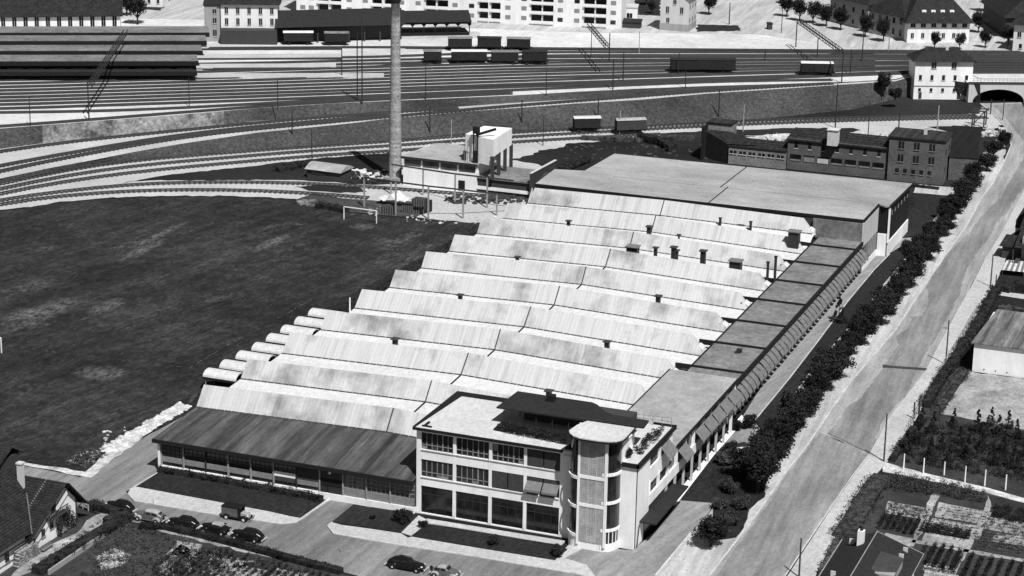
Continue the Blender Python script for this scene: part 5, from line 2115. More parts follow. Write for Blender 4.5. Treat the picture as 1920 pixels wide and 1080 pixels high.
house('brick_house', 'tall square brick house standing at the right end of the long brick workshop', 'house', Vector((-92.6, 467.6, 0)), Vector((-80.6, 468.0, 0)), 9, 9.6, 'flat', .6, 'brick', 'slate', .3,
      [(7.3, 8.9, 3, 1.2, 1, 11), (4.4, 6.0, 3, 1.2, 1, 11), (1.9, 2.9, 5, .8, 1.2, 10)], side_wins=2, chim=[(7, 4.5, 1.2)])
house('brick_shed', 'wide brick shed with a big ribbed roof beyond the square brick house', 'workshop', Vector((-80.4, 473.5, 0)), Vector((-74.4, 474.5, 0)), 30, 5.2, 'flat', .4, 'brick', 'slate', .2, side_wins=5)
# wooden tower with a sloping roof
t = thing('timber_tower', 'dark timber tower with a long lean-to roof at the left end of the brick buildings', 'tower', (-131, 470, 0))
m = MB()
m.box(-134.6, -129.0, 471.5, 475.5, 0, 8.0)
m.build('wall', M['brickpale'], t)
m = MB()
m.box(-135.0, -134.5, 468, 476, 0, 7.6)
m.build('end_wall', M['black'], t)
m = MB()
m.box(-134.8, -128.8, 471.2, 475.7, 8.0, 8.2)
m.build('roof', M['slate'], t)
m = MB()
m.add([(-134.8, 471.4, 6.4), (-129.0, 471.4, 6.4), (-121.5, 468.5, 4.6), (-128.6, 467.3, 4.5), (-134.6, 470.4, 6.2)], [(0, 1, 2, 3, 4)])
m.add([(-134.6, 470.4, 6.2), (-128.6, 467.3, 4.5), (-128.6, 467.3, 0), (-134.6, 470.4, 0)], [(0, 1, 2, 3)])
m.build('lean_to_roof', M['tile'], t)

# loading frame at the rear road
t = thing('loading_gauge', 'timber loading frame standing over the low siding by the road bend', 'frame', tuple(G(1835, 240, 0)))
m = MB()
a, b_ = G(1822, 239, 0), G(1844, 239, 0)
for p in (a, b_):
    m.bar(p, p + Vector((0, 0, 4)), .3, .3)
    m.bar(p + Vector((0, 3, 0)), p + Vector((0, 3, 4)), .3, .3)
m.bar(a + Vector((-.6, 0, 4)), b_ + Vector((.6, 0, 4)), .35, .3)
m.bar(a + Vector((-.6, 3, 4)), b_ + Vector((.6, 3, 4)), .35, .3)
m.bar(a + Vector((0, 0, .5)), b_ + Vector((0, 0, 4)), .2, .2)
m.build('timbers', M['wood'], t)

# bicycle shelters with barrel roofs along the west wall
cr_ = [(380, 706), (411, 690), (441, 673), (471, 657), (498, 640), (525, 624), (551, 608), (577, 592)]
ends = [(437, 713), (462, 694), (497, 676), (530, 661), (560, 640), (584, 625), (610, 609), (627, 594)]
for k in range(8):
    p = G(cr_[k][0], cr_[k][1], 2.3)
    t = thing('bicycle_shelter', ORD[k] + ' bicycle shelter from the front in the row of rounded pale roofs beside the hall', 'shelter', (p.x + 2.6, p.y + 2, 0), 'barrel-roofed shelters along the west wall')
    m = MB()
    prof = []
    n_ = 10
    for q in range(n_ + 1):
        a = PI * q / n_
        prof.append((p.y + 1.5 - 1.5 * math.cos(a), 2.3 + .9 * math.sin(a)))
    inner = [(y, z - .12) for y, z in prof[::-1]]
    for q in range(n_):
        (ya, za), (yb, zb) = prof[q], prof[q + 1]
        m.add([(p.x, ya, za), (p.x + 5.8, ya, za), (p.x + 5.8, yb, zb), (p.x, yb, zb), (p.x, ya, za - .12), (p.x + 5.8, ya, za - .12), (p.x + 5.8, yb, zb - .12), (p.x, yb, zb - .12)],
              [(0, 1, 2, 3), (7, 6, 5, 4), (0, 3, 7, 4), (1, 5, 6, 2)])
    m.build('barrel_roof', M['offroof'], t)
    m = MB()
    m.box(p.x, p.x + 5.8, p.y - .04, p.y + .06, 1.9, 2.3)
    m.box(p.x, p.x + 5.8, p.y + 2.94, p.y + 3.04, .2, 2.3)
    m.build('edge_or_shade_board', M['black'], t)  # black boards added to paint the shade between neighbouring shelters
    for xx in (p.x + .4, p.x + 5.3):
        for yy in (p.y + .2, p.y + 2.8):
            m = MB()
            m.box(xx - .06, xx + .06, yy - .06, yy + .06, 0, 2.3)
            m.build('post', M['steel'], t)
m = MB()
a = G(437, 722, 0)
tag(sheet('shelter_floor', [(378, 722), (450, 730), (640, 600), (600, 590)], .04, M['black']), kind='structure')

# ---------------------------------------------------------------- poles, masts, gantries
def pole(label, px, py, ytop, z=0.0, r=.13, group='utility poles', m='wood', arms=0, cat='pole', name='utility_pole'):
    p = G(px, py, z)
    lo, hi = .5, 40
    for _ in range(40):
        md = (lo + hi) / 2
        if proj((p.x, p.y, p.z + md))[1] > ytop:
            lo = md
        else:
            hi = md
    t = thing(name, label, cat, tuple(p), group)
    mb = MB()
    mb.tube(p, p + Vector((0, 0, lo)), r, r * .75, 8)
    mb.build('shaft', M[m], t)
    if arms:
        mb = MB()
        for q in range(arms):
            z_ = lo - .4 - q * .6
            mb.bar(p + Vector((-.6, .1, z_)), p + Vector((.6, .1, z_)), .1, .1)
        mb.build('crossarm', M[m], t)
    return t


for px, py, yt, lb in [(1498, 1083, 1009, 'dark pole on the east pavement at the bottom edge beside the slate roof'), (1657, 866, 776, 'dark pole at the corner where the garden path meets the road'),
                       (1773, 684, 600, 'dark pole beside the wire fence, opposite the white garage'), (1857, 538, 477, 'dark pole on the pavement near the striped awning hut'),
                       (1866, 545, 515, 'short dark post beside the pavement near the striped awning hut')]:
    pole(lb, px, py, yt, group='dark poles along the east side of the road')
for px, py, yt, z, lb in [(548, 268, 211, 0, 'dark pole on the slope above the round-roofed shed'), (585, 300, 241, 0, 'thin pole just left above the round-roofed shed'), (806, 254, 198, 0, 'dark pole on the embankment right of the chimney'),
                          (846, 271, 224, 0, 'thin pale pole right of the chimney behind the boiler house'), (978, 241, 187, 0, 'dark pole on the embankment above the bunker'), (1018, 273, 217, 0, 'thin pole by the siding left of the parked vans'),
                          (1121, 235, 183, 0, 'dark pole on the embankment above the left parked van'), (1162, 253, 207, 0, 'pale pole between the two parked vans'), (1347, 225, 167, 0, 'dark pole on the embankment left of the timber tower'),
                          (1393, 247, 197, 0, 'pale pole rising behind the timber tower'), (1566, 240, 157, 0, 'tall dark pole behind the brick workshop roof tower'), (1627, 262, 193, 0, 'thin pole behind the right part of the brick workshop'),
                          (1684, 255, 212, 0, 'dark pole touching the square brick house'), (1757, 247, 198, 0, 'pale pole behind the ribbed shed roof'), (1880, 225, 186, 0, 'slim lamp pole at the road bend under the bridge'),
                          (1857, 214, 186, 0, 'white-capped lamp pole beside the bridge arch'),
                          (167, 226, 165, 5, 'dark mast at the yard edge where the gantry shadow falls'), (57, 236, 183, 5, 'thin mast at the far left of the yard edge'), (355, 200, 146, 5, 'thin mast in the left half of the yard'),
                          (521, 208, 149, 5, 'thin mast at the yard crest above the branch line'), (641, 143, 90, 5, 'lattice mast left of the chimney'), (670, 190, 60, 5, 'left mast of the tall pair beside the chimney'),
                          (679, 193, 35, 5, 'right mast of the tall pair beside the chimney'), (798, 186, 122, 5, 'thin mast below the wagon rows'), (1024, 178, 130, 5, 'thin mast right of the nearer wagon row'),
                          (1149, 168, 110, 5, 'dark signal mast at the middle of the yard edge'), (1168, 152, 98, 5, 'signal mast just right of the middle gantry'), (1285, 165, 110, 5, 'thin mast in front of the long coach'),
                          (1272, 140, 100, 5, 'thin mast behind the long coach'), (1142, 115, 62, 5, 'dark signal mast under the middle gantry'), (1108, 108, 55, 5, 'slim mast left of the middle gantry'),
                          (1198, 100, 58, 5, 'slim mast standing on the pale goods road'), (1434, 115, 92, 5, 'short mast near the right end of the goods road'), (1492, 88, 40, 5, 'mast holding the left end of the right gantry'),
                          (1532, 108, 70, 5, 'mast under the middle of the right gantry'), (1578, 155, 95, 5, 'mast holding the right end of the right gantry'), (1594, 138, 93, 5, 'signal mast beside the right gantry'),
                          (1616, 115, 55, 5, 'tall dark mast in front of the street trees'), (1666, 97, 70, 5, 'short mast at the edge of the pale square'), (1003, 40, 5, 5, 'slim lamp mast in front of the apartments'),
                          (1367, 46, 5, 5, 'lamp mast on the station square right of the villa'), (1465, 62, 20, 5, 'thin lamp mast left of the street trees')]:
    pole(lb, px, py, yt, z, r=.12 if 'thin' in lb or 'slim' in lb else .17, group='masts and poles around the railway', m='darksteel' if 'pale' not in lb else 'steel')


def gantry(label, pa, pb, za, zb):
    a, b = G(*pa, za), G(*pb, zb)
    t = thing('signal_gantry', label, 'gantry', tuple(a.lerp(b, .5)), 'lattice gantries lying across the yard')
    m = MB()
    L = (b - a).length
    n_ = max(4, int(L / 1.6))
    d = (b - a).normalized()
    s = Vector((-d.y, d.x, 0)) * .5
    for o_ in (s, -s):
        for z in (0, .9):
            m.bar(a + o_ + Vector((0, 0, z)), b + o_ + Vector((0, 0, z)), .14, .14)
        for q in range(n_):
            p, r_ = a.lerp(b, q / n_), a.lerp(b, (q + 1) / n_)
            m.bar(p + o_ + Vector((0, 0, 0 if q % 2 else .9)), r_ + o_ + Vector((0, 0, .9 if q % 2 else 0)), .1, .1)
    m.build('truss', M['darksteel'], t)
    return t


gantry('lattice gantry spanning the tracks at the middle of the yard', (1104, 50), (1140, 92), 12, 12)
gantry('lattice gantry spanning the tracks in front of the street trees', (1497, 42), (1578, 100), 12, 12)
gantry('lattice gantry spanning the station tracks at the left', (236, 62), (167, 165), 12, 12)
# street and yard trees, junk near the chimney follow in the next section
# ================================================================== TREES AND PLANTS
RV = random.Random(5)


def tree_proto(name, h, r, nblob, nleaf, lsize, sq=.85, leafm='leaf', seed=1, trunk_h=.35, cone=False):
    rr = random.Random(seed)
    t = thing(name, 'x', 'tree', (0, 0, 0))
    m = MB()
    th = h * trunk_h
    m.tube((0, 0, 0), (.05, .03, th), r * .085, r * .06, 8)
    limbs = []
    for k in range(6):
        a = k * 1.05 + rr.uniform(-.3, .3)
        e = Vector((math.cos(a) * r * .55, math.sin(a) * r * .55, th + h * rr.uniform(.18, .4)))
        m.tube((.05, .03, th * .9), e, r * .045, r * .015, 5)
        limbs.append(e)
    m.tube((.05, .03, th), (0, 0, h * .85), r * .055, r * .015, 5)
    m.build('trunk', M['bark'], t, local=True)
    m = MB()
    cz = th * .75 + (h - th * .75) / 2
    hz = (h - th * .75) / 2
    for k in range(nblob):
        if cone:
            u = rr.random() ** 1.3
            z = th * .6 + u * (h - th * .6)
            rad = r * (1 - u) * .95 + .1
            a = rr.uniform(0, 6.28)
            q = rad * math.sqrt(rr.random())
            c = Vector((math.cos(a) * q, math.sin(a) * q, z))
            br = max(.22, rad * .38)
        else:
            d = Vector((rr.gauss(0, 1), rr.gauss(0, 1), rr.gauss(0, 1))).normalized() * (rr.random() ** .5)
            c = Vector((d.x * r * .72, d.y * r * .72, cz + d.z * hz * .75))
            br = r * rr.uniform(.26, .44)
        m.leaves(c, br, int(nleaf / nblob), lsize, sq, rr, shell=.45)
    m.build('crown', M[leafm], t, local=True)
    return t


FIRST = {}


def plant(proto, label, x, y, z=0, s=1.0, group=None, cat=None, rot=None):
    rot = RV.uniform(0, 6.28) if rot is None else rot
    if proto.name not in FIRST:
        FIRST[proto.name] = 1
        register(proto)
        o = proto
        o.location = (x, y, z)
        o.rotation_euler = (0, 0, rot)
        o.scale = (s, s, s)
        tag(o, label, cat, group)
        return o
    o = copy_thing(proto, label, (x, y, z), rot, s, group)
    if cat:
        o['category'] = cat
    return o


tA = tree_proto('street_tree', 6.0, 3.0, 30, 5200, .19, seed=2, trunk_h=.25)
tB = tree_proto('street_tree', 5.6, 3.15, 34, 5600, .19, seed=9, trunk_h=.22)
tC = tree_proto('street_tree', 6.4, 2.95, 30, 5200, .19, seed=21, trunk_h=.25)
# the dense row on the pavement along the factory side of the road
kerbpts = [G(x, y) for x, y in [(1465, 900), (1510, 842), (1532, 808), (1595, 716), (1680, 617), (1730, 540), (1770, 482), (1811, 425), (1842, 369), (1856, 342)]]
def along(pts, s):
    for a, b in zip(pts, pts[1:]):
        L = (b - a).length
        if s <= L:
            return a.lerp(b, s / L), (b - a).normalized()
        s -= L
    return pts[-1], (pts[-1] - pts[-2]).normalized()


tot = sum((b - a).length for a, b in zip(kerbpts, kerbpts[1:]))
NT = 30
for k in range(NT):
    p, d = along(kerbpts, tot * (k + .3) / NT)
    side = Vector((-d.y, d.x, 0))
    q = p + side * (3.0 + RV.uniform(-.4, .4))
    lab = ('%s tree from the front in the dense dark row along the road pavement' % ORD[k]) if k < 15 else ('%s tree from the far end of the dense dark row along the road pavement' % ORD[NT - 1 - k])
    plant([tA, tB, tC][k % 3], lab, q.x, q.y, 0, RV.uniform(.85, 1.08) * (1.05 if k < 8 else .95), 'street trees in the dense row along the road')
for k, (x, y, s) in enumerate([(1850, 322, .95), (1862, 300, 1.0), (1880, 280, .8)]):
    p = G(x, y)
    plant([tB, tA, tC][k], ['round tree at the far end of the street row, by the rear drive', 'bushy tree beside the ribbed brick shed near the road bend', 'small tree closest to the road bend'][k], p.x, p.y, 0, s * .9,
          'street trees in the dense row along the road')
p = G(1420, 925)
plant(tC, 'broad dark tree with a visible trunk at the front end of the street row', p.x, p.y, 0, 1.12)
p = G(1400, 902)
plant(tB, 'full dark tree between the arcade lawn and the street row', p.x, p.y, 0, 1.0)
p = G(1452, 893)
plant(tA, 'dense tree overlapping the kerb just behind the broad front tree', p.x - 1, p.y, 0, 1.1)
p = G(1333, 1027)
plant(tB, 'lone small tree casting a round shadow on the pale plaza', p.x, p.y, 0, .86)
# shrubs between the arcade and the road
sh_ = tree_proto('shrub', 2.2, 1.8, 18, 2600, .13, sq=.8, leafm='leafmid', seed=4, trunk_h=.12)
for lb, x, y, s in [('tall shrub at the corner of the arcade lawn', 1362, 872, 1.1), ('shrub in the middle of the dark bed beside the plaza', 1368, 925, 1.0), ('shrub at the back of the dark bed beside the plaza', 1398, 893, .9),
                    ('shrub at the plaza edge of the dark bed, nearest the lone tree', 1366, 985, .95), ('shrub at the road edge of the dark bed', 1392, 955, .95), ('shrub between the dark bed and the front street tree', 1350, 955, .8)]:
    p = G(x, y)
    plant(sh_, lb, p.x, p.y, 0, s, 'shrubs in the bed between office and road', 'shrub')
bs = tree_proto('round_bush', 1.7, 1.15, 14, 2200, .10, sq=.9, leafm='leaf', seed=14, trunk_h=.1)
for lb, x, y, s in [('dark round bush in front of the shed windows beside the office', 757, 982, 1.35), ('dark round bush at the foot of the stair tower', 1045, 1044, 1.05), ('small thin bush at the left corner of the office', 792, 990, .7),
                    ('loose bush in the middle of the office lawn', 925, 1022, .9), ('bush in the corner between gallery and garden wall', 1405, 803, 1.4), ('bush at the gallery end beside the last column', 1382, 808, 1.1),
                    ('low bush in front of the last arcade columns', 1370, 850, 1.2),
                    ('dark bush at the rear end of the service road lawn', 1700, 472, 1.5), ('second dark bush at the rear end of the service road lawn', 1716, 462, 1.3),
                    ('small sapling bush on the lawn left of the gate path', 698, 975, .45)]:
    p = G(x, y)
    plant(bs, lb, p.x, p.y, 0, s, 'bushes around the office lawns', 'bush')
cn_ = tree_proto('conifer', 4.6, 1.25, 40, 2600, .10, sq=1.1, leafm='leaf', seed=8, trunk_h=.1, cone=True)
p = G(1572, 604)
plant(cn_, 'small dark conifer on the strip beside the service road', p.x, p.y, 0, 1.0, None, 'tree')
# orchard on the right
k = 0
orch = [(1722, 832, 'a'), (1750, 812), (1765, 845), (1788, 800), (1800, 835), (1815, 860), (1832, 812), (1842, 845), (1860, 872), (1872, 815), (1882, 850), (1900, 880), (1905, 825), (1918, 855), (1745, 862), (1780, 872), (1700, 850), (1728, 800), (1858, 800), (1890, 805)]
places = ['near the wire fence corner', 'in the back row near the fence', 'in the middle of the left half', 'in the back row left of centre', 'in the middle of the plot', 'in front of the middle, by the white posts', 'in the back row right of centre',
          'right of the middle', 'by the white posts on the right', 'in the back row towards the right', 'towards the right edge', 'beside the last white post', 'at the right edge of the second row', 'touching the right edge of the picture', 'by the second white post',
          'between the third and fourth white posts', 'nearest to the road pole', 'behind the fence, leftmost at the back', 'beside the gravel yard', 'beside the gravel yard at the far right']
for (x, y, *_), lb in zip(orch, places):
    p = G(x, y)
    plant(cn_, 'dark pointed fruit tree ' + lb, p.x, p.y, 0, RV.uniform(.6, .82), 'fruit trees in the plot right of the road', 'tree')
# trees of the station square
bt_ = tree_proto('square_tree', 8.2, 3.3, 30, 3600, .24, sq=1.0, leafm='leaf', seed=31, trunk_h=.22)
tl = [('leftmost street tree in front of the mansions', 1475, 32), ('second street tree from the left in front of the mansions', 1499, 40), ('third street tree from the left in front of the mansions', 1524, 44),
      ('fourth street tree from the left in front of the mansions', 1549, 50), ('fifth street tree from the left in front of the mansions', 1576, 57), ('large street tree in the gap between the grey mansions', 1622, 70),
      ('street tree just left of the white mansion', 1656, 78)]
for lb, x, y in tl:
    p = G(x, y, 5)
    plant(bt_, lb, p.x, p.y, 5, .85, 'street trees on the station square', 'tree')
for lb, x, y, s in [('small tree in front of the left half of the white mansion', 1752, 92, .62), ('small tree in front of the right half of the white mansion', 1799, 92, .58), ('small tree between the white mansion and the right-hand house', 1847, 90, .66),
                    ('round tree standing alone on the square right of the villa', 1329, 28, .85), ('large dark tree behind the platforms at the top left', 258, 46, 1.15), ('dark bush-like tree beside the garage block behind the villa', 1222, 26, .5),
                    ('tree at the top of the picture above the mansion roofs', 1480, 8, .9),
                    ('broad tree between the villa and the apartment block at the top edge', 1212, 10, .8), ('dark tree in the gap between white mansion and dark steep-roofed house', 1834, 62, .8),
                    ('dark tree beside the top right house under its roof edge', 1890, 84, .7), ('dark tree at the top left beyond the works roof, left of the big one', 238, 30, .9),
                    ('tall tree at the top edge right of the white mansion roof', 1848, 22, 1.0)]:
    p = G(x, y, 5)
    plant(bt_, lb, p.x, p.y, 5, s, None, 'tree')
p = G(1658, 172, 3)
plant(bt_, 'dark spreading tree on the embankment left of the signal house', p.x, p.y, 2.2, .75, None, 'tree')
p = G(1678, 180, 3)
plant(bs, 'dark scrub bush right under the spreading tree on the embankment', p.x, p.y, 2.0, 2.0, None, 'bush')


# hedges
def hedge(label, pts, w_, h, dens=26, m='leaf', size=.12, z=0.0, name='hedge', kind=None, jit=.25, cat='hedge'):
    rr = random.Random(len(label) * 7 + int(pts[0][0]))
    mb = MB()
    P = [G(x, y, z) for x, y in pts]
    for a, b in zip(P, P[1:]):
        L = (b - a).length
        n_ = max(2, int(L / .55))
        d = (b - a).normalized()
        s = Vector((-d.y, d.x, 0))
        for q in range(n_):
            for _ in range(max(1, int(w_ / .9))):
                c = a.lerp(b, (q + rr.random()) / n_) + s * rr.uniform(-.5, .5) * w_ + Vector((0, 0, h * rr.uniform(.4, .75)))
                mb.leaves(c, .5 * min(1.2, max(w_, .7)) * rr.uniform(.6, 1 + jit), dens, size, h / max(.9, w_) if w_ < h * 1.3 else .7, rr)
    for a, b in zip(P, P[1:]):
        mb.bar(a + Vector((0, 0, h * .35)), b + Vector((0, 0, h * .35)), w_ * .75, h * .7)
    o = mb.build(name, M[m])
    tag(o, label, cat, None, kind)
    return o


hedge('long low hedge under the windows of the dark-roofed shed', [(298, 886), (380, 899), (470, 916), (550, 931), (604, 941)], 1.1, 1.15, 70)
hedge('clipped dark hedge behind the row of parked cars', [(262, 990), (310, 992), (380, 1008), (480, 1034), (560, 1056), (640, 1076)], 1.4, 1.0, 45)
hedge('dark hedge running diagonally from the cottage to the parked cars', [(70, 1078), (110, 1052), (160, 1022), (210, 992), (245, 972)], 2.0, 1.4, 45)
hedge('dark overgrown hedge around the half-hidden car', [(165, 952), (200, 960), (235, 968), (200, 985)], 1.8, 1.3, 40)
hedge('tall dark hedge inside the wire fence along the east pavement', [(1868, 548), (1846, 590), (1818, 640), (1790, 680), (1762, 720), (1735, 765)], 2.0, 1.7, 55)
hedge('paler bushy hedge between the wire fence and the gravel yard', [(1808, 700), (1785, 732), (1762, 768), (1745, 790)], 1.8, 1.0, 45, 'leafmid')
hedge('leafy roadside hedge beside the kitchen garden', [(1655, 900), (1640, 915), (1618, 950), (1598, 985), (1580, 1010)], 3.6, 1.2, 22, 'leafmid')
hedge('narrow hedge between the slate-roofed house and the pavement', [(1576, 1012), (1560, 1040), (1540, 1078)], 1.2, .9, 40, 'leafmid')
hedge('low hedge along the fence by the garden path corner', [(1712, 806), (1690, 840), (1672, 866)], 1.2, 1.0, 45)
hedge('dark hedge of tall shrubs in front of the striped awning hut', [(1880, 548), (1900, 540), (1925, 545)], 3.2, 1.6, 40)
hedge('dark hedge along the garden right of the fence, below the side lane', [(1872, 580), (1900, 582), (1925, 588)], 1.6, 1.0, 40, 'leafmid')
hedge('rough scrub below the foot of the timber tower', [(1200, 262), (1240, 272), (1262, 285)], 3, 2.2, 35)
hedge('scrub beside the sidings left of the brick buildings', [(1090, 262), (1140, 264), (1190, 266), (1250, 262), (1300, 262)], 1.6, 1.4, 30, 'leafmid')
hedge('dark bushes on the mound behind the goal', [(595, 388), (620, 392), (650, 398)], 2.6, 1.4, 45)
hedge('bushes above the round-roofed shed', [(520, 322), (545, 318), (570, 312)], 2.2, 1.4, 45)
hedge('dark planting on the flat roof beside the rear hall', [(1055, 318), (1080, 308), (1100, 300)], 3.0, .8, 45, z=.4)
hedge('scrub at the foot of the brick workshop wall', [(1370, 318), (1480, 326), (1580, 336), (1690, 348), (1760, 356)], 1.0, .8, 30)


# crops and rough plants
def crops(label, poly, n, h, size, m='crop', rows=None, name='garden_plants', r=.35, seed=3, leaves=16):
    rr = random.Random(seed)
    mb = MB()
    xs = [p[0] for p in poly]
    ys = [p[1] for p in poly]

    def inside(x, y):
        c = False
        j = len(poly) - 1
        for i in range(len(poly)):
            if (poly[i][1] > y) != (poly[j][1] > y) and x < (poly[j][0] - poly[i][0]) * (y - poly[i][1]) / (poly[j][1] - poly[i][1]) + poly[i][0]:
                c = not c
            j = i
        return c
    k = 0
    while k < n:
        x, y = rr.uniform(min(xs), max(xs)), rr.uniform(min(ys), max(ys))
        if not inside(x, y):
            continue
        p = G(x, y)
        if rows:
            ax, sp = rows
            if ax == 'y':
                p.y = round(p.y / sp) * sp + rr.uniform(-.1, .1)
            else:
                p.x = round(p.x / sp) * sp + rr.uniform(-.1, .1)
        k += 1
        mb.leaves((p.x, p.y, h * rr.uniform(.3, .6)), r * rr.uniform(.6, 1.2), leaves, size, max(.5, h / r / 2), rr)
    o = mb.build(name, M[m])
    tag(o, label, 'plants', None, 'stuff')
    return o


crops('dark climbing beans in upright rows in the kitchen garden', [(1660, 968), (1735, 982), (1722, 1008), (1640, 992)], 300, 1.5, .09, 'leaf', ('x', .9), r=.3)
crops('dark crop rows beside the trodden path', [(1738, 984), (1822, 1000), (1812, 1014), (1728, 998)], 260, .9, .09, 'leaf', ('y', .8))
crops('dark bean rows in front of the slate-roofed house', [(1728, 1025), (1800, 1036), (1790, 1075), (1738, 1060)], 320, 1.3, .09, 'leaf', ('x', 1.1), r=.3)
crops('dark crops at the right edge below the garden path', [(1862, 952), (1925, 962), (1925, 985), (1862, 972)], 240, .9, .1, 'leaf')
crops('dark bushes along the garden path', [(1668, 893), (1755, 906), (1850, 928), (1846, 944), (1745, 930), (1720, 925), (1660, 922)], 420, 1.1, .11, 'leafmid', r=.45)
crops('low rows of vegetables on the pale beds', [(1750, 945), (1855, 964), (1830, 1012), (1740, 992)], 300, .3, .08, 'crop', ('y', .9), r=.22, leaves=9)
crops('rows of vegetables on the right-hand beds', [(1852, 972), (1925, 984), (1925, 1040), (1822, 1030)], 330, .5, .09, 'crop', ('y', 1.0), r=.28, leaves=11)
crops('mixed crops in the front right garden', [(1806, 1040), (1925, 1060), (1925, 1100), (1785, 1100)], 460, .9, .1, 'leaf', ('x', 1.3), r=.32)
crops('pale cabbages beside the slate-roofed house', [(1735, 1058), (1790, 1066), (1780, 1095), (1725, 1095)], 160, .3, .09, 'croppale', ('y', .9), r=.22, leaves=9)
crops('pale leafy vegetables on the left pale beds', [(1665, 942), (1745, 956), (1738, 974), (1662, 962)], 260, .3, .08, 'crop', None, r=.22, leaves=9)
crops('undergrowth beneath the fruit trees', [(1690, 868), (1735, 800), (1800, 796), (1925, 812), (1925, 905), (1800, 886)], 900, .8, .12, 'leaf', None, r=.5, leaves=14)
crops('leafy garden plants at the right edge beyond the hut', [(1875, 590), (1925, 592), (1925, 600), (1870, 600)], 80, .6, .1, 'crop')
crops('rough plants in the cottage garden', [(170, 1030), (240, 985), (300, 1000), (420, 1035), (380, 1060), (240, 1085), (150, 1085)], 480, .6, .11, 'crop', None, r=.4, leaves=13)
crops('dark crops in rows in the bottom left garden', [(300, 1050), (400, 1030), (520, 1058), (640, 1085), (280, 1090)], 560, .8, .1, 'leaf', ('x', 1.0), r=.35)
crops('pale vegetables in the bottom left garden', [(180, 1045), (215, 1028), (245, 1042), (225, 1062), (190, 1070)], 120, .3, .09, 'croppale', None, r=.22, leaves=8)
crops('pale flowering plants in the bottom left garden', [(300, 1062), (345, 1022), (420, 1040), (480, 1060), (420, 1085), (300, 1085)], 150, .4, .08, 'croppale', None, r=.25, leaves=8)
crops('weeds along the field edge beside the dirt path', [(120, 870), (150, 850), (190, 835), (200, 855), (160, 880)], 170, .3, .1, 'crop', None, r=.3, leaves=9)
crops('pale weeds at the field edge beside the dirt path', [(120, 870), (150, 850), (190, 845), (180, 868)], 30, .3, .1, 'croppale', None, r=.25, leaves=8)
crops('grass tufts in front of the cottage', [(60, 1060), (150, 1000), (230, 955), (245, 965), (160, 1020), (80, 1078)], 140, .3, .1, 'crop', None, r=.3, leaves=9)
crops('dark weeds at the north end of the hall', [(700, 540), (900, 418), (948, 418), (800, 500), (690, 570), (640, 596), (612, 590)], 420, .3, .11, 'leaf', None, r=.35, leaves=9)
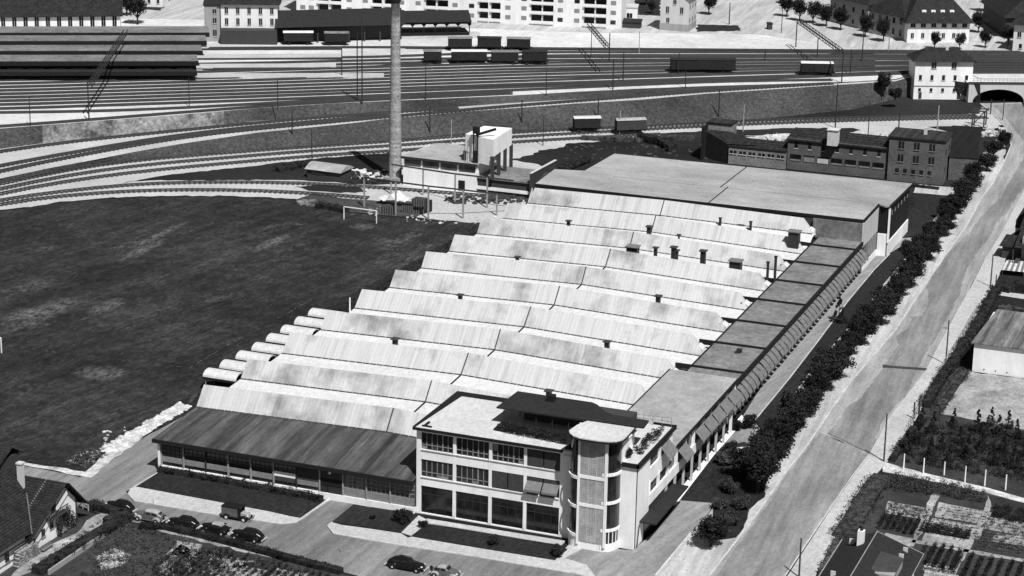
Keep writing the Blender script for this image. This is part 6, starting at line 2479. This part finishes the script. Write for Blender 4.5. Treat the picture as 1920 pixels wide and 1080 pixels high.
# ================================================================== CARS
def car(label, px, py, head=1, paint='carblack', roofm=None, L=4.5, style='sedan', spare=False, name='parked_car', rot=0.0):
    p = G(px, py)
    t = thing(name, label, 'car' if style != 'van' else 'van', (p.x, p.y, .04), None, (0 if head > 0 else PI) + rot)
    k = L / 4.4
    B = dict(local=True)

    def loft(st, cap=True):
        m = MB()
        rings = []
        for x, wb, zb, zl_, wr, zr_ in st:
            rings.append([(x * k, wb, zb), (x * k, wb * 1.0, zl_), (x * k, wr * 1.02, (zl_ + zr_) / 2 + .12 * (zr_ - zl_)), (x * k, wr * .86, zr_ - .04 * (zr_ - zl_)), (x * k, 0, zr_ + .02),
                          (x * k, -wr * .86, zr_ - .04 * (zr_ - zl_)), (x * k, -wr * 1.02, (zl_ + zr_) / 2 + .12 * (zr_ - zl_)), (x * k, -wb, zl_), (x * k, -wb, zb)])
        for a, b in zip(rings, rings[1:]):
            m.add(a + b, [(i, i + 1, 9 + i + 1, 9 + i) for i in range(8)])
        m.add(rings[0], [tuple(range(9))])
        m.add(rings[-1], [tuple(range(9))])
        return m
    if style == 'van':
        m = MB()
        m.box(-2.05, .35, -.78, .78, .5, 1.75)
        m.build('cargo_body', M['cargrey'], t, **B)
        m = MB()
        m.box(-2.1, .75, -.82, .82, 1.75, 1.83)
        m.build('roof', M['carblack'], t, **B)
        m = MB()
        m.box(.35, .72, -.7, .7, .5, 1.2)
        m.box(.35, .72, -.72, -.66, 1.2, 1.75)
        m.box(.35, .72, .66, .72, 1.2, 1.75)
        m.build('cab', M['carblack'], t, **B)
        m = loft([(.7, .5, .45, .95, .48, 1.15), (1.4, .4, .45, .9, .38, 1.08), (1.85, .36, .45, .85, .3, 1.02)])
        m.build('bonnet', M['carpale'], t, smooth=False, **B)
    else:
        st = [(-2.12, .45, .4, .72, .30, .80), (-1.95, .60, .35, .90, .45, 1.02), (-1.5, .68, .3, 1.02, .55, 1.38), (-.9, .71, .3, 1.06, .60, 1.58), (-.2, .72, .3, 1.06, .61, 1.60), (.32, .71, .3, 1.06, .60, 1.56)]
        if style == 'coupe':
            st = [(-2.0, .45, .4, .72, .35, .86), (-1.7, .6, .35, .9, .5, 1.02), (-1.15, .66, .3, 1.0, .55, 1.12), (-1.0, .68, .3, 1.04, .58, 1.45), (-.5, .7, .3, 1.05, .58, 1.5), (.2, .7, .3, 1.05, .57, 1.48)]
        hood = [(.32, .70, .3, 1.06, .60, 1.56 if style != 'coupe' else 1.48), (.62, .64, .32, 1.02, .52, 1.14), (1.3, .46, .35, .96, .40, 1.10), (1.85, .36, .38, .9, .3, 1.02), (2.0, .30, .4, .8, .22, .92)]
        loft(st + hood[1:]).build('body', M[paint], t, smooth=True, **B)
        if roofm:
            m = loft([(x, wb * .0 + wr * .97, zl_ + .32 * (zr_ - zl_) + .02, zl_ + .5 * (zr_ - zl_), wr, zr_ + .03) for x, wb, zb, zl_, wr, zr_ in st[2:]])
            m.build('roof', M[roofm], t, smooth=True, **B)
        for sg in (1, -1):
            for (xa, xb) in ((-1.45, -.62), (-.52, .22)):
                m = MB()
                yb, yt = .715 * sg, .645 * sg
                m.add([(xa * k, yb, 1.08), (xb * k, yb, 1.08), ((xb - .04) * k, yt, 1.36), ((xa + .12) * k, yt, 1.36 if xa > -1 else 1.30)], [(0, 1, 2, 3)])
                m.build('side_window', M['glass'], t, **B)
        m = MB()
        m.add([(.60 * k, -.5, 1.17), (.60 * k, .5, 1.17), (.36 * k, .48, 1.50), (.36 * k, -.48, 1.50)], [(0, 1, 2, 3)])
        m.build('windscreen', M['glass'], t, **B)
        if style == 'sedan':
            m = MB()
            m.add([(-1.72 * k, -.25, 1.24), (-1.72 * k, .25, 1.24), (-1.45 * k, .25, 1.44), (-1.45 * k, -.25, 1.44)], [(0, 1, 2, 3)])
            m.build('rear_window', M['glass'], t, **B)
    for sg in (1, -1):
        for x in (1.35, -1.35):
            m = MB()
            m.ball((x * k, .70 * sg, .46), 1, 12, 8, (.60, .19, .42))
            m.build('wing', M[paint if paint != 'cargrey' or style == 'van' else 'carpale'] if style != 'van' else M['carblack'], t, smooth=True, **B)
            m = MB()
            m.tube((x * k, .76 * sg, .34), (x * k, .93 * sg, .34), .34, n=14)
            w_ = m.build('wheel', M['tyre'], t, **B)
            m = MB()
            m.tube((x * k, .925 * sg, .34), (x * k, .945 * sg, .34), .13 if style != 'van' else .2, n=10)
            m.build('hubcap', M['chrome'], w_, **B)
        m = MB()
        m.box(-.85 * k, .85 * k, .6 * sg if sg > 0 else -.86, .86 if sg > 0 else -.6, .32, .38)
        m.build('running_board', M[paint if style != 'van' else 'carblack'], t, **B)
        m = MB()
        m.ball((1.82 * k, .5 * sg, .80), .13, 8, 6, (1.3, 1, 1))
        m.build('headlight', M['chrome'], t, smooth=True, **B)
    for x in (2.22, -2.25):
        m = MB()
        m.box(x * k - .04, x * k + .04, -.78, .78, .42, .52)
        m.box(min(x * k, x * k - (.3 if x > 0 else -.3)), max(x * k, x * k - (.3 if x > 0 else -.3)), -.4, -.34, .42, .48)
        m.build('bumper', M['chrome'] if style != 'van' else M['darksteel'], t, **B)
    if spare:
        m = MB()
        m.tube((-2.1 * k, 0, .85), (-2.28 * k, 0, .82), .33, n=14)
        w_ = m.build('spare_wheel', M['tyre'], t, **B)
        m = MB()
        m.tube((-2.28 * k, 0, .82), (-2.31 * k, 0, .82), .15, n=10)
        m.build('hubcap', M['chrome'], w_, **B)
    return t


car('black saloon car half hidden behind the overgrown hedge at the street corner', 225, 958, -1, 'carblack', None, 4.5, rot=-.1)
car('grey saloon with pale wings and roof and a spare wheel, behind the half hidden car', 281, 976, -1, 'cargrey', 'carpale', 4.5, spare=True)
car('black rounded saloon parked between the grey saloon and the white-roofed car', 344, 989, -1, 'carblack', None, 4.6)
car('black car with a white soft top parked between two black saloons', 404, 999, -1, 'carblack', 'carpale', 4.3, 'coupe', True)
car('black fastback saloon at the right end of the row of parked cars', 464, 1012, -1, 'carblack', None, 4.8)
car('large black saloon parked facing right near the bottom edge in front of the office lawn', 763, 1067, 1, 'carblack', None, 5.4)
car('small pale two-door car parked just in front of the large black saloon', 836, 1082, 1, 'cargrey', 'carpale', 4.0, 'coupe', True)
car('delivery van with a grey box body and pale bonnet standing by the front lawn', 446, 973, 1, 'carblack', None, 4.2, 'van', name='delivery_van')


# ================================================================== COTTAGE BOTTOM LEFT
ct = thing('cottage', 'old white cottage with dark tiled roof and gable at the bottom left corner', 'cottage', (-156, 224, 0))
m = MB()
XW = -150.9
m.add([(XW, 221.5, 0), (XW, 233.6, 0), (XW, 233.6, 3.6), (XW, 230.6, 6.5), (XW, 222.5, 2.5), (XW, 220.5, 1.6), (XW, 220.5, 0)], [(0, 1, 2, 3, 4, 5, 6)])
m.add([(XW, 233.6, 0), (-166, 233.6, 0), (-166, 233.6, 3.6), (XW, 233.6, 3.6)], [(0, 1, 2, 3)])
m.box(-166, -151.0, 205, 221.6, 0, 3.4)
m.build('wall', M['white'], ct)
m = MB()
m.add([(-150.2, 221.0, 1.7), (-150.2, 230.7, 6.95), (-158.2, 230.7, 6.95), (-158.2, 221.0, 1.7)], [(0, 1, 2, 3)])
m.add([(-149.9, 230.7, 6.95), (-150.0, 235.6, 2.1), (-167, 235.6, 2.1), (-167, 230.7, 6.95)], [(0, 1, 2, 3)])
m.add([(-149.9, 221.0, 1.45), (-149.9, 230.7, 6.7), (-149.9, 230.7, 6.95), (-149.9, 221.0, 1.7)], [(0, 1, 2, 3)])
m.add([(-149.9, 230.7, 6.7), (-150.0, 235.6, 1.85), (-150.0, 235.6, 2.1), (-149.9, 230.7, 6.95)], [(0, 1, 2, 3)])
r1 = m.build('gable_roof', M['tile'], ct)
m = MB()
m.add([(-150.0, 204, 3.5), (-150.0, 221.4, 3.5), (-154.2, 227.0, 6.0), (-158.2, 229.5, 8.4), (-158.2, 204, 8.4)], [(0, 1, 2, 3, 4)])
m.add([(-158.2, 204, 8.4), (-158.2, 229.5, 8.4), (-167, 229.5, 3.2), (-167, 204, 3.2)], [(0, 1, 2, 3)])
m.add([(-158.2, 229.5, 8.4), (-154.2, 227, 6.0), (-158.2, 232, 5.6), (-162, 231, 6.0)], [(0, 1, 2, 3)])
m.add([(-149.8, 204, 3.05), (-149.8, 221.4, 3.05), (-149.8, 221.4, 3.3), (-149.8, 204, 3.3)], [(0, 1, 2, 3)])
m.add([(-149.8, 221.4, 3.05), (-149.8, 221.4, 3.3), (-154.2, 227.0, 6.0), (-154.2, 227.0, 5.4)], [(0, 1, 2, 3)])
r2 = m.build('main_roof', M['tiley'], ct)
m = MB()
for q in range(22):
    y = 221.6 + q * .26
    m.ball((-149.9 - q * .2, y, 3.5 + q * .125), .13, 6, 4)
m.build('ridge_tiles', M['awning'], r2)
m = MB()
for q in range(16):
    m.ball((-153.3 - q * .0, 230.5 - q * .36, 6.95 - q * .195), .14, 6, 4)
m.build('ridge_tiles', M['awning'], r1)
m = MB()
m.box(-156.35, -155.65, 228.4, 229.1, 5, 9.4)
m.box(-156.45, -155.55, 228.3, 229.2, 9.4, 9.6)
m.build('chimney', M['offwhite'], r1)
m = MB()
m.add([(-163, 227, 9.6), (-157.8, 227, 9.6), (-157.8, 229.8, 11.0), (-163, 229.8, 11.0), (-157.8, 232.4, 9.4), (-163, 232.4, 9.4)], [(0, 1, 2, 3), (3, 2, 4, 5)])
m.build('dormer_roof', M['tile'], r2)
m = MB()
m.box(-163, -158.2, 227.6, 231.8, 6, 9.7)
m.build('dormer', M['darkwall'], r2)
for (y, z, a, b, nm) in [(225.6, 1.3, .8, 1.0, 'window'), (227.6, 1.7, .8, 1.0, 'window'), (217.4, 1.2, .8, 1.1, 'window'), (223.2, .6, 1.1, 1.2, 'window'), (228.2, 3.6, 1.0, 1.6, 'balcony_door')]:
    m = MB()
    m.box(XW - .04, XW + .06, y - a / 2, y + a / 2, z, z + b)
    w_ = m.build(nm, M['glass'], ct)
    m = MB()
    m.box(XW + .06, XW + .16, y - a / 2 - .1, y + a / 2 + .1, z - .15, z - .03)
    m.build('sill', M['greywall'], w_)
m = MB()
m.box(XW, XW + .9, 226.4, 230.4, 3.2, 3.35)
for q in range(10):
    m.box(XW + .82, XW + .88, 226.4 + q * .43, 226.46 + q * .43, 3.35, 4.2)
m.box(XW + .8, XW + .9, 226.4, 230.4, 4.15, 4.25)
m.build('balcony', M['wood'], ct)
m = MB()
m.bar((XW, 233.4, 2.2), (XW + .9, 233.9, 3.1), .12, .12)
m.bar((XW, 233.5, 0), (XW, 233.5, 3.7), .2, .2)
m.build('bracket', M['wood'], ct)
iv = MB()
ri = random.Random(8)
for q in range(46):
    y = ri.uniform(228.6, 232.6)
    iv.leaves((XW + .35, y, ri.uniform(.2, 3.3)), .5, 34, .11, 1, ri)
tag(iv.build('climbing_plant', M['leaf']), 'dark climbing plant covering the gable wall of the cottage', 'plant')
# stacked firewood
fw = MB()
for j in range(8):
    for i in range(18 - j // 2):
        c = Vector((-150.2, 218.3 + i * .27 + (j % 2) * .13 + j * .05, .16 + j * .24))
        fw.tube(c + Vector((-.5, 0, 0)), c + Vector((.45 + ri.uniform(-.06, .06), 0, 0)), .125, n=7)
tag(fw.build('firewood_stack', [mat('firewood', .26, .6, 1.5, 4)]), 'stack of round firewood logs piled against the cottage wall', 'woodpile')
bn = MB()
bn.box(-149.9, -149.4, 223.4, 225.6, .4, .48)
bn.box(-149.9, -149.8, 223.4, 225.6, .48, .9)
for y in (223.6, 225.4):
    bn.box(-149.85, -149.45, y - .05, y + .05, 0, .4)
tag(bn.build('garden_bench', M['awning']), 'small bench beneath the lower window of the cottage', 'bench')
fc = thing('garden_fence', 'low pale board fence beside the cottage gable facing the street', 'fence', tuple(G(150, 948)))
a, b_ = G(136, 946), G(166, 958)
m = MB()
m.bar(a + Vector((0, 0, .8)), b_ + Vector((0, 0, .8)), .1, .18)
m.bar(a + Vector((0, 0, .4)), b_ + Vector((0, 0, .4)), .1, .18)
m.build('rails', M['palewood'], fc)
for q in range(4):
    m = MB()
    p = a.lerp(b_, q / 3)
    m.box(p.x - .07, p.x + .07, p.y - .07, p.y + .07, 0, 1.0)
    m.build('post', M['palewood'], fc)
gw = thing('garden_wall', 'low concrete wall along the diagonal hedge beside the cottage garden', 'wall', tuple(G(190, 1010)))
m = MB()
edge(m, G(90, 1078), G(250, 968), .25, 0, .7)
m.build('wall', M['greywall'], gw)

# ================================================================== HOUSE BOTTOM RIGHT
hs2 = thing('slate_house', 'house with big dark gabled roof and white chimney at the bottom edge beside the road', 'house', (-49, 246, 0))
m = MB()
m.box(-53.0, -44.2, 228, 257.6, 0, 4.4)
m.add([(-53.0, 257.6, 4.4), (-44.2, 257.6, 4.4), (-49, 257.6, 6.8)], [(0, 1, 2)])
m.build('wall', M['white'], hs2)
m = MB()
m.add([(-53.9, 259.2, 4.3), (-49.1, 257.3, 7.0), (-49.1, 228, 7.0), (-53.9, 228, 4.3)], [(0, 1, 2, 3)])
m.add([(-49.1, 257.3, 7.0), (-43.3, 258.4, 4.5), (-43.3, 228, 4.5), (-49.1, 228, 7.0)], [(0, 1, 2, 3)])
m.add([(-53.9, 259.2, 4.1), (-49.1, 257.3, 6.8), (-49.1, 257.3, 7.0), (-53.9, 259.2, 4.3)], [(0, 1, 2, 3)])
ro = m.build('roof', M['felt'], hs2)
m = MB()
m.bar((-49.1, 257.4, 7.05), (-49.1, 228, 7.05), .10, .08)
m.bar((-53.9, 259.2, 4.35), (-53.9, 228, 4.35), .12, .08)
m.bar((-49.1, 257.3, 7.02), (-43.3, 258.4, 4.52), .10, .06)
m.bar((-43.3, 258.4, 4.5), (-43.3, 228, 4.5), .07, .07)
m.build('ridge_cap', M['greywall'], ro)
m = MB()
c = G(1612, 1028, 5.6)
m.box(c.x - .35, c.x + .45, c.y - .3, c.y + .5, 4.6, 8.0)
ch = m.build('chimney', M['white'], ro)
m = MB()
m.box(c.x - .15, c.x + .25, c.y - .1, c.y + .3, 8.0, 8.1)
m.build('chimney_pot', M['black'], ch)
for x, y in [(1597, 1017), (1698, 1030), (1690, 1042), (1562, 1078)]:
    p = G(x, y, 5.6 if x < 1640 else 5.6)
    m = MB()
    m.box(p.x - .3, p.x + .3, p.y - .12, p.y + .08, 5.0, 6.1 if x < 1640 else 5.85)
    m.build('roof_hatch', M['offroof'], ro)
m = MB()
m.add([(-47.6, 247.5, 6.5), (-47.6, 252.6, 6.5), (-44.6, 252.2, 6.2), (-44.6, 247.9, 6.2), (-47.8, 246.5, 5.9)], [(0, 1, 2, 3)])
m.add([(-47.6, 247.5, 6.5), (-44.6, 247.9, 6.2), (-44.6, 246.2, 5.2), (-47.6, 245.8, 5.4)], [(0, 1, 2, 3)])
m.build('dormer_roof', M['wood'], ro)
m = MB()
m.box(-47.2, -44.7, 246.6, 251.9, 4.6, 6.12)
m.build('dormer', M['greywall'], ro)
for q in range(3):
    m = MB()
    m.box(-44.24, -44.12, 250.5 + q * 2.2, 251.6 + q * 2.2, 1.4, 2.9)
    m.build('window', M['glass'], hs2)

# ================================================================== GARAGE ON THE RIGHT
gr = thing('white_garage', 'white-walled flat garage with a ribbed dark roof at the right edge', 'garage', (-46, 355, 0))
m = MB()
m.box(-52.4, -38, 345.6, 364.2, 0, 4.8)
m.build('wall', M['white'], gr)
m = MB()
m.add([(-52.9, 345.2, 4.85), (-38, 345.2, 4.85), (-38, 364.6, 5.1), (-51.9, 364.6, 5.1), (-52.9, 345.2, 5.0), (-38, 345.2, 5.0), (-38, 364.6, 5.25), (-51.9, 364.6, 5.25)],
      [(4, 5, 6, 7), (0, 1, 5, 4), (3, 0, 4, 7), (1, 2, 6, 5), (2, 3, 7, 6), (3, 2, 1, 0)])
m.build('roof', m_darkroof('ribbed_roof', .14, 1.6), gr)
for q in range(3):
    m = MB()
    x = -50.5 + q * 1.85
    m.box(x - .08, x + .08, 345.52, 345.62, .55, .7)
    m.build('air_vent', M['black'], gr)
m = MB()
m.box(-43.8, -43.2, 345.3, 345.62, 3.1, 3.5)
m.build('wall_lamp', M['black'], gr)

# ================================================================== HUTS AT THE RIGHT EDGE
hu = thing('timber_hut', 'dark timber hut with a low pointed roof on the pavement at the right edge', 'hut', tuple(G(1895, 470)))
m = MB()
m.box(-59.2, -55.4, 415.5, 420.5, 0, 2.6)
m.build('wall', M['wood'], hu)
m = MB()
m.add([(-59.8, 415, 2.5), (-55.2, 415, 2.5), (-55.2, 418, 4.2), (-59.0, 418, 4.2), (-55.2, 421.2, 2.5), (-59.8, 421.2, 2.5)], [(0, 1, 2, 3), (3, 2, 4, 5), (0, 3, 5)])
m.build('roof', M['slate'], hu)
hx = thing('road_house', 'grey-gabled house with dark porches cut off by the right edge beside the road', 'house', (-54, 425, 0))
m = MB()
m.box(-55.2, -45, 413, 434, 0, 5.2)
m.build('wall', M['greywall'], hx)
m = MB()
m.add([(-57.2, 422, 4.4), (-45, 422, 4.4), (-45, 428.5, 8.0), (-56.6, 428.5, 8.0), (-45, 436, 4.6), (-57.2, 436, 4.6)], [(0, 1, 2, 3), (3, 2, 4, 5)])
m.build('roof', M['slate'], hx)
m = MB()
m.add([(-56.4, 411, 3.6), (-45, 411, 3.6), (-45, 420, 5.6), (-56.4, 420, 5.6)], [(0, 1, 2, 3)])
m.build('porch_roof', M['slate'], hx)
m = MB()
m.box(-56.0, -55.2, 409, 414, .2, 1.3)
m.build('porch_railing', M['wood'], hx)
for x, y in ((-56.2, 409.2), (-56.2, 413.8), (-52.2, 409.2)):
    m = MB()
    m.box(x - .1, x + .1, y - .1, y + .1, 0, 3.7)
    m.build('porch_post', M['wood'], hx)
h4 = thing('dark_house', 'dark-roofed house at the right edge behind the house with the grey gable', 'house', (-54, 444, 0))
m = MB()
m.box(-57, -46, 438, 450, 0, 5)
m.build('wall', M['darkwall'], h4)
m = MB()
m.add([(-58.2, 437, 4.8), (-45, 437, 4.8), (-45, 444, 8.6), (-57, 444, 8.6), (-45, 451, 4.8), (-58.2, 451, 4.8)], [(0, 1, 2, 3), (3, 2, 4, 5), (0, 3, 5)])
m.build('roof', M['slate'], h4)
aw = thing('striped_awning', 'striped canvas awning spread beside the porch at the right edge', 'awning', tuple(G(1905, 498)))
for q in range(9):
    a0, a1 = G(1888 + q * 4.4, 487 + q * .4, 1.2), G(1888 + (q + 1) * 4.4, 487 + (q + 1) * .4, 1.2)
    b0, b1 = G(1878 + q * 5.0, 506 + q * .5, 1.0), G(1878 + (q + 1) * 5.0, 506 + (q + 1) * .5, 1.0)
    m = MB()
    m.quad(a0, a1, b1, b0)
    m.build('stripe', M['awning' if q % 2 else 'canvas'], aw)
for q in (0, 8):
    a0 = G(1880 + q * 5.0, 506 + q * .5, 1.0)
    m = MB()
    m.box(a0.x - .05, a0.x + .05, a0.y - .05, a0.y + .05, 0, 1.0)
    m.build('post', M['wood'], aw)

# ================================================================== FENCES
wf = thing('wire_fence', 'long pale wire mesh fence with thin posts along the east pavement', 'fence', tuple(G(1765, 690)))
fp = [G(x, y) for x, y in [(1702, 812), (1742, 738), (1768, 694), (1812, 622), (1830, 590)]]
Lf = sum((b - a).length for a, b in zip(fp, fp[1:]))
for q in range(31):
    p, d = along(fp, Lf * q / 30 * .999)
    m = MB()
    m.box(p.x - .05, p.x + .05, p.y - .05, p.y + .05, 0, 1.7)
    m.build('post', M['steel'], wf)
m = MB()
for z in (.4, .9, 1.6):
    for a, b in zip(fp, fp[1:]):
        m.bar(a + Vector((0, 0, z)), b + Vector((0, 0, z)), .035, .035)
m.build('wires', M['steel'], wf)
for q, (x, y) in enumerate([(1713, 786), (1723, 778)]):
    pole(['thicker dark gate post at the left end of the wire fence', 'second dark gate post at the left end of the wire fence'][q], x, y, y - 32, r=.16, group='gate posts of the wire fence', cat='post', name='gate_post')
for q, (x, y, yt) in enumerate([(1694, 880, 851), (1731, 888, 859), (1770, 891, 866), (1809, 904, 874), (1846, 912, 881), (1885, 919, 890)]):
    pole(['leftmost white concrete post beside the garden path', 'second white concrete post from the left beside the garden path', 'third white concrete post from the left beside the garden path', 'third white concrete post from the right beside the garden path',
          'second white concrete post from the right beside the garden path', 'rightmost white concrete post beside the garden path'][q], x, y, yt, r=.11, group='white posts along the garden path', m='white', cat='post', name='concrete_post')
pole('small street lamp post on the front pavement left of the office lawn', 640, 1036, 1008, r=.05, group=None, m='steel', cat='lamp post', name='street_lamp')
pole('small street lamp post behind the grey saloon at the lawn corner', 288, 962, 935, r=.05, group=None, m='steel', cat='lamp post', name='street_lamp')

# ================================================================== GOALS
def goal(label, pa, pb, yt):
    a, b = G(*pa), G(*pb)
    t = thing('football_goal', label, 'goal', tuple(a.lerp(b, .5)), 'goals of the sports field')
    h = 2.6
    for p in (a, b):
        m = MB()
        m.bar(p, p + Vector((0, 0, h)), .16, .16)
        m.build('post', M['white'], t)
    m = MB()
    m.bar(a + Vector((0, 0, h)), b + Vector((0, 0, h)), .16, .16)
    m.build('crossbar', M['white'], t)


goal('white football goal at the far corner of the sports field', (645, 411), (706, 419), 383)
goal('white football goal cut off by the left edge of the picture', (3, 662), (-60, 652), 636)

# ================================================================== BUILDERS' YARD NEAR THE CHIMNEY
def rack(label, posts, ext, mm):
    t = thing('trestle', label, 'frame', tuple(G(posts[0][0], posts[0][1])), 'timber frames between chimney and hall')
    tops = []
    for x, y, yt in posts:
        p = G(x, y)
        lo, hi = .5, 20
        for _ in range(30):
            md = (lo + hi) / 2
            if proj((p.x, p.y, md))[1] > yt:
                lo = md
            else:
                hi = md
        m = MB()
        m.bar(p, p + Vector((0, 0, lo)), .28, .28)
        m.build('post', M[mm], t)
        tops.append(p + Vector((0, 0, lo)))
    m = MB()
    for a, b in zip(tops, tops[1:]):
        m.bar(a, b, .22, .3)
    m.bar(tops[-1], tops[-1] + (tops[-1] - tops[-2]) * ext, .22, .3)
    m.build('beam', M['wood'], t)
    return t


rack('tall timber frame of posts and a beam in front of the boiler house', [(733, 364, 308), (793, 366, 317), (853, 382, 326), (913, 390, 333)], .8, 'steel')
rack('lower timber frame of posts and a beam nearer the field', [(683, 388, 333), (742, 404, 341), (803, 411, 349), (868, 410, 356), (931, 404, 364)], .6, 'steel')
cs = [(764, 400, 2.2, 2.0, 2.0, 'wood', 'dark plank crate at the left of the pile beside the goal'), (783, 401, 2.6, 2.2, 3.0, 'wood', 'tall dark plank crate in the middle of the pile'),
      (797, 399, 1.6, 1.8, 2.4, 'wagon', 'black crate at the right of the pile'), (725, 402, 2.6, 1.6, 1.6, 'wood', 'low plank crate under the canvas')]
for x, y, a, b, h, mm, lb in cs:
    p = G(x, y)
    t = thing('timber_crate', lb, 'crate', tuple(p), 'plank crates of the builders yard')
    m = MB()
    m.box(p.x - a / 2, p.x + a / 2, p.y, p.y + b, 0, h)
    bd = m.build('box', M[mm], t)
    m = MB()
    for q in range(6):
        xx = p.x - a / 2 + a * q / 5
        m.box(xx - .06, xx + .06, p.y - .05, p.y, 0, h)
    m.build('batten', M['awning'] if mm == 'wood' else M['wood'], bd)
cv = MB()
rc = random.Random(4)
NXc, NYc = 12, 7
base_p = G(738, 385)
vs = []
for j in range(NYc + 1):
    for i in range(NXc + 1):
        u, v = i / NXc, j / NYc
        x = base_p.x - 3.6 + 6.4 * u
        y = base_p.y - .8 + 3.4 * v
        z = 1.1 + 1.5 * math.exp(-((u - .55) ** 2) / .05) * (.5 + .5 * v) + .35 * math.sin(i * 1.3) * (1 - v) + rc.uniform(-.12, .12)
        vs.append((x, y, z))
cv.add(vs, [(j * (NXc + 1) + i, j * (NXc + 1) + i + 1, (j + 1) * (NXc + 1) + i + 1, (j + 1) * (NXc + 1) + i) for j in range(NYc) for i in range(NXc)])
tag(cv.build('canvas_sheet', M['canvas']), 'crumpled pale canvas sheet thrown over the crates beside the goal', 'tarpaulin')


def debris(label, poly, n, m, size=.35, seed=1, name='rubble', zb=0.0):
    rr = random.Random(seed)
    mb = MB()
    xs = [p[0] for p in poly]
    ys = [p[1] for p in poly]
    for _ in range(n):
        x, y = rr.uniform(min(xs), max(xs)), rr.uniform(min(ys), max(ys))
        p = G(x, y)
        s = size * rr.uniform(.4, 1.5)
        mb.T = Matrix.Translation((p.x, p.y, zb + s * .3)) @ Matrix.Rotation(rr.uniform(0, 3), 4, 'Z') @ Matrix.Rotation(rr.uniform(-.6, .6), 4, 'X')
        mb.box(-s, s * rr.uniform(.5, 1.2), -s * .6, s * .5, -s * .4, s * .4)
    mb.T = None
    tag(mb.build(name, M[m]), label, 'rubble', None, 'stuff')


debris('pale rubble scattered behind the goal', [(690, 388), (720, 404)], 26, 'rubble', .2, 1)
debris('pale blocks scattered between the goal and the hall', [(760, 404), (945, 420)], 60, 'rubble', .2, 2)
debris('small pale blocks along the track by the works', [(660, 320), (735, 338)], 60, 'canvas', .4, 3)
debris('dark scrap iron heap beside the chimney', [(658, 322), (735, 345)], 70, 'darksteel', .5, 4, 'scrap_heap')
debris('stacked dark timber and scrap between the trestles', [(850, 366), (990, 384)], 70, 'wood', .5, 15, 'timber_stack')
debris('dark machinery parts lying in front of the boiler house', [(835, 368), (935, 382)], 40, 'darksteel', .45, 5, 'scrap_heap')
debris('pale stacked blocks in the brickworks yard', [(1500, 252), (1690, 262)], 110, 'rubble', .5, 6, 'block_stacks')
debris('pale blocks beside the brick annexe', [(1430, 255), (1475, 264)], 30, 'rubble', .6, 7, 'block_stacks')
debris('pale heap in the corner by the ribbed brick shed', [(1840, 240), (1885, 256)], 40, 'rubble', .5, 8, 'block_stacks')
debris('rough debris between the rear hall and the timber tower', [(1060, 272), (1350, 300)], 80, 'blind', .4, 9, 'rubble')
debris('pale earth heap at the end of the sidings near the goal', [(560, 376), (590, 386)], 50, 'bankpale', .35, 10)
debris('white lumps along the dirt path', [(195, 838), (250, 800)], 26, 'rubble', .25, 12)
# lumpy pale bank of spoil along the path
sp_ = MB()
rs_ = random.Random(2)
for q in range(420):
    t_ = q / 420
    p = G(200 + 145 * t_, 845 - 84 * t_)
    sp_.ball((p.x + rs_.uniform(-1.2, 1.2), p.y + rs_.uniform(-1.2, 1.2), .0), rs_.uniform(.15, .55), 6, 4, (1, 1, .6))
tag(sp_.build('spoil_bank', M['rubble']), 'long lumpy heap of white spoil along the path left of the shed', 'heap')
